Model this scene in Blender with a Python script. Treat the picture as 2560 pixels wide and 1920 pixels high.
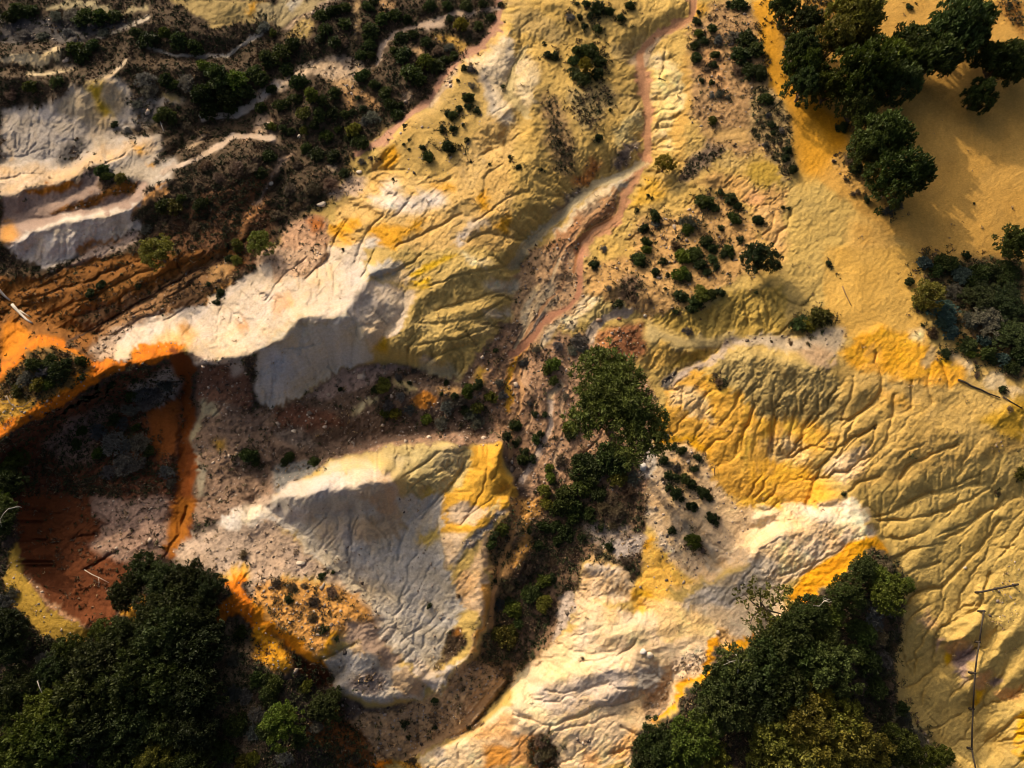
import bpy, math
import numpy as np
from mathutils import Vector, Matrix

for _o in list(bpy.data.objects):
    bpy.data.objects.remove(_o)
scene = bpy.context.scene
COL = scene.collection
RNG = np.random.default_rng(7)

# ------------------------------------------------------------------ camera, sky, sun, exposure
TILT = math.radians(20.0)          # the drone looks a little forward of straight down
DIST = 68.0                        # metres from the lens to the ground in the middle of the view
FPX = 1702.0                       # focal length in survey pixels (2560 px wide frame)
CT, ST = math.cos(TILT), math.sin(TILT)
CAM = (0.0, -DIST * ST, DIST * CT)
cam_data = bpy.data.cameras.new("camera")
cam_data.sensor_width = 36.0
cam_data.lens = 36.0 * FPX / 2560.0
cam_data.clip_end = 6000.0
cam = bpy.data.objects.new("camera", cam_data)
cam.location = CAM
cam.rotation_euler = (TILT, 0, 0)
COL.objects.link(cam)
scene.camera = cam

SUN_EL = math.radians(23.5)
SUN_DIR = np.array([-0.57, 0.82])  # towards the sun, seen in plan
SUN_DIR = SUN_DIR / np.linalg.norm(SUN_DIR)
world = bpy.data.worlds.new("World")
scene.world = world
world.use_nodes = True
wn = world.node_tree.nodes
wn.clear()
sky = wn.new("ShaderNodeTexSky")
sky.sky_type = 'NISHITA'
sky.sun_disc = False
sky.sun_elevation = SUN_EL
sky.sun_rotation = math.atan2(SUN_DIR[0], SUN_DIR[1])
sky.altitude = 300
sky.air_density = 0.35
sky.dust_density = 9.0
sky.ozone_density = 0.3
bgn = wn.new("ShaderNodeBackground")
bgn.inputs["Strength"].default_value = 0.15
won = wn.new("ShaderNodeOutputWorld")
world.node_tree.links.new(sky.outputs[0], bgn.inputs[0])
world.node_tree.links.new(bgn.outputs[0], won.inputs[0])

sun_data = bpy.data.lights.new("sun", 'SUN')
sun_data.energy = 2.75
sun_data.angle = math.radians(0.6)
sun_data.color = (1.0, 0.80, 0.56)
sun = bpy.data.objects.new("sun", sun_data)
_d = Vector((-SUN_DIR[0] * math.cos(SUN_EL), -SUN_DIR[1] * math.cos(SUN_EL), -math.sin(SUN_EL)))
sun.rotation_euler = _d.to_track_quat('-Z', 'Y').to_euler()
sun.location = (-30, 45, 60)
COL.objects.link(sun)

scene.view_settings.view_transform = 'Standard'
scene.view_settings.look = 'None'
scene.view_settings.exposure = 0.45
scene.view_settings.gamma = 1.0
scene.cycles.use_denoising = True
scene.cycles.denoising_prefilter = 'ACCURATE'
scene.cycles.pixel_filter_type = 'BLACKMAN_HARRIS'
scene.cycles.filter_width = 1.0
scene.cycles.max_bounces = 6
try:
    scene.view_settings.use_curve_mapping = False
except Exception:
    pass

# ------------------------------------------------------------------ survey: aerial-photo pixels to metres
def at(u, v, z):
    """Ground position (x, y) of survey pixel (u, v) whose surface height is z."""
    dx = (np.asarray(u, float) - 1280.0) / FPX
    dy = (960.0 - np.asarray(v, float)) / FPX
    wy = dy * CT + ST
    wz = dy * ST - CT
    t = (z - CAM[2]) / wz
    return CAM[0] + dx * t, CAM[1] + wy * t

TILES = {"C1": (0, 0), "C2": (640, 0), "C3": (1280, 0), "C4": (1880, 0),
         "C5": (0, 620), "C6": (640, 620), "C7": (1280, 620), "C8": (1880, 620),
         "C9": (0, 1240), "C10": (640, 1240), "C11": (1280, 1240), "C12": (1880, 1240), "F": (0, 0)}
TS = 680.0 / 1659.0
def px(tile, x, y):
    ox, oy = TILES[tile]
    s = 1.0 if tile == "F" else TS
    return ox + x * s, oy + y * s

# ------------------------------------------------------------------ grids and noise
STEP = 2.5
U0, U1, V0, V1 = -400.0, 2960.0, -300.0, 2220.0
NU, NV = int((U1 - U0) / STEP) + 1, int((V1 - V0) / STEP) + 1
gu = U0 + STEP * np.arange(NU)
gv = V0 + STEP * np.arange(NV)
U, V = np.meshgrid(gu, gv)
U = U.astype(np.float32); V = V.astype(np.float32)

def vnoise(u, v, scale, seed):
    """Smooth value noise in -1..1."""
    r = np.random.default_rng(seed)
    n = 256
    tab = r.uniform(-1, 1, (n, n)).astype(np.float32)
    x = u / scale + 71.3 + seed * 3.7
    y = v / scale + 37.9 + seed * 1.3
    xi = np.floor(x).astype(np.int32); yi = np.floor(y).astype(np.int32)
    fx = (x - xi).astype(np.float32); fy = (y - yi).astype(np.float32)
    fx = fx * fx * (3 - 2 * fx); fy = fy * fy * (3 - 2 * fy)
    x0 = xi % n; x1 = (xi + 1) % n; y0 = yi % n; y1 = (yi + 1) % n
    a = tab[y0, x0]; b = tab[y0, x1]; c = tab[y1, x0]; d = tab[y1, x1]
    return a + (b - a) * fx + (c - a) * fy + (a - b - c + d) * fx * fy

def fbm(u, v, scale, seed, octaves=4, gain=0.5):
    out = 0; amp = 1.0; tot = 0
    for k in range(octaves):
        out = out + amp * vnoise(u, v, scale / (2 ** k), seed + 17 * k)
        tot += amp; amp *= gain
    return out / tot

def box1(a, r, axis):
    if r < 1:
        return a
    a = np.moveaxis(a, axis, 0)
    p = np.concatenate([np.repeat(a[:1], r + 1, 0), a, np.repeat(a[-1:], r, 0)], 0)
    c = np.cumsum(p, 0, dtype=np.float64)
    o = (c[2 * r + 1:] - c[:-2 * r - 1]) / (2 * r + 1)
    return np.moveaxis(o.astype(np.float32), 0, axis)

def blur(a, sigma):
    r = max(0, int(round(sigma)))
    for _ in range(2):
        a = box1(box1(a, r, 0), r, 1)
    return a

def bil(a, x, y):
    """Bilinear sample of a at grid coordinates (x along columns, y along rows)."""
    h, w = a.shape[:2]
    x = np.clip(x, 0, w - 1.001); y = np.clip(y, 0, h - 1.001)
    xi = x.astype(np.int32); yi = y.astype(np.int32)
    fx = (x - xi); fy = (y - yi)
    if a.ndim == 3:
        fx = fx[..., None]; fy = fy[..., None]
    return (a[yi, xi] * (1 - fx) * (1 - fy) + a[yi, xi + 1] * fx * (1 - fy)
            + a[yi + 1, xi] * (1 - fx) * fy + a[yi + 1, xi + 1] * fx * fy)

def sstep(a, b, x):
    t = np.clip((x - a) / (b - a), 0, 1)
    return t * t * (3 - 2 * t)
# ------------------------------------------------------------------ relief: crest and valley lines with heights in metres
LINES = [
 ("F", [(-400,-300,2),(600,-300,2.5),(1280,-300,2.5),(2000,-300,4.5),(2960,-300,5)]),
 ("F", [(-400,-300,2),(-400,500,1),(-400,900,0),(-400,1300,0),(-400,2220,-1)]),
 ("F", [(2960,-300,5),(2960,600,5),(2960,1200,4),(2960,2220,0)]),
 ("F", [(-400,2220,-1),(600,2220,-2),(1000,2220,-6),(1500,2220,-3),(2000,2220,0),(2500,2220,-3),(2960,2220,0)]),
 # --- upper left: banks, white dome and slope, ridge A
 ("C1", [(0,60,1.5),(400,30,2),(900,20,2),(1400,20,2.5)]),
 ("C1", [(0,240,1.0),(500,230,1.2),(800,140,1.6)]),
 ("C1", [(0,345,2.4),(200,315,2.4),(380,290,2.6),(500,230,2.2)]),
 ("C1", [(0,420,1.2),(150,430,1.2),(310,410,1.3),(480,400,1.2),(700,350,1.2)]),
 ("C1", [(0,500,2.2),(200,480,2.2),(420,460,2.0),(560,440,1.8)]),
 ("C1", [(0,630,0.6),(150,640,0.7),(290,630,0.8)]),
 ("C1", [(310,600,1.5),(450,530,2.1),(560,500,2.4),(650,475,2.5),(700,440,2.3),(770,355,2.0)]),
 ("C1", [(820,130,2.2),(1000,180,2.6),(1250,230,2.4),(1400,300,2)]),
 ("C1", [(900,290,1.2),(1060,330,1.0),(1250,345,0.9),(1390,350,0.8),(1480,270,1.0),(1659,180,1.4)]),
 ("C1", [(850,400,1.5),(1100,400,2.4),(1300,430,2.6),(1450,480,2.2)]),
 ("C1", [(1240,725,-0.4),(1430,705,-0.2),(1530,650,0),(1659,540,0.3)]),
 ("C1", [(0,830,-0.3),(250,860,0),(500,840,0.1),(700,800,0.3),(950,740,0.2)]),
 ("C1", [(0,1000,-0.8),(250,980,-0.6),(430,1000,-0.2),(560,870,0.1),(640,830,0.3)]),
 ("C1", [(0,1195,0.9),(150,1185,1.1),(430,1105,1.7),(530,1030,1.9),(700,950,1.9),(960,840,1.6)]),
 ("C1", [(0,1270,-0.4),(200,1225,-0.4),(400,1180,0.2),(600,1120,0.7)]),
 ("C1", [(300,1300,0.1),(480,1225,0.9),(700,1140,1.5),(790,1100,1.6)]),
 ("C1", [(0,1350,-1.0),(200,1330,-0.9),(500,1285,-0.2),(700,1225,0.4),(850,1150,1.0)]),
 ("C1", [(0,1475,0.3),(100,1455,0.6),(400,1338,1.5),(600,1310,1.8),(780,1290,2.0),(880,1190,2.3),(1010,1110,2.4),(1200,980,2.3)]),
 ("C1", [(60,1560,-1.2),(250,1640,-1.2),(440,1590,-0.9),(600,1490,-0.5),(850,1420,0.2),(950,1340,0.9)]),
 ("C1", [(440,1560,-0.6),(560,1475,0.0),(720,1445,0.2)]),
 ("C1", [(1000,1040,1.6),(1200,1090,2.0),(1400,900,1.7),(1659,860,1.4)]),
 ("C1", [(1050,920,0.2),(1200,850,0.1),(1400,800,0),(1659,780,0.2)]),
 ("C1", [(900,1430,0.2),(1100,1400,0.9),(1400,1250,1.4),(1659,1050,1.6)]),
 ("C1", [(1210,1190,1.9),(1400,1130,2.2),(1600,950,2.1)]),
 ("C1", [(1280,1640,0.9),(1430,1450,1.0),(1510,1290,1.1),(1640,1180,1.2)]),
 # --- brown rilled valley
 ("C5", [(60,185,-1.3),(200,165,-0.9),(500,70,-0.2),(800,20,0.3)]),
 ("C5", [(150,250,-1.7),(400,170,-1.0),(650,90,-0.4)]),
 ("C5", [(200,320,-1.3),(450,230,-0.5),(750,130,0.1),(1000,60,0.8)]),
 ("C5", [(0,420,-1.6),(160,365,-2.0),(300,430,-2.2),(430,570,-2.4)]),
 ("C5", [(450,400,-1.0),(700,260,-0.1),(950,150,0.6),(1300,30,1.4)]),
 ("C5", [(430,570,-2.4),(700,410,-1.4),(1000,230,-0.5),(1350,60,0.6),(1500,-20,1.0)]),
 ("C5", [(650,500,-1.0),(900,360,-0.2),(1150,210,0.5),(1300,150,0.9)]),
 ("C5", [(540,650,-1.4),(640,690,-0.6),(720,590,-0.9),(830,500,-0.6),(1000,410,-0.2),(1250,330,0.4),(1450,210,0.8),(1659,90,1.2)]),
 ("C6", [(0,250,1.2),(130,170,1.4),(350,100,1.5),(450,0,1.6)]),
 # orange rim and wall of the pit
 ("C5", [(0,760,2.0),(130,620,2.4),(210,548,2.4),(330,552,2.4),(410,600,1.8),(560,680,1.3),(700,712,1.5),(820,705,1.9),(1040,640,2.3),(1160,660,2.4)]),
 ("C5", [(0,700,-0.5),(100,600,0.0),(190,530,0.4),(330,530,0.0),(420,580,-1.2)]),
 ("C5", [(200,720,2.5),(350,760,2.4),(480,800,2.0)]),
 ("C5", [(-200,1250,1.6),(40,1140,1.7),(200,1040,1.9),(400,950,2.0),(480,890,1.9),(560,805,1.7),(690,752,1.5),(800,735,1.6),(1030,685,1.9)]),
 ("C5", [(60,1310,-1.2),(220,1200,-2.2),(420,1110,-2.7),(560,1010,-2.8),(660,920,-2.7),(760,880,-2.4),(1000,810,-2.2)]),
 ("C5", [(1180,700,2.5),(1400,690,3.0),(1550,630,3.5)]),
 ("C5", [(1040,700,1.8),(1170,720,1.5)]),
 ("C5", [(1100,800,-3.28),(1150,900,-3.74),(1140,1100,-3.90),(1130,1300,-4.06),(1180,1500,-4.13),(1100,1659,-4.21)]),
 ("C5", [(1180,800,-0.8),(1210,920,-1.6),(1190,1100,-2.3),(1180,1300,-2.6),(1220,1500,-2.34)]),
 ("C5", [(1250,830,-0.4),(1450,810,0.2),(1530,950,-0.9)]),
 ("C5", [(740,960,-2.81),(850,950,-2.50),(1000,820,-2.8),(1080,820,-2.34)]),
 ("C5", [(560,1150,-3.28),(700,1250,-2.96),(850,1250,-2.89),(920,1230,-2.96)]),
 ("C5", [(880,1000,-3.28),(900,1150,-3.35),(980,1260,-3.59),(960,1450,-3.74)]),
 ("C5", [(230,1250,-2.96),(240,1450,-3.43),(400,1500,-3.82),(600,1450,-3.90)]),
 ("C5", [(1000,1050,-3.12),(1050,1150,-3.04),(1060,1250,-3.28)]),
 ("C9", [(130,60,0.0),(120,270,-0.2),(140,450,-0.2),(255,620,0.0),(390,740,0.2),(550,805,0.3)]),
 ("C9", [(200,80,-3.35),(230,250,-3.28),(300,450,-3.12),(450,620,-2.65),(640,680,-2.6)]),
 ("C9", [(400,100,-3.82),(700,180,-3.90),(1000,430,-3.43)]),
 ("C9", [(560,280,-3.43),(800,320,-2.96),(1000,250,-3.28)]),
 ("C9", [(0,500,0.1),(80,760,0.1),(250,880,0.2)]),
 # --- white ridge W, its shaded face, central gully
 ("C6", [(0,632,3.6),(180,502,4.2),(260,427,4.5),(480,433,4.5),(560,385,4.2),(640,420,3.7),(740,600,2.6)]),
 ("C6", [(0,900,-1.2),(50,980,-1.8),(200,940,-1.7),(350,840,-1.4),(500,760,-1.1),(700,700,-0.8),(960,730,-1.1),(1240,810,-0.8)]),
 ("C6", [(560,380,4.2),(640,250,3.5),(700,160,3.2),(840,110,3.3)]),
 ("C6", [(730,612,1.6),(860,500,2.1),(965,335,2.5),(1100,225,2.8),(1240,150,3.0),(1400,80,3.1)]),
 ("C6", [(740,590,1.0),(800,480,1.3),(900,350,1.7),(980,250,2.1)]),
 ("C6", [(840,620,1.2),(920,660,1.0),(1000,640,1.5),(1200,560,1.8),(1400,500,1.2)]),
 ("C6", [(780,700,0.0),(1000,700,0.4),(1180,690,0.6),(1330,590,0.6)]),
 ("C6", [(950,580,1.6),(1150,500,1.8),(1350,470,1.5)]),
 ("C6", [(980,450,1.9),(1200,380,2.1),(1500,330,1.4)]),
 ("C6", [(1010,340,2.2),(1200,260,2.5),(1560,160,1.8)]),
 ("C6", [(1000,400,1.7),(1300,310,1.8),(1540,240,1.2)]),
 ("C6", [(660,180,2.4),(740,190,2.0),(900,120,2.4)]),
 ("C6", [(0,1080,-2.6),(200,1180,-2.9),(480,1200,-2.6),(800,1180,-2.2),(1200,1150,-1.7),(1500,1150,-1.4)]),
 ("C6", [(100,1100,-1.9),(400,1050,-1.5),(600,1000,-1.0),(740,890,-0.6)]),
 ("C6", [(700,880,-0.4),(900,850,-0.3),(1200,900,-0.3),(1400,850,-0.4)]),
 ("C6", [(800,1060,-1.5),(1000,1040,-1.4),(1300,1060,-1.4)]),
 ("C6", [(0,1400,-3.4),(150,1330,-3.2),(380,1270,-2.9)]),
 ("C6", [(0,1560,-3.4),(200,1420,-2.4),(380,1340,-1.9)]),
 ("C6", [(1659,560,-0.6),(1590,700,-0.8),(1540,830,-1.0),(1560,1000,-1.2),(1560,1130,-1.5),(1520,1400,-1.8),(1620,1600,-2.0)]),
 # --- hump and bowl
 ("C6", [(90,1560,-0.6),(170,1540,0.9),(300,1520,2.2),(480,1490,2.9),(640,1440,3.2),(760,1390,3.1),(850,1420,2.6)]),
 ("C6", [(90,1530,-0.8),(150,1465,-0.1),(300,1415,0.7),(420,1365,1.0),(620,1335,1.4),(780,1335,1.9)]),
 ("C6", [(300,1570,1.3),(520,1560,2.0),(700,1500,2.6),(840,1470,2.5)]),
 ("C6", [(100,1640,-1.6),(300,1659,-0.9),(480,1650,0.1)]),
 ("C6", [(660,1275,-1.0),(850,1225,-0.4),(1100,1195,0.4),(1300,1195,0.6)]),
 ("C6", [(1300,1205,0.3),(1280,1330,-0.5),(1180,1470,-0.9),(1040,1600,-1.2)]),
 ("C6", [(1490,1195,1.1),(1500,1380,1.2),(1580,1480,0.9),(1560,1590,0.2)]),
 ("C10", [(80,60,-2.0),(220,180,-1.6),(320,330,-1.7),(440,440,-1.7),(560,600,-1.9),(690,700,-2.2)]),
 ("C10", [(250,120,-0.8),(480,90,0.2),(600,60,0.7)]),
 ("C10", [(570,300,-0.8),(700,320,-1.1),(880,330,-1.5)]),
 ("C10", [(500,450,-1.9),(700,600,-2.3),(800,740,-2.8),(900,860,-3.2),(1000,960,-3.6),(1060,1050,-3.9)]),
 ("C10", [(1150,20,-0.9),(1135,210,-1.3),(1120,300,-1.5),(1100,440,-1.8)]),
 ("C10", [(920,100,-0.6),(900,300,-1.4),(890,430,-1.8)]),
 ("C10", [(1420,110,0.2),(1310,220,-0.1),(1240,380,-0.7),(1180,480,-1.4)]),
 ("C10", [(1480,190,-0.5),(1400,300,-0.5),(1390,450,-0.6),(1395,600,-0.8),(1385,760,-1.2),(1350,850,-1.6),(1290,980,-2.2),(1150,1090,-3.0)]),
 ("C10", [(1220,560,-1.8),(1270,690,-2.0),(1210,760,-2.3),(1140,880,-2.7)]),
 ("C10", [(1260,860,-2.5),(1180,980,-3.4),(1090,1050,-3.8)]),
 ("C10", [(1480,620,-2.8),(1450,800,-3.4),(1420,950,-3.6)]),
 ("C10", [(1500,260,-1.5),(1450,420,-1.7),(1440,520,-2.0)]),
 ("C10", [(1640,140,-0.7),(1620,330,-0.9),(1560,440,-1.3),(1460,520,-1.8)]),
 ("C10", [(1659,520,-2.4),(1600,700,-3.0),(1560,900,-3.6)]),
 # --- lower-left hillside, orange scarp, white outcrop
 ("C9", [(1100,420,-1.5),(1300,300,-1.4),(1500,260,-1.6),(1659,240,-1.8)]),
 ("C9", [(1320,160,-1.8),(1450,110,-1.2),(1600,100,-1.4)]),
 ("C9", [(1320,690,0.4),(1420,600,0.9),(1530,610,0.8),(1659,690,0.7)]),
 ("C9", [(1340,560,-0.4),(1480,480,-0.2),(1560,560,0.2)]),
 ("C9", [(1350,790,-0.8),(1480,820,-1.2),(1640,1010,-1.6)]),
 ("C10", [(0,670,0.8),(110,800,0.7),(240,880,0.5),(370,995,0.2),(430,1060,-0.2)]),
 ("C10", [(0,760,-0.3),(100,860,-0.5),(220,950,-1.0),(330,1060,-2.0),(460,1140,-2.8)]),
 ("C10", [(0,1000,0.3),(120,1000,0.3),(220,1030,-0.2)]),
 ("C10", [(0,440,-1.2),(150,440,-0.9),(400,500,-0.9),(500,600,-0.8),(640,700,-1.0),(700,780,-1.4)]),
 ("C10", [(480,810,0.3),(420,950,0.2),(380,1000,0.1)]),
 ("C10", [(480,960,-0.9),(600,915,-0.5),(720,960,-0.8),(760,1040,-1.4)]),
 ("C10", [(480,1165,-1.6),(640,1220,-1.7),(800,1275,-2.0),(900,1240,-2.3),(1015,1150,-2.6)]),
 ("C10", [(500,1210,-3.4),(640,1270,-3.6),(800,1320,-3.8),(960,1270,-4.0),(1060,1200,-4.0)]),
 ("C10", [(780,1000,-2.2),(900,1045,-2.0),(980,1110,-2.4)]),
 ("C10", [(480,1240,-3.6),(600,1430,-4.4),(740,1580,-5.2),(860,1659,-5.7)]),
 ("C10", [(400,1260,-1.4),(450,1500,-2.2),(500,1659,-3.0)]),
 ("C10", [(100,1100,-0.5),(200,1400,-0.6),(200,1659,-0.8)]),
 # --- main gully G2
 ("C11", [(820,130,-0.9),(700,230,-1.3),(480,285,-1.7),(430,420,-2.1),(300,600,-2.7),(200,840,-3.3),(130,960,-3.8),(0,1090,-4.3)]),
 ("C10", [(1659,1050,-4.3),(1520,1190,-4.6),(1290,1440,-5.2),(1100,1520,-5.5),(960,1570,-5.7),(850,1650,-6.0),(800,1800,-6.3)]),
 ("C10", [(1290,1020,-2.8),(1230,1120,-3.4),(1150,1200,-3.9)]),
 ("C10", [(900,1420,-4.7),(1100,1300,-4.3),(1300,1180,-4.1)]),
 ("C11", [(0,400,-2.2),(60,300,-2.0),(150,200,-1.9),(300,120,-1.6)]),
 ("C11", [(40,560,-3.2),(150,480,-2.9),(260,400,-2.4)]),
 # --- pine gully and slopes above
 ("C7", [(0,660,-0.6),(50,610,-0.4),(130,540,0),(230,420,0.3),(350,350,0.7),(400,270,1.0),(410,130,1.4),(480,0,1.7)]),
 ("C7", [(280,880,-0.7),(450,680,0.2),(560,640,0.6)]),
 ("C7", [(60,1400,-1.5),(180,1180,-1.2),(260,900,-0.7),(400,780,-0.3),(450,560,0.3),(560,430,0.8)]),
 ("C7", [(400,1380,-1.4),(450,1150,-0.7),(500,950,-0.2),(700,800,0.2),(950,850,0.5)]),
 ("C7", [(0,1500,-1.7),(120,1300,-1.2),(300,1450,-1.4),(500,1550,-1.4),(800,1600,-1.0)]),
 ("C7", [(30,900,-1.0),(130,800,-0.5),(130,900,-0.5)]),
 ("C7", [(640,500,1.0),(620,620,0.9),(760,600,1.1)]),
 ("C7", [(950,850,0.6),(1020,790,0.9),(1110,710,1.3),(1230,640,1.7),(1310,570,2.1),(1450,555,2.6),(1659,565,3.2)]),
 ("C7", [(480,470,0.8),(560,420,0.9),(700,385,1.3),(800,460,1.4),(900,520,1.7),(1000,555,2.0),(1300,560,2.3)]),
 ("C7", [(900,560,1.9),(1000,600,2.2),(1110,620,2.3)]),
 ("C7", [(830,650,1.3),(920,710,1.2)]),
 ("C7", [(560,330,1.7),(750,370,1.9),(1000,380,2.8),(1200,330,3.4),(1380,260,3.8),(1500,240,4.0),(1659,220,4.2)]),
 ("C7", [(500,280,1.8),(620,200,2.5),(760,250,2.5),(960,250,3.2)]),
 ("C8", [(0,230,4.2),(120,230,4.3),(230,320,4.3),(360,370,4.2)]),
 ("C7", [(850,480,1.7),(1100,520,2.3),(1300,540,2.5),(1659,535,3.2)]),
 # --- yellow amphitheatre
 ("C7", [(950,860,0.8),(1050,800,1.4),(1170,755,2.2),(1230,700,2.6),(1330,640,3.1),(1500,630,3.5),(1659,640,3.8)]),
 ("C8", [(0,640,3.8),(220,690,4.2),(430,745,4.4),(540,760,4.4)]),
 ("C7", [(860,1060,0.0),(1000,1040,0.3),(1150,1060,0.9),(1250,1080,1.2)]),
 ("C7", [(860,1150,-0.4),(1000,1140,-0.1),(1120,1190,0.2),(1200,1320,0.2),(1270,1420,0.1),(1350,1490,0.0),(1450,1560,-0.1),(1560,1610,0.0)]),
 ("C7", [(1250,800,2.3),(1420,880,2.3),(1500,980,2.0),(1659,1050,1.9)]),
 ("C7", [(1260,1150,1.0),(1400,1300,0.9),(1500,1400,0.7),(1659,1480,0.7)]),
 ("C8", [(0,900,2.6),(200,950,2.6),(400,1000,2.7),(530,930,3.3)]),
 ("C8", [(0,1080,1.7),(200,1090,1.7),(400,1130,1.8),(520,1170,2.2)]),
 ("C8", [(0,1300,0.8),(200,1330,0.8),(340,1380,1.0),(450,1460,1.5)]),
 ("C8", [(0,1500,0.4),(150,1540,0.5),(330,1570,0.9),(500,1570,1.6),(570,1545,2.1)]),
 ("C11", [(960,60,-0.4),(1150,200,-0.4),(1280,300,-0.2),(1500,180,0.0),(1659,120,0.2)]),
 ("C11", [(1290,460,-0.8),(1180,350,-0.9),(1050,180,-0.8),(930,60,-0.7)]),
 ("C11", [(760,480,-1.0),(900,420,-0.6),(1050,400,-0.3),(1180,450,-0.4)]),
 ("C11", [(800,280,-0.9),(870,260,-0.4),(1000,330,-0.2)]),
 # white crest
 ("C12", [(0,120,0.6),(200,130,1.2),(400,60,1.9),(560,30,2.6),(650,60,3.0),(730,160,3.0),(770,250,2.9),(850,370,2.6)]),
 ("C11", [(1010,640,0.2),(1250,520,0.7),(1450,410,1.3),(1640,310,1.8)]),
 ("C12", [(0,350,1.8),(200,230,2.2),(450,170,2.5),(640,150,2.8)]),
 ("C12", [(0,600,0.6),(160,560,0.9),(330,470,1.3),(480,340,1.9),(640,270,2.4)]),
 ("C12", [(0,930,0.4),(50,830,0.6),(230,660,1.0),(350,640,1.5),(440,560,1.7),(560,470,2.0),(660,390,2.3),(740,330,2.5)]),
 ("C11", [(1150,690,0.2),(1350,670,0.4),(1500,600,0.7)]),
 ("C11", [(1250,840,0.6),(1300,890,0.4),(1400,880,0.6),(1510,850,0.8)]),
 ("C11", [(1000,660,0.2),(950,760,0.3),(1100,800,0.5),(1250,820,0.7)]),
 # white rock hill
 ("C11", [(390,790,-1.2),(450,690,-0.6),(560,660,-0.2),(700,670,0.0),(770,735,-0.2)]),
 ("C11", [(500,645,-1.0),(640,635,-1.0),(740,650,-1.0),(780,700,-0.9)]),
 ("C11", [(440,440,-0.8),(560,430,-0.4),(690,470,-0.2),(740,580,-0.4)]),
 ("C11", [(480,800,-0.2),(600,850,0.3),(700,850,0.5),(760,880,0.4)]),
 ("C11", [(260,860,-1.9),(300,960,-1.5),(420,990,-0.9),(600,990,-0.4),(700,940,0.0)]),
 ("C11", [(880,760,0.2),(900,900,0.1),(920,1040,-0.2)]),
 ("C11", [(150,1150,-1.5),(350,1120,-0.6),(550,1080,0.1),(740,1040,0.5)]),
 ("C11", [(250,1190,-1.3),(420,1180,-0.8),(600,1170,-0.3),(760,1160,0.0)]),
 ("C11", [(500,1260,-0.4),(640,1230,0.2),(800,1180,0.3)]),
 ("C11", [(60,1345,-1.9),(240,1395,-1.6),(450,1330,-1.0),(620,1280,-0.8),(780,1240,-0.6)]),
 ("C11", [(0,1220,-2.3),(60,1310,-2.0)]),
 ("C11", [(800,1060,0.1),(870,1060,-0.2),(850,1150,-0.5),(770,1230,-0.6)]),
 ("C11", [(260,1480,-1.8),(450,1450,-1.2),(650,1390,-0.8),(770,1380,-0.7)]),
 ("C11", [(840,1370,-0.4),(960,1290,-0.1),(1040,1180,0.0),(1150,1090,0.3),(1210,980,0.5),(1250,880,0.8)]),
 ("C11", [(860,1330,-1.2),(950,1200,-1.1),(970,1080,-0.9)]),
 ("C11", [(0,1659,-3.2),(250,1600,-2.4),(500,1600,-2.0),(740,1560,-1.0)]),
 ("C10", [(980,1640,-4.9),(1130,1540,-4.4),(1270,1490,-3.9),(1450,1335,-3.3),(1590,1230,-2.9)]),
 # forest ground bottom right
 ("C11", [(900,1380,0.6),(1050,1290,0.9),(1200,1120,1.1),(1300,970,1.2),(1520,930,1.3)]),
 ("C12", [(60,930,1.3),(250,720,1.7),(450,600,2.2),(640,430,2.6),(760,370,2.7)]),
 ("C12", [(0,1400,1.2),(400,1300,1.5),(640,900,1.9),(740,600,2.3)]),
 ("F", [(1750,2100,0.5),(2100,2100,0.7),(2300,2050,0.4)]),
 ("C12", [(850,380,2.5),(905,480,2.0),(915,600,1.6),(885,850,1.0),(875,1100,0.6),(865,1350,0.2)]),
 ("C12", [(930,560,0.2),(900,860,-0.8),(890,1100,-1.4),(880,1400,-1.8)]),
 # right basin
 ("C8", [(620,1400,2.6),(700,1560,1.9),(760,1659,1.5)]),
 ("C12", [(760,200,1.2),(860,390,0.9),(900,450,0.7)]),
 ("C8", [(540,950,4.0),(800,830,4.5),(1000,800,4.7),(1250,760,4.9),(1659,820,5.0)]),
 ("C8", [(560,1120,3.4),(690,960,3.7),(790,930,3.9)]),
 ("C8", [(790,760,4.5),(800,950,4.1),(820,1200,3.2),(860,1400,2.6),(900,1600,2.0)]),
 ("C8", [(950,1170,3.9),(1200,1150,4.3),(1400,1200,4.5)]),
 ("C8", [(1000,1400,3.0),(1200,1280,3.4),(1400,1330,3.6)]),
 ("C8", [(980,1480,2.6),(1200,1420,2.9),(1420,1430,3.1)]),
 ("C8", [(1450,1110,4.9),(1560,1000,5.1),(1659,980,5.2)]),
 ("C8", [(1420,1440,3.0),(1530,1530,2.8),(1540,1640,2.4)]),
 ("C8", [(1490,1390,3.6),(1620,1340,3.9)]),
 ("C12", [(1530,20,2.5),(1440,350,1.5),(1330,640,0.8),(1200,840,0.0),(1120,920,-0.6)]),
 ("C12", [(1440,560,1.6),(1480,800,1.0),(1400,900,0.4)]),
 ("C12", [(1160,890,0.7),(1260,860,0.9),(1380,760,1.4),(1420,690,1.6)]),
 ("C12", [(1330,1190,-0.2),(1390,1060,0.6),(1480,930,1.1),(1580,800,1.7),(1659,700,2.2)]),
 ("C12", [(1240,1000,-1.0),(1330,1000,-0.6),(1400,930,0.0),(1480,830,0.6)]),
 ("C12", [(1400,1260,-1.2),(1480,1120,-0.5),(1560,1040,0.2),(1659,920,0.8)]),
 ("C12", [(1480,1210,-0.5),(1560,1150,0.2),(1650,1030,0.9)]),
 ("C12", [(1390,1280,-1.1),(1500,1240,-0.8),(1650,1210,-0.4)]),
 ("C12", [(1000,1300,-1.9),(1200,1330,-1.9),(1400,1310,-1.6)]),
 ("C12", [(1040,760,-0.1),(1120,680,0.3),(1150,620,0.6)]),
 ("C12", [(930,1160,-1.7),(1150,1020,-1.3),(1230,1010,-1.1)]),
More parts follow.
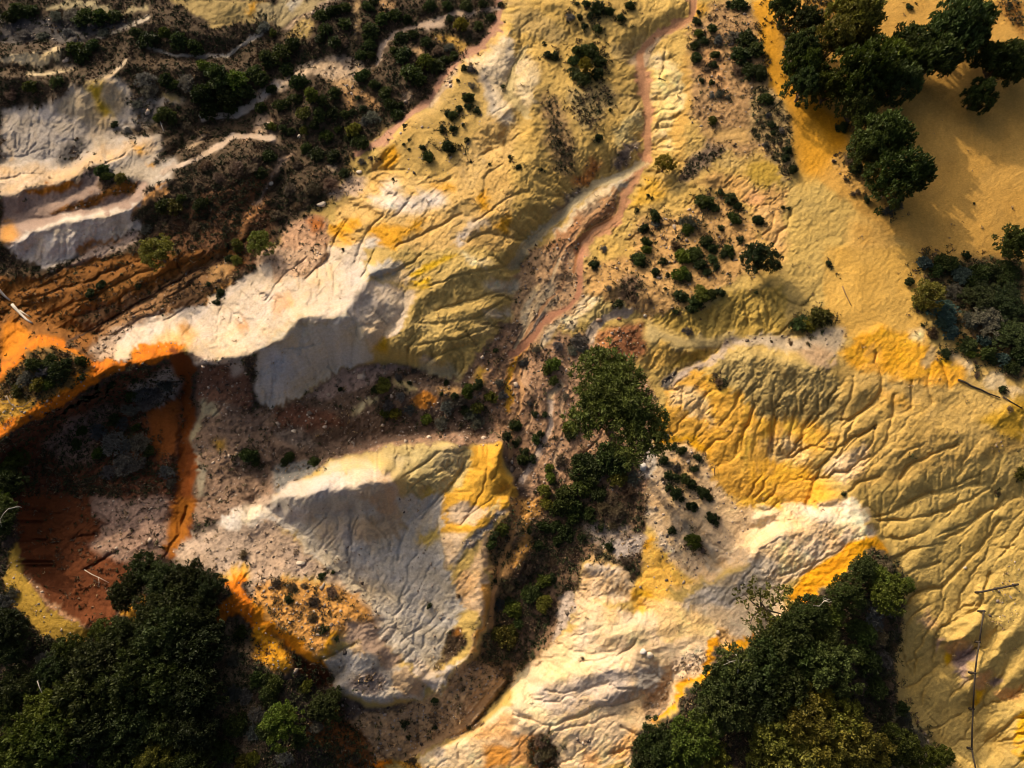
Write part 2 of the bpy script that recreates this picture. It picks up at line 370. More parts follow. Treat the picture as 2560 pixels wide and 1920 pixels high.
 ("C12", [(1000,1640,-2.6),(1250,1500,-2.4),(1500,1500,-2.0)]),
 ("C12", [(1620,1659,-0.6),(1640,1450,0.0),(1700,1250,0.6)]),
 # --- pleated yellow hill, upper middle
 ("C2", [(1480,60,2.2),(1470,140,2.3),(1380,250,2.2),(1250,355,2.1),(1120,480,2.0),(1050,620,1.8),(870,745,1.5),(750,870,1.3),(620,930,0.9)]),
 ("C2", [(620,940,0.9),(680,1070,0.6),(560,1220,0.4),(470,1330,0.3),(440,1440,0.4),(460,1490,0.6),(400,1600,0.8)]),
 ("C2", [(760,900,2.2),(870,790,2.5),(1060,690,2.9),(1230,480,3.2),(1280,370,3.0)]),
 ("C2", [(960,900,2.6),(1150,830,3.0),(1300,720,3.3)]),
 ("C2", [(700,1180,1.6),(900,1080,2.2),(1150,1070,2.7),(1300,1000,2.9),(1500,880,3.0)]),
 ("C2", [(560,1480,1.8),(640,1400,2.1),(800,1270,2.5),(950,1200,2.8),(1150,1150,3.1)]),
 ("C2", [(620,1620,2.0),(740,1480,2.2),(830,1380,2.5),(1000,1300,2.9),(1200,1230,3.3),(1350,1150,3.4)]),
 ("C2", [(690,1640,2.4),(760,1540,2.6),(900,1430,2.8),(1100,1330,3.0),(1340,1200,3.3)]),
 ("C2", [(860,1600,2.6),(1000,1480,2.8),(1200,1400,3.0),(1400,1290,3.2),(1560,1100,3.3)]),
 ("C2", [(1240,1480,2.9),(1300,1360,3.4),(1450,1300,3.6),(1600,1150,3.5)]),
 ("C2", [(1100,1560,2.8),(1300,1500,2.9),(1500,1520,2.7),(1659,1560,2.3)]),
 ("C2", [(1400,1420,3.2),(1550,1330,3.2),(1659,1250,3.1)]),
 ("C2", [(1560,260,3.2),(1620,310,2.6),(1560,420,2.5),(1540,560,2.4),(1600,660,2.6),(1630,740,2.9)]),
 ("C2", [(1330,430,2.9),(1450,360,3.2),(1520,220,3.2),(1560,60,3.4)]),
 ("C2", [(1420,500,2.6),(1500,430,2.9),(1580,340,3.1)]),
 ("C2", [(1400,940,2.4),(1530,830,2.3),(1620,740,2.5),(1659,700,2.7)]),
 ("C2", [(1330,850,3.1),(1480,740,3.2),(1600,640,3.2)]),
 # scrub banks upper middle
 ("C2", [(0,600,0.3),(100,520,0.6),(250,420,0.9),(500,370,1.0),(700,400,1.1),(740,370,1.2),(760,280,1.4),(850,195,1.6),(1000,150,1.8),(1150,100,2.0),(1460,65,2.3)]),
 ("C2", [(300,480,2.0),(350,620,2.2),(330,740,1.6)]),
 ("C2", [(850,300,2.6),(980,400,2.7),(900,560,2.2)]),
 ("C2", [(430,60,2.4),(480,200,2.5),(470,300,2.2)]),
 ("C2", [(0,830,0.3),(250,850,0.2),(400,880,0.2),(600,920,0.6)]),
 ("C2", [(0,900,1.0),(60,960,1.2),(20,1100,1.2)]),
 ("C2", [(240,980,0.2),(160,1000,0.0),(100,1130,-0.1),(0,1250,0.0)]),
 ("C2", [(330,1000,0.9),(400,1080,0.9),(250,1200,0.8)]),
 ("C2", [(100,1400,0.2),(270,1280,0.1),(430,1200,0.1)]),
 # upper middle right: gullies and spurs
 ("C3", [(770,330,2.8),(790,500,2.5),(830,640,2.3),(835,900,2.0),(790,1030,1.8),(690,1190,1.6),(660,1340,1.5),(480,1430,1.3),(420,1540,1.2),(410,1659,1.0)]),
 ("C3", [(1090,130,3.8),(940,200,3.3),(770,330,2.8)]),
 ("C3", [(800,990,1.9),(700,1060,1.6),(500,1130,1.3),(350,1260,1.1),(200,1400,0.9),(0,1620,0.5)]),
 ("C6", [(1659,40,0.6),(1600,180,0.3),(1560,330,0.1),(1500,480,-0.3)]),
 ("C3", [(740,1060,2.4),(620,1160,2.2),(450,1280,1.9),(330,1400,1.7),(150,1560,1.2)]),
 ("C3", [(600,1250,2.2),(500,1380,2.0),(350,1500,1.7),(250,1659,1.4)]),
 ("C3", [(930,290,3.8),(1010,420,3.9),(1045,560,3.8),(1010,700,3.6),(990,850,3.4),(960,940,3.2)]),
 ("C3", [(1090,300,4.2),(1080,620,4.1),(1080,850,3.8),(1020,1110,3.0)]),
 ("C3", [(560,580,3.4),(640,480,3.4),(700,400,3.3)]),
 ("C3", [(640,860,3.0),(720,760,3.0),(760,650,2.9)]),
 ("C3", [(0,60,3.3),(120,40,3.8),(330,60,4.0)]),
 ("C3", [(0,200,2.8),(120,260,2.9),(330,260,3.2),(500,240,3.4)]),
 ("C3", [(250,0,4.4),(400,60,4.2),(560,200,4.0),(800,170,4.1),(1000,60,4.5)]),
 ("C3", [(230,560,3.2),(260,800,3.1),(330,1000,2.6),(250,1250,2.0)]),
 ("C3", [(100,500,3.9),(120,900,3.7),(60,1100,3.4)]),
 ("C3", [(450,560,3.7),(480,800,3.3),(450,1000,2.6),(480,1120,1.6)]),
 ("C3", [(860,1080,2.6),(740,1290,2.2),(680,1360,1.9)]),
 ("C3", [(1000,1110,2.8),(940,1300,2.5),(880,1500,2.2),(850,1640,2.2)]),
 ("C3", [(1400,1090,4.2),(1230,1060,3.9),(1100,1140,3.3)]),
 ("C3", [(1420,1230,3.9),(1480,1400,4.0),(1550,1500,4.2)]),
 ("C3", [(1100,1350,3.0),(1050,1560,3.0)]),
 ("C3", [(1250,1250,3.2),(1300,1450,3.4)]),
 ("C3", [(1460,0,5.0),(1540,250,5.0),(1590,560,4.9),(1659,800,4.8)]),
 ("C3", [(1220,80,4.6),(1300,300,4.5),(1300,560,4.4)]),
 ("C3", [(1440,1140,4.2),(1540,1140,4.4),(1659,1110,4.6)]),
 # sand plateau and track
 ("C4", [(60,0,5.0),(150,300,5.0),(320,620,4.9),(400,900,4.8),(500,1300,4.8),(700,1659,4.8)]),
 ("C4", [(560,880,5.1),(640,1150,5.1),(720,1200,5.0)]),
 ("C4", [(800,1300,4.8),(1200,900,4.9),(1659,600,5.0)]),
 ("C4", [(900,0,5.1),(1659,100,5.3)]),
 ("C4", [(1000,1659,4.8),(1659,1500,4.9)]),
 ("C8", [(560,400,4.7),(700,450,4.7),(1000,450,4.7)]),
 ("C8", [(1100,500,4.8),(1400,500,5.0),(1659,600,5.1)]),
]

def raster_lines(shape, step):
    acc = np.zeros(shape, np.float64); cnt = np.zeros(shape, np.float64)
    for tile, pts in LINES:
        q = [px(tile, p[0], p[1]) + (p[2],) for p in pts]
        for (a0, b0, z0), (a1, b1, z1) in zip(q[:-1], q[1:]):
            n = max(2, int(math.hypot(a1 - a0, b1 - b0) / (step * 0.4)) + 1)
            t = np.linspace(0, 1, n)
            iu = np.round((a0 + (a1 - a0) * t - U0) / step).astype(int)
            iv = np.round((b0 + (b1 - b0) * t - V0) / step).astype(int)
            ok = (iu >= 0) & (iu < shape[1]) & (iv >= 0) & (iv < shape[0])
            np.add.at(acc, (iv[ok], iu[ok]), (z0 + (z1 - z0) * t)[ok])
            np.add.at(cnt, (iv[ok], iu[ok]), 1.0)
    m = cnt > 0
    return m, (acc / np.maximum(cnt, 1)).astype(np.float32)

def solve_relief():
    h = None
    for step, iters in ((40.0, 500), (20.0, 300), (10.0, 160), (5.0, 70)):
        nu = int((U1 - U0) / step) + 1; nv = int((V1 - V0) / step) + 1
        m, val = raster_lines((nv, nu), step)
        if h is None:
            h = np.full((nv, nu), float(val[m].mean()), np.float32)
        else:
            yy, xx = np.meshgrid(np.arange(nv) * step / pstep, np.arange(nu) * step / pstep, indexing='ij')
            h = bil(h, xx, yy).astype(np.float32)
        h[m] = val[m]
        for _ in range(iters):
            p = np.pad(h, 1, mode='edge')
            h = 0.25 * (p[:-2, 1:-1] + p[2:, 1:-1] + p[1:-1, :-2] + p[1:-1, 2:])
            h[m] = val[m]
        pstep = step
    h = blur(h, 1)
    yy, xx = np.meshgrid(np.arange(NV) * STEP / pstep, np.arange(NU) * STEP / pstep, indexing='ij')
    return bil(h, xx, yy).astype(np.float32)
# ------------------------------------------------------------------ earths: ground colours (linear), in places with sun or shade painted in
W = (0.47, 0.415, 0.325); WW = (0.52, 0.40, 0.25); G = (0.44, 0.425, 0.355); GV = (0.31, 0.265, 0.215)
Y = (0.52, 0.365, 0.145); YO = (0.56, 0.305, 0.05); OL = (0.39, 0.295, 0.125); OLY = (0.45, 0.34, 0.13)
O = (0.56, 0.185, 0.014); OD = (0.27, 0.11, 0.022); RB = (0.105, 0.040, 0.018); BR = (0.078, 0.057, 0.034)
BD = (0.060, 0.047, 0.036); PK = (0.42, 0.29, 0.185); TAN = (0.40, 0.30, 0.185); S = (0.52, 0.28, 0.05)
SG = (0.47, 0.295, 0.09); PINK = (0.40, 0.225, 0.125); DG = (0.085, 0.08, 0.072)
# (tile, outline, colour, feather px, {scrub litter, rubble, rill depth})
N_ = {}
SC = {"scrub": 1.0, "rill": 0.35}
RU = {"rubble": 1.0, "rill": 0.3}
SR = {"scrub": 0.25, "rubble": 0.8, "rill": 0.35}
SA = {"rill": 0.05}
RI = {"rill": 1.0}
SM = {"rill": 0.6}
AREAS = [
 ("F", [(-400,-300),(1245,-300),(1247,53),(1206,103),(1152,143),(1099,197),(1070,254),(997,303),(947,357),(894,381),(830,500),(700,610),(560,760),(250,890),(0,1100),(-400,1100)], BR, 20, SC),
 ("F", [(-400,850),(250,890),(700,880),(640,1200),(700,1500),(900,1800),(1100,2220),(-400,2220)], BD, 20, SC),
 ("C1", [(1010,0),(1659,0),(1659,120),(1430,130),(1290,180),(1200,100),(1100,40)], (0.36,0.28,0.12), 8, SM),
 ("C1", [(1490,70),(1560,0),(1620,0),(1560,60),(1500,90)], YO, 14, N_),
 ("C1", [(230,45),(480,10),(760,45),(900,20),(900,60),(640,70),(470,70),(300,55)], (0.42,0.36,0.2), 8, N_),
 ("C1", [(0,130),(350,120),(700,115),(900,100),(700,190),(600,240),(0,260)], DG, 14, SR),
 ("C1", [(0,370),(120,330),(380,285),(350,350),(250,400),(150,410),(60,380)], (0.55,0.47,0.3), 5, SM),
 ("C1", [(350,360),(460,380),(480,440),(180,460),(170,440),(330,420)], (0.3,0.24,0.15), 10, SR),
 ("C1", [(0,660),(200,655),(310,600),(380,570),(560,510),(690,460),(770,520),(800,600),(1110,610),(1120,640),(960,650),(820,760),(640,800),(800,830),(990,810),(960,930),(900,1010),(1060,960),(1090,1010),(1050,1090),(950,1120),(700,1060),(540,1030),(430,1110),(150,1190),(0,1200)], (0.43,0.39,0.315),9,SM),
 ("C1", [(0,1000),(250,1000),(430,1010),(560,930),(760,860),(960,830),(900,920),(640,990),(540,1030),(430,1110),(150,1190),(0,1200)], WW, 16, RI),  # strip facing the sun, its light painted in as a warmer tone
 ("C1", [(310,620),(450,550),(690,490),(780,600),(700,760),(560,770),(400,720)], (0.46,0.385,0.25), 18, SM),
 ("C1", [(550,510),(640,490),(610,580),(690,690),(650,700),(580,640)], (0.5,0.36,0.06), 10, N_),
 ("C1", [(780,910),(850,890),(880,950),(820,930)], YO, 10, N_),
 ("C1", [(890,980),(950,990),(930,1010)], YO, 8, N_),
 ("C1", [(400,880),(540,840),(500,930),(440,1000),(330,990)], DG, 14, SR),
 ("C1", [(790,590),(960,620),(1000,700),(880,790),(790,700)], (0.2,0.18,0.14), 14, SR),
 ("C1", [(980,560),(1080,570),(1120,640),(1000,610)], (0.42,0.33,0.15), 10, N_),
 ("C1", [(0,1205),(150,1197),(420,1120),(600,1050),(750,1080),(860,1090),(900,1110),(870,1200),(780,1280),(400,1335),(100,1450),(0,1440)], (0.30,0.23,0.18), 6, SM),
 ("C1", [(150,1180),(300,1125),(440,1108),(520,1100),(400,1160),(300,1195),(160,1200)], OD, 5, N_),
 ("C1", [(600,1060),(700,1080),(860,1100),(840,1160),(720,1190),(620,1150)], (0.13,0.085,0.05), 8, SC),
 ("C1", [(300,1290),(480,1220),(640,1165),(780,1095),(850,1100),(840,1160),(700,1190),(500,1260),(330,1310)], (0.24,0.11,0.03), 6, SR),
 ("C1", [(0,1450),(100,1440),(400,1325),(600,1275),(780,1262),(900,1160),(1010,1110),(1020,1150),(900,1220),(780,1300),(850,1340),(860,1400),(700,1450),(600,1470),(500,1540),(400,1600),(250,1640),(150,1590),(60,1520)], (0.56,0.51,0.42), 5, SM),
 ("C1", [(440,1600),(560,1480),(720,1445),(850,1400),(840,1470),(640,1560),(500,1659),(380,1659)], (0.3,0.24,0.19), 8, SR),
 ("C1", [(440,1560),(560,1470),(740,1445),(700,1470),(590,1490),(480,1570)], (0.33,0.17,0.07), 6, N_),
 ("C1", [(830,1240),(900,1165),(1010,1105),(1035,1150),(900,1230),(790,1305)], (0.55,0.30,0.12), 7, N_),
 ("C1", [(0,1370),(60,1350),(110,1440),(60,1470),(0,1470)], (0.5,0.27,0.09), 10, N_),
 ("C1", [(1210,1180),(1659,1050),(1659,1659),(1180,1659),(1080,1500),(850,1440),(1000,1400)], (0.115,0.06,0.03), 20, SC),
 ("C1", [(1280,1659),(1310,1590),(1420,1500),(1470,1400),(1500,1280),(1600,1200),(1630,1210),(1540,1330),(1500,1440),(1450,1540),(1380,1659)], (0.40,0.21,0.09), 7, SR),
 ("C1", [(1500,880),(1640,830),(1659,700),(1600,740),(1560,800)], PK, 8, SR),
 ("C1", [(1130,930),(1200,830),(1260,810),(1230,860),(1160,900)], (0.4,0.31,0.2), 8, N_),
 # C2
 ("C2", [(0,0),(480,0),(400,60),(250,100),(130,150),(0,120)], (0.36,0.30,0.16), 8, SM),
 ("C2", [(170,20),(260,0),(280,20),(220,45)], G, 8, N_),
 ("C2", [(240,110),(480,0),(540,0),(450,50),(280,130),(150,180)], (0.36,0.28,0.19), 8, SR),
 ("C2", [(170,230),(260,120),(330,110),(340,220),(260,240)], (0.44,0.33,0.13), 9, SR),
 ("C2", [(590,0),(640,0),(630,110),(605,220),(600,340),(560,340),(580,210),(610,100)], (0.42,0.30,0.15), 8, SR),
 ("C2", [(740,0),(830,20),(850,60),(780,70),(720,40)], (0.46,0.30,0.15), 8, SR),
 ("C2", [(0,560),(200,440),(300,390),(500,350),(600,370),(700,400),(640,430),(600,490),(450,490),(330,460),(200,520),(80,590),(0,640)], (0.44,0.35,0.24), 6, SR),
 ("C2", [(1000,150),(1150,100),(1140,140),(1070,180),(1000,170)], (0.45,0.36,0.26), 5, N_),
 ("C2", [(1080,180),(1180,190),(1240,210),(1300,260),(1340,300),(1260,330),(1230,260),(1110,210)], (0.48,0.31,0.09), 9, SR),
 ("C2", [(530,520),(620,510),(760,640),(730,650),(620,560),(580,700),(550,640)], (0.42,0.26,0.12), 9, SR),
 ("C2", [(410,470),(600,480),(620,560),(470,520)], (0.42,0.29,0.15), 9, SR),
 ("C2", [(0,720),(60,700),(100,830),(130,880),(0,850)], (0.40,0.30,0.2), 9, SR),
 ("C2", [(940,280),(1020,260),(1010,310),(950,310)], (0.42,0.29,0.15), 8, SR),
 ("C2", [(890,560),(960,570),(940,620),(880,600)], (0.4,0.3,0.19), 8, SR),
 ("C2", [(740,760),(860,740),(760,860),(620,940),(700,860)], (0.32,0.23,0.1), 10, SR),
 ("C2", [(1480,130),(1500,0),(1659,0),(1659,1659),(370,1659),(430,1580),(470,1480),(440,1420),(450,1350),(500,1250),(680,1080),(740,960),(760,880),(870,760),(1050,680),(1200,500),(1300,340)], Y, 6, RI),
 ("C2", [(870,790),(1060,700),(1200,520),(1290,380),(1400,560),(1400,720),(1300,900),(1150,1080),(900,1090),(760,1010),(780,900)], (0.46,0.33,0.12), 18, {"rubble":0.3,"rill":0.3}),
 ("C2", [(1040,640),(1120,500),(1220,380),(1260,390),(1200,480),(1080,640)], (0.42,0.32,0.2), 8, SR),
 ("C2", [(1300,340),(1440,290),(1500,180),(1560,260),(1640,290),(1560,400),(1530,520),(1540,620),(1610,680),(1600,760),(1500,780),(1400,700),(1400,560),(1360,440),(1290,380)], (0.57,0.49,0.33), 12, RI),
 ("C2", [(1360,430),(1420,560),(1400,700),(1440,640),(1460,520),(1400,420)], (0.28,0.25,0.2), 12, SR),
 ("C2", [(1500,30),(1659,0),(1659,260),(1560,220),(1500,140)], (0.5,0.36,0.11), 12, RI),
 ("C2", [(750,940),(830,880),(870,940),(840,1010),(760,1020)], YO, 12, RI),
 ("C2", [(440,1420),(500,1330),(560,1350),(620,1300),(640,1400),(560,1470),(660,1480),(600,1500),(520,1480)], YO, 14, RI),
 ("C2", [(690,1430),(760,1350),(900,1380),(1000,1300),(1050,1350),(900,1440),(840,1530),(700,1500)], YO, 14, RI),
 ("C2", [(1060,1140),(1170,1110),(1200,1140),(1100,1200)], YO, 12, RI),
 ("C2", [(1330,1200),(1390,1150),(1410,1250),(1340,1290)], YO, 12, RI),
 ("C2", [(1440,1380),(1560,1300),(1659,1250),(1659,1300),(1500,1400)], YO, 12, RI),
 ("C2", [(660,1200),(830,1080),(850,1150),(900,1230),(1000,1170),(1130,1180),(1150,1250),(1000,1280),(850,1290),(720,1260)], (0.60,0.53,0.41), 18, RI),
 ("C2", [(1290,1340),(1380,1320),(1430,1380),(1350,1400),(1250,1480),(1220,1480)], W, 12, RI),
 ("C2", [(360,1640),(440,1560),(560,1520),(700,1470),(760,1470),(690,1620),(640,1659),(360,1659)], (0.60,0.55,0.44), 14, SM),
 ("C2", [(680,1600),(740,1550),(840,1540),(860,1590),(760,1640),(680,1659)], G, 8, SM),  # shade in the fold, painted grey
 ("C2", [(100,1580),(160,1480),(170,1380),(330,1330),(440,1340),(440,1420),(470,1480),(420,1590),(340,1659),(0,1659),(0,1620)], (0.44,0.29,0.18), 7, SR),
 ("C2", [(310,1360),(400,1340),(420,1400),(340,1420)], (0.34,0.13,0.04), 10, SR),
 ("C2", [(420,1200),(600,1050),(670,1060),(600,1180),(480,1210)], (0.42,0.32,0.22), 9, SR),
 ("C2", [(400,1020),(470,1000),(480,1040),(420,1050)], (0.42,0.33,0.22), 7, SR),
 ("C2", [(150,960),(230,920),(210,960),(140,1040),(60,1170),(30,1230),(0,1240),(90,1090)], (0.36,0.26,0.17), 7, SR),
 # C3
 ("C3", [(0,0),(1660,0),(1659,1659),(0,1659)], (0.45,0.325,0.115), 10, RI),
 ("C3", [(0,80),(130,60),(250,140),(340,220),(330,260),(100,240),(0,190)], OL, 9, RI),
 ("C3", [(0,380),(60,330),(180,420),(130,560),(60,680),(0,640)], (0.55,0.45,0.26), 12, RI),
 ("C3", [(170,540),(280,600),(330,750),(370,900),(380,1100),(250,1000),(230,800)], (0.26,0.18,0.09), 22, SC),
 ("C3", [(340,520),(450,540),(580,480),(640,560),(560,700),(430,800),(380,700)], (0.36,0.28,0.13), 18, SC),
 ("C3", [(360,1110),(500,970),(560,1000),(450,1110),(380,1140)], (0.44,0.20,0.07), 14, SR),
 ("C3", [(90,1659),(110,1560),(250,1440),(350,1330),(480,1240),(660,1130),(650,1330),(450,1400),(380,1550),(300,1659)], (0.36,0.20,0.10), 9, SR),
 ("C3", [(480,1180),(640,1120),(660,1180),(560,1280),(420,1340)], (0.22,0.16,0.1), 14, SR),
 ("C3", [(590,1010),(700,880),(760,850),(770,930),(640,1040)], (0.16,0.13,0.1), 10, SR),
 ("C3", [(240,1300),(330,1200),(440,1120),(450,1150),(340,1260)], (0.17,0.14,0.1), 10, SR),
 ("C3", [(1060,1000),(1200,850),(1320,900),(1200,1020),(1080,1110),(1020,1120)], (0.20,0.15,0.1), 14, SC),
 ("C3", [(830,340),(930,290),(1010,420),(1050,560),(1010,700),(990,850),(980,930),(870,930),(870,700),(830,560),(820,420)], (0.60,0.49,0.24), 9, RI),
 ("C3", [(640,780),(740,680),(800,660),(800,800),(700,860),(640,870)], (0.48,0.41,0.2), 10, RI),
 ("C3", [(590,300),(800,200),(820,220),(700,380),(620,350)], OL, 10, RI),
 ("C3", [(700,380),(790,270),(880,200),(1000,160),(1090,110),(1100,150),(940,220),(860,300),(820,420),(760,420)], (0.40,0.31,0.20), 7, SA),
 ("C3", [(160,1500),(250,1440),(300,1370),(420,1250),(560,1150),(700,1060),(780,1010),(750,1090),(600,1190),(450,1280),(330,1390)], (0.60,0.50,0.32), 8, RI),
 ("C3", [(1100,0),(1220,0),(1200,60),(1090,150)], (0.56,0.34,0.08), 9, SM),
 ("C3", [(1010,430),(1080,300),(1090,620),(1080,850),(1040,1080),(1000,940),(1010,700),(1055,560)], (0.47,0.31,0.10), 12, SM),
 ("C3", [(1220,0),(1450,0),(1520,200),(1560,500),(1600,600),(1659,700),(1659,1010),(1500,900),(1400,960),(1200,860),(1100,700),(1080,620),(1080,300),(1090,150),(1200,60)], (0.34,0.225,0.11), 20, SR),
 ("C3", [(1130,420),(1190,260),(1260,280),(1300,420),(1330,520),(1240,560),(1150,520)], (0.46,0.28,0.13), 12, SR),
 ("C3", [(1450,0),(1600,0),(1659,200),(1659,620),(1590,580),(1560,450),(1520,200),(1470,60)], S, 6, SA),
 ("C3", [(1400,1080),(1420,1010),(1560,960),(1659,1000),(1659,1120),(1500,1140)], (0.36,0.255,0.06), 10, SM),
 ("C3", [(1200,800),(1450,780),(1480,860),(1350,880),(1240,850)], (0.45,0.31,0.13), 10, SM),
 ("C3", [(1090,1130),(1250,1050),(1400,1090),(1450,1150),(1659,1160),(1659,1659),(1550,1500),(1420,1230),(1230,1140)], (0.53,0.345,0.14), 10, RI),
 ("C3", [(1430,1190),(1500,1170),(1560,1210),(1500,1260),(1430,1250)], (0.58,0.35,0.17), 10, RI),
 ("C3", [(840,1080),(1000,1110),(940,1200),(760,1250),(690,1260)], (0.56,0.36,0.08), 14, RI),
 ("C3", [(1000,1350),(1250,1150),(1500,1380),(1500,1659),(700,1659),(760,1300)], (0.43,0.28,0.12), 24, SR),
 # C4
 ("F", [(1920,-300),(2960,-300),(2960,860),(2560,960),(2400,880),(2300,640),(2000,420),(1950,200)], SG, 10, SA),
 ("C4", [(0,0),(110,0),(190,230),(260,520),(420,680),(560,760),(560,880),(500,990),(420,1110),(320,1090),(230,700),(110,450),(60,200)], S, 34, SA),
 ("C4", [(310,600),(420,660),(560,740),(560,880),(490,900),(400,760)], (0.44,0.215,0.03), 24, SA),
 ("C4", [(1450,0),(1659,0),(1659,250),(1560,110)], (0.25,0.125,0.035), 16, SC),
 ("C4", [(290,0),(560,0),(500,90),(420,130),(330,60)], (0.40,0.23,0.06), 14, SC),
 ("C4", [(600,1300),(800,1330),(1000,1659),(560,1659)], (0.51,0.34,0.115), 30, SA),
 ("C4", [(480,980),(560,900),(700,1060),(740,1200),(620,1210),(540,1080)], (0.50,0.32,0.11), 8, {"rill":1.0,"rubble":0.3}),
 ("C4", [(0,520),(100,500),(220,700),(280,1040),(200,1110),(100,900),(0,820)], (0.36,0.27,0.13), 14, SC),
 # C7
 ("C7", [(0,0),(470,0),(430,100),(440,280),(300,500),(130,600),(0,650)], (0.40,0.27,0.15), 9, SR),
 ("C7", [(0,640),(130,600),(300,520),(480,560),(700,680),(820,800),(900,900),(850,1150),(780,1250),(830,1420),(800,1659),(0,1659)], (0.33,0.215,0.13), 10, SR),
 ("C7", [(440,100),(900,0),(1400,0),(1400,150),(1200,300),(1000,390),(820,450),(700,380),(560,330),(520,300),(440,280)], (0.43,0.28,0.12), 9, {"rubble":0.5,"scrub":0.25,"rill":0.4}),
 ("C7", [(640,220),(700,150),(800,180),(780,330),(650,340)], (0.2,0.135,0.08), 18, SC),
 ("C7", [(480,290),(640,300),(760,370),(640,400),(500,460),(420,470),(400,430)], (0.43,0.345,0.15), 8, RI),
 ("C7", [(130,360),(200,200),(280,180),(280,320),(200,400),(120,420)], (0.27,0.225,0.15), 10, SR),
 ("C7", [(110,420),(200,380),(240,420),(150,500),(100,500)], DG, 9, RU),
 ("C7", [(0,720),(60,640),(110,660),(60,780),(0,800)], (0.6,0.34,0.06), 7, SM),
 ("C7", [(130,600),(220,510),(330,410),(410,300),(440,280),(520,300),(400,420),(380,500),(290,500)], (0.62,0.51,0.32), 6, RI),
 ("C7", [(0,560),(40,470),(110,250),(190,190),(130,340),(100,460),(30,560)], (0.58,0.48,0.30), 7, RI),
 ("C7", [(820,450),(1000,390),(1200,340),(1350,270),(1500,240),(1659,220),(1659,540),(1300,540),(1100,520)], (0.41,0.30,0.09), 6, RI),
 ("C7", [(510,520),(620,460),(780,470),(820,640),(700,690),(600,660),(540,600)], (0.19,0.09,0.045), 9, SR),
 ("C7", [(500,520),(600,470),(620,520),(600,640),(540,620)], (0.36,0.18,0.08), 9, RU),
 ("C7", [(800,460),(900,510),(1000,540),(1300,545),(1659,535),(1659,600),(1400,600),(1200,620),(1000,600),(900,560),(820,600)], (0.38,0.31,0.15), 9, SA),
 ("C7", [(1320,560),(1659,545),(1659,590),(1330,600)], (0.36,0.31,0.24), 8, {"rubble":0.5,"rill":0.1}),
 ("C7", [(840,640),(900,560),(1000,610),(1110,620),(930,710),(800,720)], (0.56,0.39,0.13), 6, RI),
 ("C7", [(930,715),(1110,622),(1240,610),(1240,640),(1020,730),(950,740)], (0.41,0.29,0.08), 6, RI),
 ("C7", [(950,850),(1020,790),(1170,750),(1240,830),(1400,870),(1420,900),(1480,960),(1560,1040),(1659,1050),(1659,1659),(1560,1600),(1420,1560),(1340,1490),(1240,1420),(1200,1300),(1100,1150),(1000,1130),(880,1130),(870,1060),(960,960)], (0.60,0.355,0.085),7,{"rill":0.6}),
 ("C7", [(980,850),(1050,840),(1180,900),(1250,1050),(1240,1090),(1150,1040),(1050,960),(980,960)], (0.60,0.45,0.23), 14, RI),
 ("C7", [(870,1140),(1100,1140),(1180,1250),(1260,1400),(1180,1350),(1050,1200),(880,1190)], (0.54,0.295,0.035), 10, SM),
 ("C7", [(850,1190),(1060,1190),(1200,1320),(1250,1420),(1350,1520),(1560,1620),(1659,1659),(800,1659),(830,1400)], (0.55,0.42,0.26), 10, {"rubble":0.6,"rill":0.5}),
 ("C7", [(780,1200),(870,1180),(880,1350),(840,1420),(770,1380)], (0.52,0.48,0.40), 8, RU),
 ("C7", [(770,1300),(830,1300),(840,1370),(780,1380)], W, 6, RU),
 ("C7", [(1230,650),(1400,620),(1560,650),(1659,640),(1659,1040),(1560,1030),(1470,950),(1420,880),(1250,800)], (0.38,0.305,0.135), 12, RI),  # olive here is the shade below the rim, put into the colour
 ("C7", [(1000,780),(1060,740),(1200,680),(1300,580),(1330,600),(1230,700),(1080,780),(960,860)], (0.32,0.27,0.215), 6, {"rubble":0.4,"rill":0.1}),
 ("C7", [(900,800),(1000,740),(1010,790),(950,850)], DG, 7, RU),
 # C8
 ("C8", [(440,0),(1000,0),(1060,450),(1100,560),(700,560),(560,560),(430,420)], (0.50,0.33,0.10), 12, SA),
 ("C8", [(0,540),(230,540),(340,540),(450,500),(580,500),(560,600),(440,740),(300,620),(0,600)], (0.36,0.31,0.22), 14, {"rubble":0.3,"rill":0.1}),
 ("C8", [(260,610),(440,600),(520,640),(460,740),(380,730)], (0.40,0.29,0.17), 16, SM),
 ("C8", [(540,600),(1659,560),(1659,1659),(760,1659),(560,1520),(520,1090),(530,900),(520,760)], (0.47,0.335,0.12),14,{"rill":0.5}),
 ("C8", [(540,640),(720,500),(760,470),(900,500),(1040,560),(1140,650),(1320,720),(1300,820),(1080,830),(760,760),(620,740)], (0.60,0.325,0.055), 12, SM),
 ("C8", [(780,760),(800,830),(980,900),(970,990),(870,960),(790,900)], (0.55,0.34,0.09), 16, SM),
 ("C8", [(940,500),(1030,480),(1040,560),(960,560)], (0.64,0.51,0.28), 12, N_),
 ("C8", [(1190,600),(1340,700),(1330,735),(1220,660)], (0.60,0.48,0.27), 12, N_),
 ("C8", [(1430,770),(1530,750),(1560,830),(1640,860),(1620,920),(1480,850),(1400,830)], (0.58,0.47,0.27), 14, N_),
 ("C8", [(1020,680),(1080,580),(1130,560),(1140,640),(1080,720)], (0.36,0.27,0.13), 8, SM),
 ("C8", [(0,620),(100,650),(240,690),(420,740),(500,760),(530,900),(560,1060),(430,1080),(330,1040),(200,1020),(60,1060),(0,960)], (0.385,0.30,0.125), 12, RI),  # shaded top of the yellow amphitheatre, painted olive
 ("C8", [(0,1000),(60,1050),(250,1030),(430,1080),(520,1130),(440,1250),(380,1290),(340,1370),(560,1530),(0,1659)], (0.62,0.365,0.085),26,{"rill":0.5}),
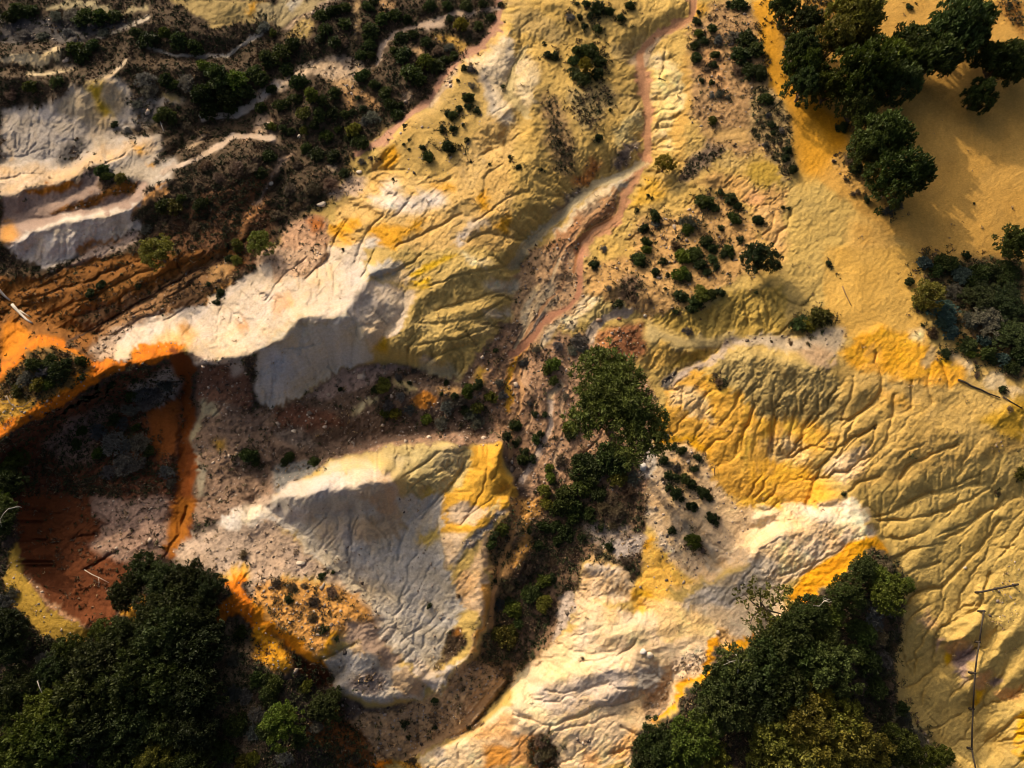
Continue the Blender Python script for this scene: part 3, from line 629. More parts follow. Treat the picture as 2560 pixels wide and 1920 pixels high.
 ("C8", [(60,1200),(240,1150),(350,1230),(370,1310),(240,1310),(120,1290)], (0.62,0.44,0.18), 16, RI),
 ("C8", [(0,1280),(330,1330),(340,1420),(0,1440)], (0.63,0.355,0.065), 18, {"rill":0.6}),
 ("C8", [(0,1560),(300,1570),(560,1535),(640,1545),(740,1659),(0,1659)], (0.66,0.56,0.40), 9, SM),
 ("C8", [(1350,1050),(1659,900),(1659,1200),(1450,1110)], (0.42,0.27,0.05), 18, SM),
 ("C8", [(1480,1400),(1600,1330),(1659,1350),(1659,1540),(1540,1490)], (0.46,0.295,0.03), 14, SM),
 ("C8", [(1480,1150),(1659,1180),(1659,1330),(1480,1390),(1400,1300)], (0.44,0.30,0.10), 16, {"rubble":0.5,"rill":0.3}),
 ("C8", [(420,1360),(560,1240),(700,1200),(690,1350),(640,1450),(540,1440)], (0.60,0.47,0.28), 12, RI),
 ("C8", [(1060,30),(1250,60),(1659,60),(1659,820),(1500,700),(1180,450),(1000,300)], (0.14,0.105,0.05), 18, SC),
 ("C8", [(1270,420),(1360,520),(1340,570),(1280,500)], (0.46,0.31,0.12), 10, N_),
 ("C8", [(1490,600),(1550,590),(1560,650),(1500,660)], (0.46,0.31,0.12), 10, N_),
 # C6
 ("C6", [(0,250),(130,180),(350,120),(450,0),(720,0),(670,120),(700,200),(980,260),(930,400),(780,590),(720,640),(640,500),(560,385),(480,432),(260,427),(180,502),(0,632)], (0.52,0.455,0.35),5,{"rill":0.55}),
 ("C6", [(0,0),(440,0),(420,80),(300,180),(150,180),(0,240)], (0.44,0.32,0.21), 8, SR),
 ("C6", [(40,430),(70,330),(200,270),(220,350),(100,430)], (0.52,0.36,0.22), 14, SM),
 ("C6", [(0,634),(180,504),(260,430),(480,436),(560,390),(640,490),(720,650),(720,690),(650,720),(500,760),(350,850),(200,950),(90,985),(40,970),(0,900)], (0.485,0.455,0.365), 4, SM),  # shaded face of the white ridge, its shade painted in as grey
 ("C6", [(0,700),(120,600),(240,640),(300,760),(180,880),(60,900)], (0.46,0.46,0.42), 26, SM),  # bluer middle of that face, cool shade put into the colour
 ("C6", [(670,0),(1659,0),(1659,60),(1600,100),(1560,300),(1540,440),(1430,500),(1380,560),(1300,700),(1240,800),(960,720),(720,660),(780,590),(970,330),(1000,260),(720,200),(660,170)], OLY, 7, RI),  # yellow clay; the olive cast paints in shade on slopes facing away
 ("C6", [(670,180),(690,90),(830,60),(850,90),(900,110),(740,190)], G, 8, SM),  # rest of the shade patch in the fold, painted grey
 ("C6", [(730,200),(900,120),(1000,80),(1050,130),(930,210)], (0.60,0.50,0.32), 12, RI),
 ("C6", [(1390,230),(1570,160),(1600,200),(1560,270),(1420,260)], (0.62,0.55,0.38), 9, RI),
 ("C6", [(1390,400),(1550,350),(1540,410),(1410,430)], (0.58,0.52,0.36), 9, RI),
 ("C6", [(980,650),(1050,660),(1130,680),(1000,690)], W, 9, RI),
 ("C6", [(1200,20),(1400,60),(1480,100),(1300,80)], (0.58,0.50,0.30), 10, RI),
 ("C6", [(910,140),(1080,70),(1150,40),(1250,40),(1100,100),(1010,150)], (0.55,0.37,0.05), 8, RI),
 ("C6", [(960,190),(1070,160),(1090,190),(1000,220)], (0.56,0.37,0.05), 8, RI),
 ("C6", [(990,230),(1060,215),(1060,245),(1000,250)], (0.56,0.37,0.05), 6, RI),
 ("C6", [(740,620),(800,540),(830,600),(820,650)], (0.58,0.37,0.06), 10, RI),
 ("C6", [(960,760),(1000,690),(1180,700),(1240,800),(1100,780)], (0.44,0.38,0.22), 12, RI),
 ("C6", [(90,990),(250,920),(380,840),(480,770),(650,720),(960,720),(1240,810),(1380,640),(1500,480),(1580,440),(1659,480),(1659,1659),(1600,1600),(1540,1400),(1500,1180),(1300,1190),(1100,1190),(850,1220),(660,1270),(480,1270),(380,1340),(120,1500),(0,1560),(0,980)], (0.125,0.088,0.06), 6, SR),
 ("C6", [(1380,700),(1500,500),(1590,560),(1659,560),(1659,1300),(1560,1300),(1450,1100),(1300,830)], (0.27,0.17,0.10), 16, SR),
 ("C6", [(300,900),(480,775),(700,722),(960,730),(850,780),(600,850),(400,920)], (0.28,0.21,0.165), 8, RU),
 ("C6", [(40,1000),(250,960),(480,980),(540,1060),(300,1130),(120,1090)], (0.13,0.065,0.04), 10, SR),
 ("C6", [(80,1130),(300,1080),(400,1200),(250,1230)], (0.19,0.155,0.12), 10, RU),
 ("C6", [(500,1200),(1100,1120),(1480,1120),(1500,1180),(1100,1190),(660,1265)], (0.24,0.16,0.105), 8, RU),
 ("C6", [(550,1000),(620,940),(740,880),(720,920),(650,980),(570,1010)], (0.46,0.40,0.22), 5, SM),
 ("C6", [(820,820),(960,830),(940,880),(840,850)], (0.44,0.36,0.17), 9, N_),
 ("C6", [(930,930),(1010,870),(1120,910),(1090,965),(1010,955)], (0.55,0.24,0.06), 7, SM),
 ("C6", [(1120,880),(1250,840),(1260,890),(1160,930)], (0.48,0.30,0.13), 10, SR),
 ("C6", [(1659,560),(1610,680),(1570,820),(1590,930),(1560,1020),(1530,1000),(1540,830),(1560,700),(1620,560)], (0.60,0.32,0.065), 8, RU),
 ("C6", [(1320,820),(1370,740),(1430,760),(1410,820)], (0.58,0.36,0.08), 9, SM),
 ("C6", [(0,1060),(60,1130),(200,1200),(280,1220),(200,1225),(60,1180),(0,1150)], (0.28,0.20,0.135), 5, SA),
 ("C6", [(0,1410),(120,1330),(380,1300),(330,1390),(120,1500),(0,1540)], (0.15,0.15,0.135), 8, RU),
 ("C6", [(360,1380),(480,1280),(660,1270),(850,1220),(1100,1190),(1300,1190),(1330,1200),(1280,1320),(1200,1450),(1000,1610),(920,1659),(880,1560),(880,1420),(800,1360),(620,1340)], (0.47,0.385,0.18), 5, RI),  # yellow hill in shade, painted a dull olive
 ("C6", [(370,1370),(500,1280),(700,1300),(800,1350),(620,1335)], (0.50,0.45,0.31), 10, SM),
 ("C6", [(1000,1500),(1080,1480),(1060,1550),(1000,1560)], (0.5,0.34,0.06), 10, SM),
 ("C6", [(0,1640),(90,1540),(150,1470),(300,1420),(420,1370),(620,1340),(760,1340),(850,1400),(890,1480),(880,1659),(0,1659)], (0.50,0.445,0.36),5,SM),
 ("C6", [(660,1450),(800,1380),(880,1480),(880,1659),(600,1659),(560,1560)], (0.50,0.38,0.25), 18, SM),
 ("C6", [(1330,1200),(1500,1185),(1520,1390),(1600,1480),(1580,1600),(1450,1659),(1140,1659),(1150,1570),(1240,1430),(1300,1320)], (0.58,0.345,0.075), 6, SM),  # sunlit yellow, painted brighter up to the hump's shadow edge
 # C5
 ("C5", [(-200,150),(60,180),(250,160),(800,20),(1400,0),(1500,60),(1250,320),(850,480),(700,680),(540,655),(430,580),(200,540),(0,700),(-200,760)], (0.20,0.092,0.028), 10, {"scrub":0.35,"rill":0.9}),
 ("C5", [(450,400),(900,250),(1300,30),(1450,60),(1240,320),(1000,400),(800,480),(560,560)], (0.23,0.135,0.065), 14, {"scrub":0.5,"rubble":0.4,"rill":0.8}),
 ("C5", [(600,280),(850,140),(1000,60),(1050,90),(900,200),(700,290)], (0.27,0.13,0.04), 16, {"scrub":0.3,"rill":0.8}),
 ("C5", [(1240,360),(1320,210),(1420,180),(1390,300),(1280,380)], (0.50,0.27,0.09), 10, SR),
 ("C5", [(1290,100),(1400,60),(1400,180),(1300,200)], (0.40,0.25,0.11), 10, SR),
 ("C5", [(520,630),(700,480),(900,430),(1000,400),(900,520),(760,590),(660,690)], (0.38,0.30,0.215), 9, SR),
 ("C5", [(680,700),(730,560),(830,480),(1000,400),(1240,330),(1450,180),(1659,80),(1659,560),(1550,635),(1400,692),(1180,700),(1150,600),(820,600),(790,700)], (0.53,0.455,0.34),6,{"rill":0.6}),
 ("C5", [(1000,500),(1150,440),(1220,500),(1180,600),(900,600)], (0.60,0.39,0.19), 18, SM),
 ("C5", [(1100,440),(1150,430),(1160,500),(1110,500)], (0.42,0.23,0.08), 9, SM),
 ("C5", [(1450,440),(1500,430),(1510,500),(1460,500)], (0.48,0.30,0.16), 9, SM),
 ("C5", [(0,540),(0,470),(120,450),(200,530),(140,600),(0,690)], (0.46,0.18,0.03), 9, SM),
 ("C5", [(0,760),(0,700),(130,610),(210,540),(330,545),(410,585),(420,620),(560,670),(700,708),(800,708),(830,600),(1040,595),(1160,605),(1030,690),(800,740),(690,755),(560,810),(480,895),(400,965),(200,1045),(40,1150),(-200,1260),(-200,860)], O, 5, {"rill":1.0,"rubble":0.35}),
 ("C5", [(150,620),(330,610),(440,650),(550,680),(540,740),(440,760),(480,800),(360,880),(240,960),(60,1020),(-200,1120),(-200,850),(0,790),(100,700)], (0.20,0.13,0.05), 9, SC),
 ("C5", [(-200,1000),(0,860),(60,900),(200,920),(220,960),(80,1050),(-200,1180)], (0.36,0.22,0.05), 12, SR),
 ("C5", [(1040,640),(1150,630),(1180,720),(1170,900),(1190,1100),(1200,1300),(1180,1500),(1100,1659),(1030,1659),(1100,1400),(1100,1100),(1100,850),(1030,740)], (0.17,0.055,0.015), 7, SM),
 ("C5", [(1170,720),(1180,670),(1330,660),(1400,690),(1250,710),(1190,740)], (0.56,0.46,0.36), 6, RU),
 ("C5", [(1200,740),(1400,700),(1500,740),(1540,900),(1520,980),(1360,950),(1210,930)], (0.15,0.085,0.055), 8, RU),
 ("C5", [(1380,700),(1480,690),(1500,760),(1430,800)], (0.40,0.36,0.3), 9, SM),
 ("C5", [(1210,930),(1320,930),(1520,980),(1659,1000),(1659,1659),(1180,1659),(1200,1300),(1180,1100)], (0.22,0.155,0.105), 9, SR),
 ("C5", [(1170,1130),(1200,1040),(1240,920),(1310,940),(1310,1000),(1230,1020),(1200,1150),(1180,1200)], (0.38,0.34,0.21), 5, SM),
 ("C5", [(1175,1190),(1200,1190),(1200,1290),(1240,1340),(1250,1500),(1210,1500),(1190,1330)], (0.30,0.27,0.19), 6, SM),
 ("C5", [(1310,1170),(1370,1160),(1380,1220),(1320,1230)], (0.34,0.21,0.05), 10, SM),
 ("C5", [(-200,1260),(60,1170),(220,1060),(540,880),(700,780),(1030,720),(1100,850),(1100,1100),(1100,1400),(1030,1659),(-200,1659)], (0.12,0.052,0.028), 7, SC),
 ("C5", [(250,1200),(420,1050),(640,950),(760,980),(620,1080),(560,1300),(400,1330)], (0.24,0.16,0.115), 14, SC),
 ("C5", [(770,880),(930,770),(1030,730),(1110,830),(1000,940),(880,1000)], (0.34,0.30,0.24), 10, SC),
 ("C5", [(900,1000),(1090,900),(1090,1280),(960,1300),(900,1150)], (0.20,0.070,0.022), 12, SM),
 # C9
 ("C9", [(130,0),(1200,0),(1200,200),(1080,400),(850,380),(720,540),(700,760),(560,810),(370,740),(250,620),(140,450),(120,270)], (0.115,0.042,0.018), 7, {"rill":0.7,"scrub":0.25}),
 ("C9", [(560,0),(1050,0),(1000,150),(1100,200),(950,380),(820,430),(620,380),(540,300),(620,230),(700,150),(580,100)], (0.27,0.19,0.14), 10, SR),
 ("C9", [(1040,60),(1130,0),(1200,0),(1180,180),(1080,330),(1000,400)], (0.24,0.095,0.02), 9, SM),
 ("C9", [(20,500),(60,330),(110,265),(140,450),(250,620),(370,740),(520,810),(560,830),(480,950),(420,880),(330,890),(240,870),(150,720),(50,600)], (0.37,0.25,0.06),6,{"rubble":0.25,"rill":0.3}),
 ("C9", [(150,470),(250,610),(370,735),(530,800),(500,780),(380,700),(270,600),(180,480)], (0.34,0.21,0.12), 5, RU),
 ("C9", [(1060,400),(1110,260),(1300,200),(1400,80),(1659,0),(1659,560),(1550,620),(1490,500),(1350,480),(1100,440)], (0.36,0.29,0.215),9,{"scrub":0.12,"rubble":0.55,"rill":0.4}),
 ("C9", [(1310,160),(1400,90),(1500,70),(1659,60),(1659,200),(1550,190),(1400,210)], (0.56,0.52,0.43), 7, SM),
 ("C9", [(1320,490),(1400,440),(1480,430),(1560,480),(1480,520),(1380,520)], (0.52,0.33,0.09), 10, SM),
 ("C9", [(1310,690),(1400,600),(1360,540),(1480,470),(1490,520),(1430,560),(1530,620),(1659,700),(1659,1020),(1600,1010),(1500,970),(1560,850),(1450,750),(1350,750)], O, 8, {"rill":0.9,"rubble":0.3}),
 ("C9", [(1350,780),(1480,800),(1659,1030),(1659,1659),(1350,1659)], (0.215,0.165,0.10), 14, SC),
 ("C9", [(720,720),(840,780),(900,620),(880,600),(760,660)], (0.44,0.24,0.05), 8, SM),
 # C10
 ("C10", [(90,0),(600,0),(900,200),(880,0),(1150,0),(1140,400),(1280,700),(1210,740),(1120,940),(1080,1060),(900,1010),(790,920),(680,770),(560,610),(430,440),(300,330),(230,200),(80,100)], (0.475,0.44,0.35), 6, {"rill":0.55,"rubble":0.15}),  # white bowl lying in shade, the shade painted in as grey
 ("C10", [(80,60),(220,60),(330,60),(300,150),(230,200),(90,130)], (0.50,0.47,0.40), 12, SM),
 ("C10", [(340,160),(560,60),(620,130),(570,300),(430,300)], (0.42,0.375,0.30), 20, SM),
 ("C10", [(570,150),(880,100),(890,240),(740,250),(600,310)], (0.46,0.36,0.23), 16, SM),
 ("C10", [(970,260),(1060,180),(1130,210),(1130,260),(1000,275)], (0.5,0.38,0.12), 9, SM),
 ("C10", [(1130,300),(1140,210),(1310,215),(1240,380),(1160,440)], WW, 7, SM),  # sunlit white past the shadow edge, painted warm and bright
 ("C10", [(1140,0),(1590,0),(1580,60),(1400,170),(1310,230),(1140,220)], (0.58,0.34,0.07), 6, SM),  # lower part of the sunlit yellow, sun put into the colour
 ("C10", [(1165,90),(1290,45),(1400,70),(1400,100),(1330,170),(1230,150),(1160,170)], WW, 8, SM),
 ("C10", [(1420,60),(1500,20),(1500,60),(1400,120)], (0.64,0.5,0.25), 8, SM),
 ("C10", [(1480,90),(1580,70),(1430,190),(1330,300),(1240,400),(1170,490),(1230,380),(1330,230)], (0.21,0.20,0.18), 7, RU),
 ("C10", [(-10,180),(80,110),(280,300),(430,440),(560,560),(690,700),(740,780),(640,820),(560,700),(500,560),(400,500),(-10,500)], (0.35,0.275,0.20),9,{"scrub":0.12,"rubble":0.55,"rill":0.4}),
 ("C10", [(440,480),(500,500),(620,620),(740,720),(740,770),(650,690),(560,620)], (0.56,0.46,0.33), 7, SM),
 ("C10", [(-10,520),(120,510),(300,530),(480,530),(700,690),(700,800),(500,850),(430,960),(370,1000),(240,880),(110,800),(-10,680)], (0.44,0.245,0.085), 9, SR),
 ("C10", [(-10,655),(60,660),(130,820),(260,850),(370,1000),(440,1050),(400,1075),(300,980),(200,920),(100,850),(-10,760)], (0.57,0.235,0.026), 6, SM),
 ("C10", [(440,830),(480,810),(470,880),(420,960),(370,1000),(420,900)], (0.60,0.32,0.05), 6, SM),
 ("C10", [(-10,780),(130,900),(230,960),(220,1050),(120,1060),(-10,1000)], (0.52,0.27,0.045), 9, SR),
 ("C10", [(230,960),(300,990),(470,1080),(480,1170),(350,1160),(240,1050)], (0.09,0.034,0.014), 8, SC),
 ("C10", [(400,1010),(480,960),(600,910),(720,950),(760,1040),(900,1050),(1020,1150),(1010,1230),(900,1250),(790,1280),(640,1230),(480,1170),(470,1090)], (0.47,0.435,0.355), 5, {"rill":0.5,"rubble":0.3}),
 ("C10", [(570,920),(650,910),(670,960),(590,970)], (0.58,0.40,0.2), 8, SM),
 ("C10", [(540,1130),(700,1050),(800,1130),(760,1220),(620,1190)], (0.22,0.185,0.155), 12, SR),
 ("C10", [(800,1110),(900,1040),(1020,1150),(1000,1220),(900,1220)], (0.42,0.32,0.2), 8, SM),
 ("C10", [(560,770),(700,770),(790,920),(880,1000),(790,1090),(720,1000),(600,900),(500,900)], (0.34,0.26,0.19), 9, SM),
 ("C10", [(730,830),(830,790),(860,820),(790,890)], (0.52,0.46,0.36), 6, SM),
 ("C10", [(1080,1060),(1130,920),(1150,840),(1210,780),(1260,850),(1270,900),(1180,990)], (0.07,0.05,0.03), 5, {"scrub":0.5,"rubble":0.5,"rill":0.5}),
 ("C10", [(1180,850),(1210,790),(1250,840),(1230,870)], (0.2,0.09,0.025), 6, SM),
 ("C10", [(900,1010),(960,1000),(1080,1060),(1140,1050),(1300,960),(1240,1020),(1150,1100),(1090,1190),(1010,1130)], (0.60,0.52,0.40), 6, RI),
 ("C10", [(1200,500),(1300,450),(1400,230),(1480,195),(1400,330),(1400,560),(1390,800),(1290,1000),(1280,960),(1350,800),(1340,700),(1280,700),(1220,580)], (0.59,0.42,0.235), 6, SM),
 ("C10", [(1360,560),(1410,540),(1420,640),(1385,800),(1290,1000),(1285,970),(1350,820),(1380,700)], (0.56,0.295,0.08), 6, SM),
 ("C10", [(1400,330),(1480,210),(1600,60),(1659,40),(1640,250),(1540,400),(1440,540)], (0.25,0.16,0.075), 9, SC),
 ("C10", [(1450,500),(1530,420),(1590,280),(1640,100),(1659,350),(1600,450),(1500,530)], (0.50,0.295,0.125), 8, SM),
 ("C10", [(1420,560),(1659,400),(1659,1030),(1500,1200),(1290,1440),(960,1560),(1300,1000),(1390,850)], (0.15,0.10,0.052), 9, SC),
 ("C10", [(1290,1010),(1400,1020),(1500,1050),(1450,1250),(1290,1430),(960,1560),(860,1640),(700,1590),(560,1370),(640,1300),(830,1330),(1010,1240),(1100,1190),(1200,1080)], (0.40,0.27,0.145), 9, {"rubble":0.7,"scrub":0.3,"rill":0.6}),
 ("C10", [(1290,1430),(1450,1270),(1560,1080),(1600,1080),(1500,1220),(1310,1440)], (0.10,0.06,0.03), 8, SC),
 ("C10", [(520,1200),(620,1260),(800,1310),(960,1270),(830,1340),(660,1320),(560,1380)], (0.11,0.085,0.065), 8, SR),
 ("C10", [(490,1240),(560,1370),(640,1430),(750,1600),(850,1659),(500,1659),(420,1500),(300,1540),(330,1400)], (0.17,0.075,0.028), 9, SC),
 ("C10", [(700,1600),(860,1640),(850,1659),(740,1659)], O, 6, SM),
 ("C10", [(960,1590),(1130,1530),(1270,1480),(1450,1330),(1580,1230),(1659,1090),(1659,1659),(980,1659)], (0.64,0.51,0.32), 6, SM),
 ("C10", [(860,1659),(930,1590),(980,1620),(1000,1659)], (0.5,0.27,0.06), 8, SR),
 ("C10", [(1280,1470),(1480,1330),(1540,1320),(1659,1440),(1659,1480),(1300,1510)], (0.60,0.38,0.18), 9, SM),
 ("C10", [(1400,1540),(1480,1500),(1659,1600),(1659,1659),(1420,1659)], (0.50,0.25,0.07), 9, SM),
 ("C10", [(1090,1550),(1150,1540),(1150,1610),(1100,1610)], (0.25,0.22,0.18), 7, RU),
 # C11
 ("C11", [(0,1090),(140,980),(240,900),(380,790),(390,640),(760,700),(900,630),(1000,640),(1400,500),(1659,330),(1659,800),(1500,900),(1260,880),(1100,1170),(900,1360),(780,1440),(720,1659),(0,1659)], (0.63,0.495,0.31), 6, {"rill":0.5}),
 ("C11", [(0,0),(820,0),(840,160),(800,260),(780,450),(740,560),(640,420),(450,400),(380,650),(240,900),(140,980),(0,1090)], (0.17,0.115,0.07), 8, SC),
 ("C11", [(0,60),(40,0),(190,0),(180,140),(100,150),(110,320),(0,470),(0,330),(60,250),(50,150)], (0.48,0.27,0.09), 9, SR),
 ("C11", [(370,790),(390,640),(450,440),(560,420),(690,460),(740,560),(740,640),(500,660)], (0.56,0.44,0.28), 6, RI),
 ("C11", [(460,430),(560,415),(600,470),(520,480)], W, 8, SM),
 ("C11", [(820,60),(930,90),(940,190),(850,180)], W, 7, RU),
 ("C11", [(240,900),(300,600),(380,560),(390,640),(320,800),(230,930)], (0.34,0.29,0.23), 8, RU),
 ("C11", [(520,280),(640,240),(800,240),(790,360),(660,400),(560,360)], (0.30,0.27,0.235), 10, RU),
 ("C11", [(400,180),(640,160),(760,200),(640,240),(480,270)], (0.30,0.255,0.2), 10, SR),
 ("C11", [(460,400),(500,310),(600,300),(640,400),(540,420)], (0.36,0.25,0.12), 10, SC),
 ("C11", [(830,160),(960,0),(1100,100),(1300,450),(1200,530),(970,560),(900,300)], (0.55,0.42,0.255), 12, {"rubble":0.35,"rill":0.5}),
 ("C11", [(960,0),(1340,0),(1480,90),(1659,130),(1659,320),(1400,420),(1300,450),(1100,180)], (0.60,0.46,0.28), 14, {"rubble":0.2,"rill":0.6}),
 ("C11", [(800,280),(860,250),(920,360),(1050,480),(1200,520),(970,560),(930,640),(800,710),(750,610)], (0.55,0.355,0.10), 9, {"rubble":0.3,"rill":0.4}),
 ("C11", [(800,290),(860,255),(860,330),(800,380)], YO, 8, SM),
 ("C11", [(740,620),(780,560),(860,600),(820,690),(790,710)], (0.58,0.34,0.06), 9, SM),
 ("C11", [(900,250),(980,300),(1000,370),(930,360)], W, 8, RU),
 ("C11", [(920,50),(950,70),(1060,190),(1200,330),(1300,460),(1260,470),(1160,350),(1030,210)], (0.40,0.36,0.27), 10, {"rubble":0.3}),
 ("C11", [(1340,0),(1659,0),(1659,120),(1480,80),(1400,60)], (0.60,0.38,0.08), 12, RI),
 ("C11", [(1000,650),(1250,530),(1450,430),(1620,370),(1600,480),(1500,600),(1330,670),(1150,680)], (0.50,0.44,0.33), 12, RI),  # cast shadow of the pine painted grey on the pale slope
 ("C11", [(1255,830),(1280,870),(1200,1080),(1100,1170),(1030,1260),(920,1350),(830,1390),(900,1320),(1000,1250),(1030,1170),(1120,1110),(1170,1000),(1200,900)], (0.62,0.29,0.028), 5, SM),
 ("C11", [(1290,890),(1400,895),(1490,855),(1515,900),(1400,955),(1340,945)], (0.62,0.29,0.03), 5, SM),
 ("C11", [(1250,810),(1290,790),(1360,850),(1420,890),(1320,890),(1270,860)], (0.46,0.30,0.13), 7, RU),
 ("C11", [(780,640),(1000,640),(1250,800),(1200,880),(900,880),(880,760)], (0.62,0.445,0.215), 14, SM),
 ("C11", [(960,1000),(1160,900),(1180,980),(1080,1120),(980,1130)], (0.60,0.49,0.36), 10, SR),
 ("C11", [(150,1150),(350,1100),(600,1070),(760,1050),(740,1240),(500,1280),(300,1340),(180,1270)], (0.55,0.47,0.36), 16, SM),
 ("C11", [(760,1050),(850,1020),(930,1060),(880,1180),(760,1230)], (0.37,0.35,0.30), 9, SM),  # bluish cast shadow on the white rock, painted into the ground
 ("C11", [(930,1080),(970,1150),(960,1260),(900,1330),(820,1370),(800,1280),(860,1180)], (0.32,0.235,0.145), 8, RU),
 ("C11", [(0,1440),(120,1470),(250,1659),(0,1659)], (0.56,0.31,0.12), 10, SM),
 ("C11", [(100,1450),(230,1460),(290,1560),(260,1659),(130,1659)], (0.14,0.065,0.025), 7, SC),
 ("C11", [(390,1490),(470,1470),(470,1530),(410,1530)], (0.28,0.21,0.14), 7, RU),
 ("C11", [(430,1560),(540,1540),(560,1640),(440,1659)], (0.62,0.38,0.18), 10, SM),
 ("C11", [(600,1560),(780,1400),(770,1560),(650,1640)], (0.59,0.37,0.16), 9, RI),
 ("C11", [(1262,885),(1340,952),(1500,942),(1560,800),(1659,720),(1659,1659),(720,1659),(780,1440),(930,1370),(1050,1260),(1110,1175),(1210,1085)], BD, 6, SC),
 # C12
 ("C12", [(560,0),(1700,-300),(2600,-300),(2600,2400),(860,2400),(880,1250),(890,850),(920,640),(910,480),(850,370),(730,150)], (0.44,0.33,0.12),9,{"rill":0.5}),  # dull olive paints in the grazing shade over the yellow basin
 ("C12", [(0,60),(200,80),(560,20),(640,30),(730,150),(760,240),(700,290),(500,320),(330,460),(160,560),(0,600)], (0.67,0.53,0.34), 6, RI),
 ("C12", [(300,90),(560,30),(650,40),(730,160),(640,180),(400,170)], (0.68,0.60,0.46), 10, SM),
 ("C12", [(0,380),(150,340),(160,440),(150,560),(0,600)], (0.50,0.44,0.33), 12, RI),  # right end of the pine's painted shadow
 ("C12", [(270,560),(330,460),(450,380),(560,290),(740,250),(780,290),(850,375),(720,325),(640,385),(530,485),(440,560),(350,640),(230,660)], (0.63,0.30,0.025), 7, SM),
 ("C12", [(0,800),(40,850),(40,920),(0,930)], O, 5, SM),
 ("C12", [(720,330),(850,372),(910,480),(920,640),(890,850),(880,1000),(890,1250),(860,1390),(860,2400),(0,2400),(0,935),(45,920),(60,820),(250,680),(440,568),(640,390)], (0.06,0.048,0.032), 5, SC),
 ("C12", [(720,340),(840,380),(880,460),(760,480),(690,410)], (0.13,0.095,0.05), 12, SC),
 ("C12", [(1450,560),(1600,420),(1659,400),(1659,700),(1500,830),(1400,720)], (0.42,0.32,0.115), 14, {"rubble":0.5,"rill":0.3}),
 ("C12", [(1020,750),(1100,680),(1140,790),(1060,810)], (0.62,0.42,0.21), 10, RI),  # sunlit patch painted brighter than the shaded basin
 ("C12", [(1130,900),(1130,870),(1170,850),(1140,920)], (0.58,0.40,0.27), 8, RI),
 ("C12", [(1160,900),(1240,870),(1340,890),(1240,960),(1200,1010)], (0.62,0.36,0.14), 9, RI),  # scarp catching the sun, its light painted in
 ("C12", [(1165,940),(1230,950),(1215,1018),(1170,990)], (0.60,0.37,0.04), 7, SM),
 ("C12", [(1350,1150),(1380,1080),(1480,1040),(1440,1150),(1370,1200)], (0.62,0.35,0.15), 9, RI),  # another sunlit scarp painted bright, with the strip below it
 ("C12", [(1335,1190),(1440,1180),(1400,1270),(1350,1260)], (0.62,0.36,0.04), 8, SM),
 ("C12", [(1490,1190),(1640,1150),(1650,1210),(1500,1240)], (0.60,0.36,0.14), 8, RI),
 ("C12", [(1230,960),(1330,910),(1370,960),(1290,1060),(1300,1160),(1240,1010)], (0.30,0.225,0.19), 10, RI),  # purplish shade beside the lit scarp, painted in
 ("C12", [(1440,1130),(1500,1090),(1540,1110),(1480,1170)], (0.28,0.21,0.17), 8, RI),
 ("C12", [(1610,1350),(1659,1290),(1800,1290),(1800,1659),(1620,1600)], (0.60,0.37,0.05), 8, RI),  # sunlit yellow at the edge, painted brighter
 ("C12", [(880,1330),(1060,1430),(1200,1659),(880,1659)], (0.30,0.27,0.15), 18, SR),
]
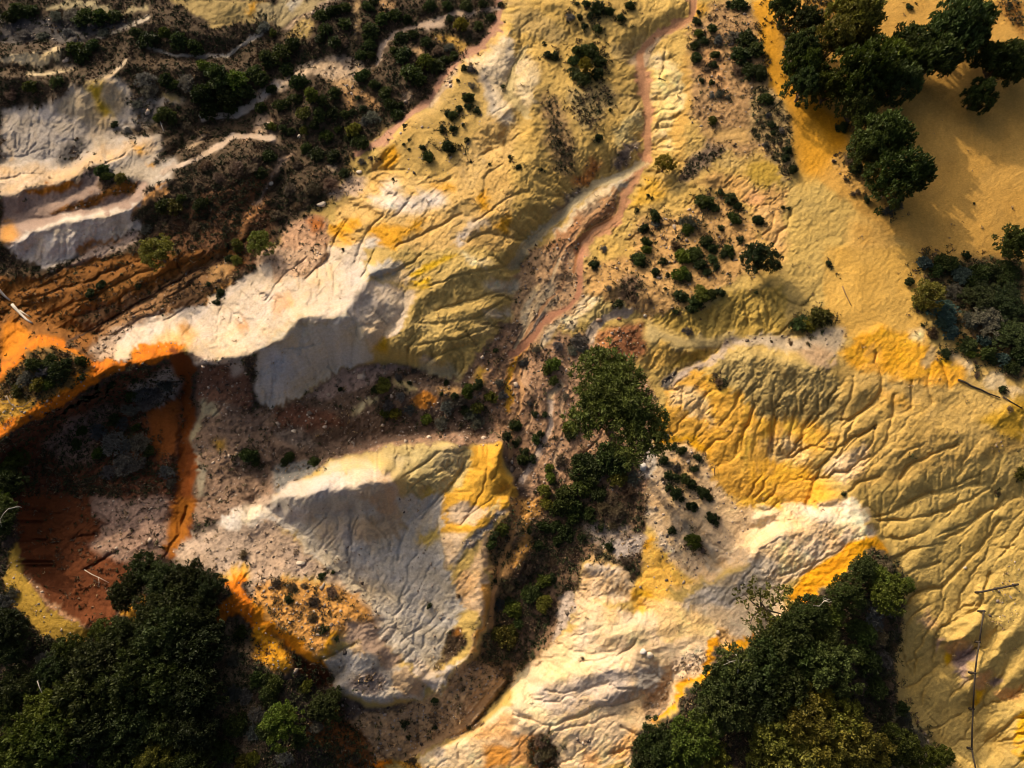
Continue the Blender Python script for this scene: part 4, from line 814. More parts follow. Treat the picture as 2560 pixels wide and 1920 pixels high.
# (tile, centre line, width px, colour, path kind)
TRACKS = [
 ("C2", [(1480,-120),(1482,0),(1480,130),(1380,250),(1250,352),(1120,480),(1050,620),(870,742),(750,872),(620,932)], 17, (0.34,0.205,0.135), "path"),
 ("C2", [(738,385),(760,285),(835,208),(920,172),(1000,152),(1130,100),(1280,80),(1475,58)], 12, (0.42,0.33,0.235), "path"),
 ("C1", [(1240,722),(1430,702),(1525,655),(1659,540),(1690,520)], 17, (0.47,0.42,0.34), "earth"),
 ("C1", [(600,232),(760,165),(900,100)], 9, (0.52,0.46,0.34), "earth"),
 ("C1", [(900,290),(1060,330),(1250,342),(1390,350),(1480,270),(1600,200)], 9, (0.36,0.33,0.26), "earth"),
 ("C1", [(640,470),(690,445),(770,360)], 10, (0.48,0.40,0.27), "earth"),
 ("C1", [(170,450),(400,440)], 9, (0.5,0.42,0.26), "earth"),
 ("C1", [(1000,1060),(1060,1020),(1200,980),(1330,885),(1430,825),(1659,850)], 14, (0.40,0.33,0.25), "earth"),
 ("C2", [(1640,300),(1570,410),(1540,560),(1600,660),(1640,720)], 14, (0.40,0.335,0.17), "earth"),
 ("C3", [(810,0),(0,0)], 0, S, "earth"),
 ("C3", [(1120,-60),(1095,110),(1000,165),(880,215),(800,290),(775,340),(790,500),(832,640),(832,900),(795,1030),(690,1190),(662,1330),(480,1432),(425,1540),(410,1659)], 19, PINK, "path"),
 ("C7", [(425,0),(410,130),(402,265),(340,355),(225,430),(130,530),(50,605),(0,640)], 17, (0.38,0.20,0.12), "path"),
 ("C3", [(800,1000),(700,1060),(500,1130),(350,1260),(200,1400),(80,1520),(0,1620)], 20, (0.44,0.37,0.215), "earth"),
 ("C7", [(470,570),(495,490),(560,425),(640,390),(720,385)], 18, (0.36,0.30,0.22), "earth"),
 ("C7", [(230,1000),(240,880),(300,830)], 14, (0.40,0.31,0.19), "earth"),
 ("C7", [(60,1410),(160,1250),(240,1080),(240,940)], 12, (0.42,0.34,0.26), "earth"),
 ("C3", [(640,1150),(560,1260),(470,1330),(330,1500),(240,1659)], 9, (0.40,0.25,0.13), "earth"),
 ("C3", [(610,1340),(500,1390),(420,1480),(370,1659)], 8, (0.30,0.15,0.07), "earth"),
 ("C7", [(350,0),(330,150),(290,260),(210,330),(150,420),(60,540)], 8, (0.36,0.22,0.12), "earth"),
 ("C7", [(300,60),(250,180),(160,300),(90,470),(20,600)], 7, (0.42,0.33,0.2), "earth"),
 ("C6", [(1640,640),(1600,760),(1630,880),(1600,1010),(1560,1130),(1550,1280)], 10, (0.42,0.26,0.13), "earth"),
 ("C7", [(100,640),(70,800),(150,900),(110,1050),(30,1180)], 9, (0.40,0.27,0.16), "earth"),
 ("C7", [(330,860),(300,980),(330,1100),(280,1220),(250,1380)], 8, (0.44,0.31,0.19), "earth"),
 ("C10", [(1600,60),(1560,250),(1480,430),(1440,600),(1430,800)], 12, (0.40,0.23,0.10), "earth"),
 ("C10", [(1500,1120),(1360,1300),(1200,1430),(1020,1530),(900,1600)], 14, (0.42,0.29,0.16), "earth"),
 ("C5", [(430,575),(700,415),(1000,235),(1340,70)], 6, (0.05,0.028,0.016), "earth"),
]

def poly_mask(pts, feather, uw, vw):
    """Soft mask of a closed outline over the survey grid -> (row slice, column slice, mask)."""
    p = np.array(pts, float)
    pad = 26 + feather * 2
    c0 = int(max(0, (p[:, 0].min() - pad - U0) / STEP)); c1 = int(min(NU, (p[:, 0].max() + pad - U0) / STEP + 2))
    r0 = int(max(0, (p[:, 1].min() - pad - V0) / STEP)); r1 = int(min(NV, (p[:, 1].max() + pad - V0) / STEP + 2))
    if c1 <= c0 or r1 <= r0:
        return None
    sl = (slice(r0, r1), slice(c0, c1))
    x = uw[sl]; y = vw[sl]
    ins = np.zeros(x.shape, bool)
    n = len(p)
    for i in range(n):
        x0, y0 = p[i]; x1, y1 = p[(i + 1) % n]
        if y0 == y1:
            continue
        c = (y0 > y) != (y1 > y)
        ins ^= c & (x < (x1 - x0) * (y - y0) / (y1 - y0) + x0)
    return sl, blur(ins.astype(np.float32), max(0.6, feather / STEP * 0.6))

def line_dist(pts, pad, uw, vw):
    p = np.array(pts, float)
    c0 = int(max(0, (p[:, 0].min() - pad - U0) / STEP)); c1 = int(min(NU, (p[:, 0].max() + pad - U0) / STEP + 2))
    r0 = int(max(0, (p[:, 1].min() - pad - V0) / STEP)); r1 = int(min(NV, (p[:, 1].max() + pad - V0) / STEP + 2))
    if c1 <= c0 or r1 <= r0:
        return None
    sl = (slice(r0, r1), slice(c0, c1))
    x = uw[sl]; y = vw[sl]
    d = np.full(x.shape, 1e9, np.float32)
    for (x0, y0), (x1, y1) in zip(p[:-1], p[1:]):
        ex, ey = x1 - x0, y1 - y0
        t = np.clip(((x - x0) * ex + (y - y0) * ey) / max(1e-6, ex * ex + ey * ey), 0, 1)
        d = np.minimum(d, np.hypot(x - x0 - t * ex, y - y0 - t * ey))
    return sl, d

# (tile, outline, direction the ribs run, spacing px, height m): ribs and pleats of the clay
RIBS = [
 ("C5", [(-100,150),(250,160),(800,20),(1400,-20),(1550,60),(1250,340),(850,500),(700,690),(540,655),(430,580),(200,540),(0,560)], (0.85,-0.5), 30, 0.256),
 ("C1", [(1000,1400),(1300,1150),(1659,1000),(1659,1659),(1100,1659)], (0.8,-0.6), 34, 0.116),
 ("C2", [(440,1420),(560,1200),(900,1060),(1300,1000),(1500,900),(1659,1000),(1659,1659),(400,1659)], (0.78,-0.62), 36, 0.116),
 ("C6", [(700,0),(1659,0),(1600,120),(1540,440),(1300,700),(960,720),(740,620),(980,300)], (0.88,-0.45), 26, 0.104),
 ("C3", [(830,330),(930,280),(1060,520),(1000,940),(870,940),(820,500)], (1.0,0.2), 15, 0.093),
 ("C3", [(560,300),(820,190),(760,420),(800,800),(640,880),(620,600)], (0.75,-0.6), 14, 0.074),
 ("C3", [(0,60),(260,120),(340,240),(0,240)], (0.6,1.0), 13, 0.041),
 ("C7", [(820,450),(1350,270),(1659,220),(1659,540),(1100,520)], (0.05,1.0), 14, 0.074),
 ("C8", [(0,220),(200,230),(340,370),(230,540),(0,540)], (0.55,0.9), 15, 0.052),
 ("C7", [(950,850),(1170,750),(1420,880),(1659,1050),(1659,1500),(1340,1480),(1100,1150),(880,1130)], (0.12,1.0), 30, 0.035),
 ("C8", [(0,800),(500,780),(560,1100),(420,1380),(0,1350)], (-0.12,1.0), 30, 0.059),
 ("C8", [(420,1250),(700,900),(900,760),(1659,900),(1659,1659),(740,1659),(560,1500)], (-0.72,0.68), 44, 0.046),
 ("C12", [(740,100),(1659,0),(1659,1659),(880,1659),(900,640)], (-0.72,0.68), 46, 0.049),
 ("C11", [(150,1150),(500,850),(900,700),(1250,820),(1100,1120),(780,1430),(700,1659),(0,1659),(0,1250)], (0.95,-0.35), 44, 0.087),
 ("C11", [(400,480),(720,460),(740,640),(480,660)], (0.95,-0.3), 26, 0.081),
 ("C11", [(900,0),(1659,100),(1659,320),(1250,460)], (0.9,0.55), 24, 0.035),
 ("C12", [(0,60),(700,30),(780,280),(300,480),(0,600)], (0.9,-0.42), 20, 0.046),
 ("C1", [(0,660),(700,480),(1000,620),(1050,1000),(500,1060),(0,1200)], (0.92,-0.4), 28, 0.081),
 ("C1", [(0,1440),(780,1270),(860,1400),(250,1640)], (0.85,0.55), 18, 0.035),
 ("C6", [(0,0),(720,0),(760,600),(560,380),(0,630)], (0.6,-0.8), 34, 0.098),
 ("C5", [(700,690),(900,450),(1659,100),(1659,580),(1150,690)], (0.7,-0.7), 30, 0.093),
 ("C6", [(0,630),(480,430),(720,680),(90,985)], (0.3,1.0), 34, 0.041),
 ("C6", [(380,1380),(800,1230),(1300,1200),(1000,1610),(880,1420)], (0.75,-0.55), 26, 0.064),
 ("C10", [(200,60),(1140,0),(1280,700),(1000,1040),(560,610)], (0.45,0.9), 30, 0.058),
 ("C10", [(980,1640),(1659,1100),(1659,1659)], (0.9,-0.5), 34, 0.064),
 ("C10", [(560,1370),(1000,1240),(1290,1020),(1500,1100),(1290,1430),(860,1640)], (0.8,-0.65), 20, 0.058),
 ("C9", [(150,0),(1100,0),(1000,400),(700,760),(400,740),(150,450)], (1.0,-0.25), 30, 0.131),
 ("C5", [(250,1150),(1080,780),(1080,1659),(200,1659)], (0.9,-0.5), 34, 0.101),
]

# (tile, course, half width px, depth m): the gullies one can follow by eye
GULLIES = [
 ("C8", [(790,870),(740,950),(650,1010),(560,1090),(500,1250),(430,1330),(380,1420),(340,1540),(345,1610)], 8, 0.42),
 ("C8", [(870,890),(865,1000),(840,1100),(830,1190)], 6, 0.32), ("C8", [(760,640),(740,700),(790,770),(800,830),(780,920)], 6, 0.28),
 ("C8", [(150,1040),(125,1150),(120,1260)], 6, 0.35), ("C8", [(270,780),(280,950),(250,1080),(240,1200)], 6, 0.35), ("C8", [(350,1030),(320,1120),(300,1240)], 7, 0.36),
 ("C8", [(760,1090),(700,1130),(600,1170),(540,1240),(510,1300)], 6, 0.33), ("C8", [(720,1270),(640,1300),(570,1380)], 6, 0.28), ("C8", [(780,1400),(660,1440),(590,1490)], 6, 0.28),
 ("C8", [(1390,1440),(1160,1490),(1080,1500),(960,1560),(850,1615),(740,1640)], 8, 0.40), ("C8", [(1250,1200),(1100,1250),(960,1330),(900,1400)], 8, 0.34),
 ("C8", [(620,780),(600,900),(550,1050)], 6, 0.30), ("C8", [(1160,700),(1190,780),(1190,850)], 5, 0.25), ("C8", [(1100,940),(1080,830),(1085,760)], 5, 0.22),
 ("C8", [(0,1010),(15,900)], 5, 0.25), ("C8", [(420,830),(410,760)], 4, 0.22), ("C8", [(980,800),(970,900),(975,980)], 4, 0.18), ("C8", [(780,1290),(760,1220)], 5, 0.2),
 ("C8", [(940,1560),(1030,1510),(1250,1440),(1400,1380)], 6, 0.26), ("C8", [(900,1300),(960,1240),(1060,1180)], 6, 0.22), ("C8", [(1180,1600),(1330,1540),(1450,1470)], 6, 0.30), ("C8", [(1380,1640),(1500,1590),(1540,1520)], 6, 0.30),
 ("C7", [(1045,860),(1040,1000),(1070,1050)], 5, 0.22), ("C7", [(1180,890),(1150,980),(1200,1080),(1230,1090)], 6, 0.28), ("C7", [(1400,890),(1340,1000),(1270,1090)], 7, 0.36), ("C7", [(1480,960),(1450,1070),(1380,1200),(1370,1250)], 7, 0.38), ("C7", [(1600,960),(1580,1100),(1590,1250)], 6, 0.34), ("C7", [(1530,1000),(1500,1120),(1480,1250)], 5, 0.28),
 ("C7", [(1490,300),(1520,400),(1540,520)], 4, 0.2), ("C7", [(1420,310),(1430,420),(1440,520)], 4, 0.2), ("C7", [(1360,330),(1340,430),(1330,520)], 4, 0.18), ("C7", [(1580,280),(1620,360),(1659,420)], 4, 0.2), ("C7", [(1280,360),(1250,440),(1240,520)], 4, 0.16),
 ("C8", [(110,220),(160,290),(230,330),(330,360)], 5, 0.26), ("C8", [(60,270),(90,340),(110,430)], 4, 0.22),
 ("C4", [(250,1280),(220,1370),(150,1430),(120,1520)], 4, 0.22), ("C4", [(150,1320),(120,1400),(60,1440)], 4, 0.2),
 ("C12", [(1230,60),(1080,110),(920,150),(760,150)], 6, 0.32), ("C12", [(1060,200),(1000,240),(900,270),(790,260)], 6, 0.30), ("C12", [(1180,290),(1080,300),(960,330),(870,400)], 6, 0.32), ("C12", [(1150,400),(1000,440),(900,490)], 6, 0.30),
 ("C12", [(1500,150),(1440,260),(1330,380),(1250,470),(1150,560),(1080,570),(1000,590),(930,650)], 8, 0.42), ("C12", [(1460,480),(1430,540),(1380,690),(1300,720),(1160,790),(1130,880)], 7, 0.40),
 ("C12", [(1080,660),(1000,710),(930,770)], 5, 0.26), ("C12", [(1140,1020),(1010,1150),(900,1170)], 6, 0.30), ("C12", [(1340,1100),(1280,1150),(1220,1210)], 5, 0.26), ("C12", [(1160,890),(1060,960),(960,1010)], 6, 0.26), ("C12", [(1280,1330),(1150,1400),(1000,1440)], 6, 0.26), ("C12", [(1560,1400),(1450,1480),(1380,1560)], 6, 0.28),
 ("C12", [(1659,160),(1560,330),(1480,440)], 5, 0.2), ("C12", [(1420,90),(1300,200),(1180,260)], 6, 0.28), ("C12", [(1350,160),(1250,190),(1130,230)], 5, 0.22),
 ("C2", [(770,1310),(700,1390),(650,1480),(600,1600)], 6, 0.30), ("C2", [(1180,1080),(1080,1110),(960,1140)], 5, 0.20), ("C2", [(1659,1150),(1560,1200),(1430,1280),(1330,1350)], 6, 0.28), ("C2", [(1250,1310),(1100,1390),(980,1430),(860,1500)], 6, 0.30), ("C2", [(560,1340),(520,1420),(490,1480),(430,1580),(360,1640)], 5, 0.28), ("C2", [(960,1180),(880,1280),(780,1360)], 5, 0.22), ("C2", [(1500,1010),(1400,1100),(1380,1200)], 5, 0.2), ("C2", [(1540,1430),(1420,1420),(1300,1470)], 5, 0.24),
 ("C2", [(1640,800),(1540,860),(1400,940)], 6, 0.25), ("C2", [(1610,560),(1500,650),(1440,690)], 4, 0.16),
 ("C6", [(440,0),(420,80),(300,190)], 5, 0.28), ("C6", [(310,60),(180,160),(60,330)], 5, 0.25), ("C6", [(1500,330),(1350,420),(1200,450),(1000,470)], 6, 0.30), ("C6", [(1560,250),(1400,290),(1200,350),(1080,380)], 6, 0.28), ("C6", [(1400,480),(1270,540),(1120,570),(960,590)], 5, 0.26), ("C6", [(1330,590),(1200,620),(1050,680)], 5, 0.24), ("C6", [(1600,90),(1400,140),(1200,190),(1060,230)], 5, 0.22), ("C6", [(1000,30),(900,110),(740,190)], 6, 0.26), ("C6", [(650,180),(690,90),(720,20)], 5, 0.24),
 ("C6", [(160,600),(300,610),(420,570)], 4, 0.16), ("C6", [(270,450),(290,600),(330,720)], 4, 0.14), ("C6", [(440,470),(540,600),(560,680)], 4, 0.14), ("C6", [(560,390),(600,460),(620,540)], 4, 0.16), ("C6", [(600,480),(760,470)], 3, 0.12),
 ("C6", [(1280,1280),(1200,1430),(1100,1550),(1000,1650)], 7, 0.36), ("C6", [(1260,1230),(1120,1260),(900,1400)], 5, 0.22), ("C6", [(1180,1330),(1060,1400),(930,1490)], 4, 0.2), ("C6", [(1420,1250),(1400,1420),(1340,1560),(1280,1650)], 5, 0.24), ("C6", [(1500,1300),(1440,1420)], 4, 0.2),
 ("C10", [(1060,60),(960,130),(920,180),(890,290),(870,390)], 6, 0.28), ("C10", [(590,330),(570,230),(620,130)], 5, 0.25), ("C10", [(760,240),(780,330),(840,400)], 5, 0.2), ("C10", [(1440,10),(1370,60),(1290,130),(1260,170)], 4, 0.2), ("C10", [(480,420),(560,500),(680,610)], 4, 0.18), ("C10", [(700,420),(780,560),(840,640)], 4, 0.16), ("C10", [(1060,420),(1000,560),(920,700)], 4, 0.16), ("C10", [(1010,800),(960,820),(880,900)], 5, 0.2), ("C10", [(860,800),(820,870),(790,900)], 5, 0.2), ("C10", [(1120,700),(1060,780)], 4, 0.16),
 ("C11", [(0,1335),(120,1370),(240,1395),(400,1345),(500,1290),(640,1262),(780,1240)], 5, 0.34), ("C11", [(200,1180),(320,1200),(400,1180)], 4, 0.2), ("C11", [(760,1180),(680,1180),(600,1160),(450,1170)], 4, 0.22), ("C11", [(370,835),(500,840),(560,800)], 4, 0.2), ("C11", [(420,1000),(600,993),(700,955),(745,915),(760,880)], 5, 0.3), ("C11", [(240,1390),(222,1460)], 4, 0.26), ("C11", [(590,1580),(700,1555),(760,1540)], 4, 0.24), ("C11", [(650,1400),(770,1470)], 4, 0.24), ("C11", [(560,1090),(540,1060)], 4, 0.2), ("C11", [(250,1430),(400,1400),(620,1330)], 4, 0.22), ("C11", [(770,1010),(830,1030),(880,1090)], 4, 0.22), ("C11", [(680,670),(770,740)], 5, 0.24),
 ("C11", [(1290,450),(1180,350),(1040,190),(940,70)], 7, 0.22), ("C11", [(1640,250),(1480,340),(1330,440)], 4, 0.16), ("C11", [(1300,340),(1200,300)], 3, 0.14), ("C11", [(900,400),(960,520)], 4, 0.14),
 ("C12", [(180,490),(330,430),(420,390)], 4, 0.16), ("C12", [(330,20),(345,100)], 3, 0.16), ("C12", [(560,300),(400,400),(290,490)], 4, 0.14),
 ("C5", [(150,320),(330,270),(560,190),(800,90),(1000,20)], 6, 0.36), ("C5", [(200,200),(420,120),(700,60)], 6, 0.34), ("C5", [(450,420),(650,350),(850,240),(1050,120),(1250,20)], 6, 0.38), ("C5", [(430,560),(600,470),(800,370),(1000,250),(1200,120),(1350,50)], 8, 0.55), ("C5", [(560,540),(700,460),(900,370),(1100,260),(1250,160)], 6, 0.36), ("C5", [(1000,440),(1100,390),(1240,290)], 5, 0.26), ("C5", [(100,270),(240,240),(380,180)], 5, 0.3), ("C5", [(600,280),(760,200),(960,110)], 5, 0.28), ("C5", [(300,410),(460,330),(640,260)], 5, 0.28), ("C5", [(700,520),(860,430),(1000,390)], 5, 0.24),
 ("C1", [(850,1350),(1000,1330),(1150,1260)], 6, 0.3), ("C1", [(1220,1180),(1400,1150),(1560,1060)], 6, 0.32), ("C1", [(1300,1560),(1480,1480),(1620,1380)], 6, 0.4), ("C1", [(1000,930),(1150,890),(1250,850),(1420,820)], 6, 0.34), ("C1", [(1120,1659),(1300,1560)], 6, 0.3),
 ("C1", [(0,1090),(120,1060),(260,1050)], 4, 0.2), ("C1", [(640,1000),(720,960),(860,880)], 4, 0.2), ("C1", [(200,660),(250,740),(300,790)], 5, 0.25), ("C1", [(700,640),(760,690)], 4, 0.18), ("C1", [(560,1000),(460,1090)], 4, 0.2), ("C1", [(0,960),(140,950),(260,910)], 4, 0.2),
 ("C3", [(0,60),(60,120),(120,200)], 4, 0.16), ("C3", [(130,130),(170,200)], 4, 0.16), ("C3", [(200,140),(250,220)], 4, 0.16), ("C3", [(940,290),(930,420),(900,480)], 5, 0.22), ("C3", [(1040,540),(930,580),(860,590)], 4, 0.18), ("C3", [(1000,660),(920,680),(850,720)], 4, 0.18), ("C3", [(980,770),(900,790)], 4, 0.16),
 ("C9", [(520,450),(640,380),(700,350)], 6, 0.4), ("C9", [(580,100),(680,150),(560,260)], 6, 0.35), ("C9", [(300,300),(500,250),(620,230)], 5, 0.3), ("C9", [(1150,60),(1100,220),(1000,380)], 8, 0.5),
 ("C10", [(1560,1090),(1500,1200),(1380,1340),(1290,1440)], 8, 0.45), ("C10", [(390,1000),(480,960),(600,900)], 5, 0.3), ("C10", [(500,1200),(640,1260),(800,1310),(920,1290)], 6, 0.4), ("C10", [(1250,1600),(1230,1520),(1290,1470)], 4, 0.24), ("C10", [(1550,1310),(1659,1360)], 4, 0.22),
]
# ------------------------------------------------------------------ build the ground
def shed(h, step, k, n):
    """Crumble whatever stands steeper than dry earth can."""
    cell = step / 25.0
    cu = U0 + step * np.arange(h.shape[1]); cv = V0 + step * np.arange(h.shape[0])
    tx = (cu - 1280.0) / FPX; ty = np.tan(TILT + np.arctan((960.0 - cv) / FPX))
    lim = lambda t: k * cell / np.maximum(np.abs(t), 1e-3)
    m = 1.7 * cell
    lo0 = np.where(ty > 0, -np.minimum(lim(ty), m), -m)[1:, None].astype(np.float32); hi0 = np.where(ty < 0, np.minimum(lim(ty), m), m)[1:, None].astype(np.float32)
    lo1 = np.where(tx < 0, -np.minimum(lim(tx), m), -m)[None, 1:].astype(np.float32); hi1 = np.where(tx > 0, np.minimum(lim(tx), m), m)[None, 1:].astype(np.float32)
    for _ in range(n):
        df = np.diff(h, axis=0); ex = (np.clip(df, lo0, hi0) - df) * 0.45
        h[1:] += ex * 0.5; h[:-1] -= ex * 0.5
        df = np.diff(h, axis=1); ex = (np.clip(df, lo1, hi1) - df) * 0.45
        h[:, 1:] += ex * 0.5; h[:, :-1] -= ex * 0.5
    return h

def streams(h, soft, rounds, power, cap):
    """Rain gathers into branching streams that cut down where much water runs (5 px survey grid)."""
    nr, nc = h.shape
    start = h.copy()
    idx = np.arange(nr * nc).reshape(nr, nc)
    offs = [(-1, 0, 1.0), (1, 0, 1.0), (0, -1, 1.0), (0, 1, 1.0), (-1, -1, 1.414), (-1, 1, 1.414), (1, -1, 1.414), (1, 1, 1.414)]
    jit = np.random.default_rng(77)
    cell = 0.2
    for it in range(rounds):
        w = h + jit.uniform(0, 0.012, h.shape)
        for _ in range(40):                        # fill the puddles so that water keeps running
            p = np.pad(w, 1, mode='edge'); mn = np.full(w.shape, 1e9)
            for dy, dx, l in offs:
                mn = np.minimum(mn, p[1 + dy:1 + dy + nr, 1 + dx:1 + dx + nc])
            w[1:-1, 1:-1] = np.maximum(w, mn + 1e-4)[1:-1, 1:-1]
        p = np.pad(w, 1, mode='edge'); pi = np.pad(idx, 1, mode='edge')
        best = np.zeros(w.shape); rec = idx.copy()
        for dy, dx, l in offs:
            s = (w - p[1 + dy:1 + dy + nr, 1 + dx:1 + dx + nc]) / (l * cell)
            b = s > best
            best = np.where(b, s, best); rec = np.where(b, pi[1 + dy:1 + dy + nr, 1 + dx:1 + dx + nc], rec)
        order = np.argsort(-w.ravel()).tolist(); rl = rec.ravel().tolist(); A = [1.0] * (nr * nc)
        for i in order:
            r = rl[i]
            if r != i:
                A[r] += A[i]
        A = np.array(A).reshape(nr, nc)
        cut = power * soft * np.sqrt(np.minimum(A, 4000.0)) * best
        cut = np.minimum(cut, 0.45 * best * cell)
        h = np.maximum(h - cut, start - cap * soft)
        h = h + 0.06 * (blur(h.astype(np.float32), 1) - h)
    return h.astype(np.float32), np.log(A).astype(np.float32)
H = solve_relief()
_bu = 11 * vnoise(U, V, 48, 14) + 6 * vnoise(U, V, 20, 15) + 2.5 * vnoise(U, V, 8, 16)
_bv = 11 * vnoise(U, V, 48, 24) + 6 * vnoise(U, V, 20, 25) + 2.5 * vnoise(U, V, 8, 26)
H = bil(H, (U + _bu - U0) / STEP, (V + _bv - V0) / STEP).astype(np.float32)      # no crest runs dead straight
uw = U + 9 * vnoise(U, V, 55, 11) + 5 * vnoise(U, V, 19, 12) + 2.5 * vnoise(U, V, 7, 13)
vw = V + 9 * vnoise(U, V, 55, 21) + 5 * vnoise(U, V, 19, 22) + 2.5 * vnoise(U, V, 7, 23)
ALB = np.empty((NV, NU, 3), np.float32); ALB[:] = (0.43, 0.32, 0.115)
SCRUB = np.zeros((NV, NU), np.float32); RUBBLE = np.zeros((NV, NU), np.float32)
RILL = np.full((NV, NU), 0.6, np.float32)
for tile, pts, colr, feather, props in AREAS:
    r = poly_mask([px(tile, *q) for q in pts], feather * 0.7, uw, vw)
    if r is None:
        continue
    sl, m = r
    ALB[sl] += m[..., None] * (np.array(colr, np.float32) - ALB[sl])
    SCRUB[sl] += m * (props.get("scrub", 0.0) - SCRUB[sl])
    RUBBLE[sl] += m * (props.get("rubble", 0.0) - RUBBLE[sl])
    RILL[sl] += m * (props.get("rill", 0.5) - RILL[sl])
PATHM = np.zeros((NV, NU), np.float32)
for tile, pts, wid, colr, kind in TRACKS:
    if wid <= 0:
        continue
    r = line_dist([px(tile, *q) for q in pts], wid * 2 + 20, U * 0.55 + uw * 0.45, V * 0.55 + vw * 0.45)
    if r is None:
        continue
    sl, d = r
    wv = 0.95 + 0.35 * vnoise(U[sl], V[sl], 60, 97) + 0.25 * vnoise(U[sl], V[sl], 17, 98)
    d = d / np.maximum(wv, 0.45)
    m = 1 - sstep(wid * 0.30, wid * 0.72, d)
    ALB[sl] += m[..., None] * (np.array(colr, np.float32) - ALB[sl])
    SCRUB[sl] *= 1 - m; RUBBLE[sl] *= 1 - 0.85 * m; RILL[sl] *= 1 - m
    H[sl] -= 0.10 * m
    if kind == "path":
        PATHM[sl] = np.maximum(PATHM[sl], (d < wid * 0.5).astype(np.float32))
# the wide sand track on the plateau
_r = poly_mask([px("C4", *q) for q in [(-30,-300),(100,-300),(112,0),(185,230),(250,500),(400,680),(540,780),(540,880),(480,1000),(560,1190),(740,1290),(960,1659),(1000,1800),(1040,2060),(720,2060),(560,1900),(440,1700),(330,1300),(300,1050),(235,700),(115,450),(60,200),(0,0)]], 2, uw, vw)
SANDM = np.zeros((NV, NU), np.float32); SANDM[_r[0]] = _r[1]

# cliffs crumble first; they stay clean of rills
HB = bil(H, *np.meshgrid(np.arange(0, NU, 2), np.arange(0, NV, 2))).astype(np.float32)
HS = shed(HB.copy(), 2 * STEP, 0.50, 160)
_gy, _gx = np.gradient(blur(HS, 1), 0.2)
STEEP = sstep(0.75, 1.3, np.hypot(_gx, _gy)).astype(np.float32)
_fx, _fy = np.meshgrid(np.arange(NU) / 2.0, np.arange(NV) / 2.0)
H += bil(HS - HB, _fx, _fy).astype(np.float32)
H += (blur(H, 3) - H) * bil(STEEP, _fx, _fy)
RILL *= 1 - 0.6 * bil(STEEP, _fx, _fy).astype(np.float32)
# large gentle unevenness, then running water
H += 0.30 * fbm(U, V, 190, 31, 3) * sstep(0.0, 0.5, RILL) + 0.10 * fbm(U, V, 60, 33, 3)
VAR = 0.25 + 0.95 * sstep(-0.45, 0.45, fbm(U, V, 230, 34, 3))
H += RILL * VAR * 0.10 * (np.abs(fbm(uw, vw, 70, 35, 4)) * -2 + 0.5)
H += RILL * 0.05 * fbm(U, V, 12, 36, 3)
for k, (tile, pts, (ax, ay), gap, amp) in enumerate(RIBS):
    r = poly_mask([px(tile, *q) for q in pts], 40, uw, vw)
    if r is None:
        continue
    sl, m = r
    l = math.hypot(ax, ay); ax, ay = ax / l, ay / l
    bend = 22 * vnoise(U[sl], V[sl], 120, 300 + k) + 7 * vnoise(U[sl], V[sl], 38, 330 + k)
    al_ = U[sl] * ax + V[sl] * ay
    ac_ = -U[sl] * ay + V[sl] * ax + bend
    n_ = 0.65 * (1 - 2 * np.abs(vnoise(ac_, al_ / 5.0, gap, 360 + k))) + 0.35 * (1 - 2 * np.abs(vnoise(ac_, al_ / 4.0, gap * 0.45, 390 + k)))
    H[sl] += m * amp * (n_ - 0.2) * (0.45 + 0.75 * VAR[sl])
# dried-out cracks and ledges
crk = np.abs(fbm(uw * 0.8, vw, 80, 37, 4)); crk2 = np.abs(fbm(uw, vw * 0.8, 46, 38, 3))
H -= sstep(0.5, 0.95, RILL) * (0.16 * np.exp(-(crk / 0.016) ** 2) * sstep(-0.1, 0.4, fbm(U, V, 130, 39, 2)) + 0.09 * np.exp(-(crk2 / 0.022) ** 2) * sstep(0.0, 0.4, fbm(U, V, 90, 40, 2)))
H0 = H.copy()

_c = slice(0, None, 2)
HC = H[_c, _c].astype(np.float64)
HE, FLOW = streams(HC.copy(), np.clip(RILL[_c, _c], 0, 1) * (0.5 + 0.5 * VAR[_c, _c]), 14, 0.0050, 0.60)
H += bil((HE - HC).astype(np.float32), _fx, _fy).astype(np.float32)
FLOW = bil(FLOW, _fx, _fy)
CUT = H - H0                                        # how much water took or left
for k, (tile, pts, wid, dep) in enumerate(GULLIES):
    bu = 0.45 * U + 0.55 * uw; bv = 0.45 * V + 0.55 * vw
    r = line_dist([px(tile, *q) for q in pts], wid * 5, bu, bv)
    if r is None:
        continue
    sl, dd = r
    nn = 0.75 + 0.45 * vnoise(U[sl], V[sl], 45, 500 + k)
    w_ = wid * (0.8 + 0.3 * vnoise(U[sl], V[sl], 30, 540))
    H[sl] -= dep * nn * (0.65 * np.maximum(0, 1 - dd / w_) + 0.35 * np.exp(-(dd / (w_ * 2.2)) ** 2))
# stony and littered ground is rough
st = vnoise(uw, vw, 9, 41) * 0.6 + vnoise(uw, vw, 5, 42) * 0.5
H += RUBBLE * 0.10 * np.maximum(st, -0.2) + SCRUB * 0.07 * vnoise(U, V, 14, 44) + SCRUB * 0.04 * vnoise(U, V, 6, 45)
H += (0.2 + RILL) * (0.030 * vnoise(U, V, 6, 46) + 0.035 * vnoise(uw, vw, 11, 47) + 0.035 * (0.4 - np.abs(fbm(uw, vw, 26, 48, 3))))
FLATS = sstep(0.3, 0.05, RILL)
H += FLATS * (0.016 * vnoise(U, V, 6.5, 49) + 0.012 * vnoise(U, V, 4, 50) + 0.03 * vnoise(U, V, 40, 53))
ALB *= (1 + FLATS * (0.05 * fbm(U, V, 60, 55, 4) + 0.05 * vnoise(U, V, 6, 56)))[..., None]
mb = blur(PATHM, 2)
H = H * (1 - 0.8 * mb) + blur(H, 5) * 0.8 * mb

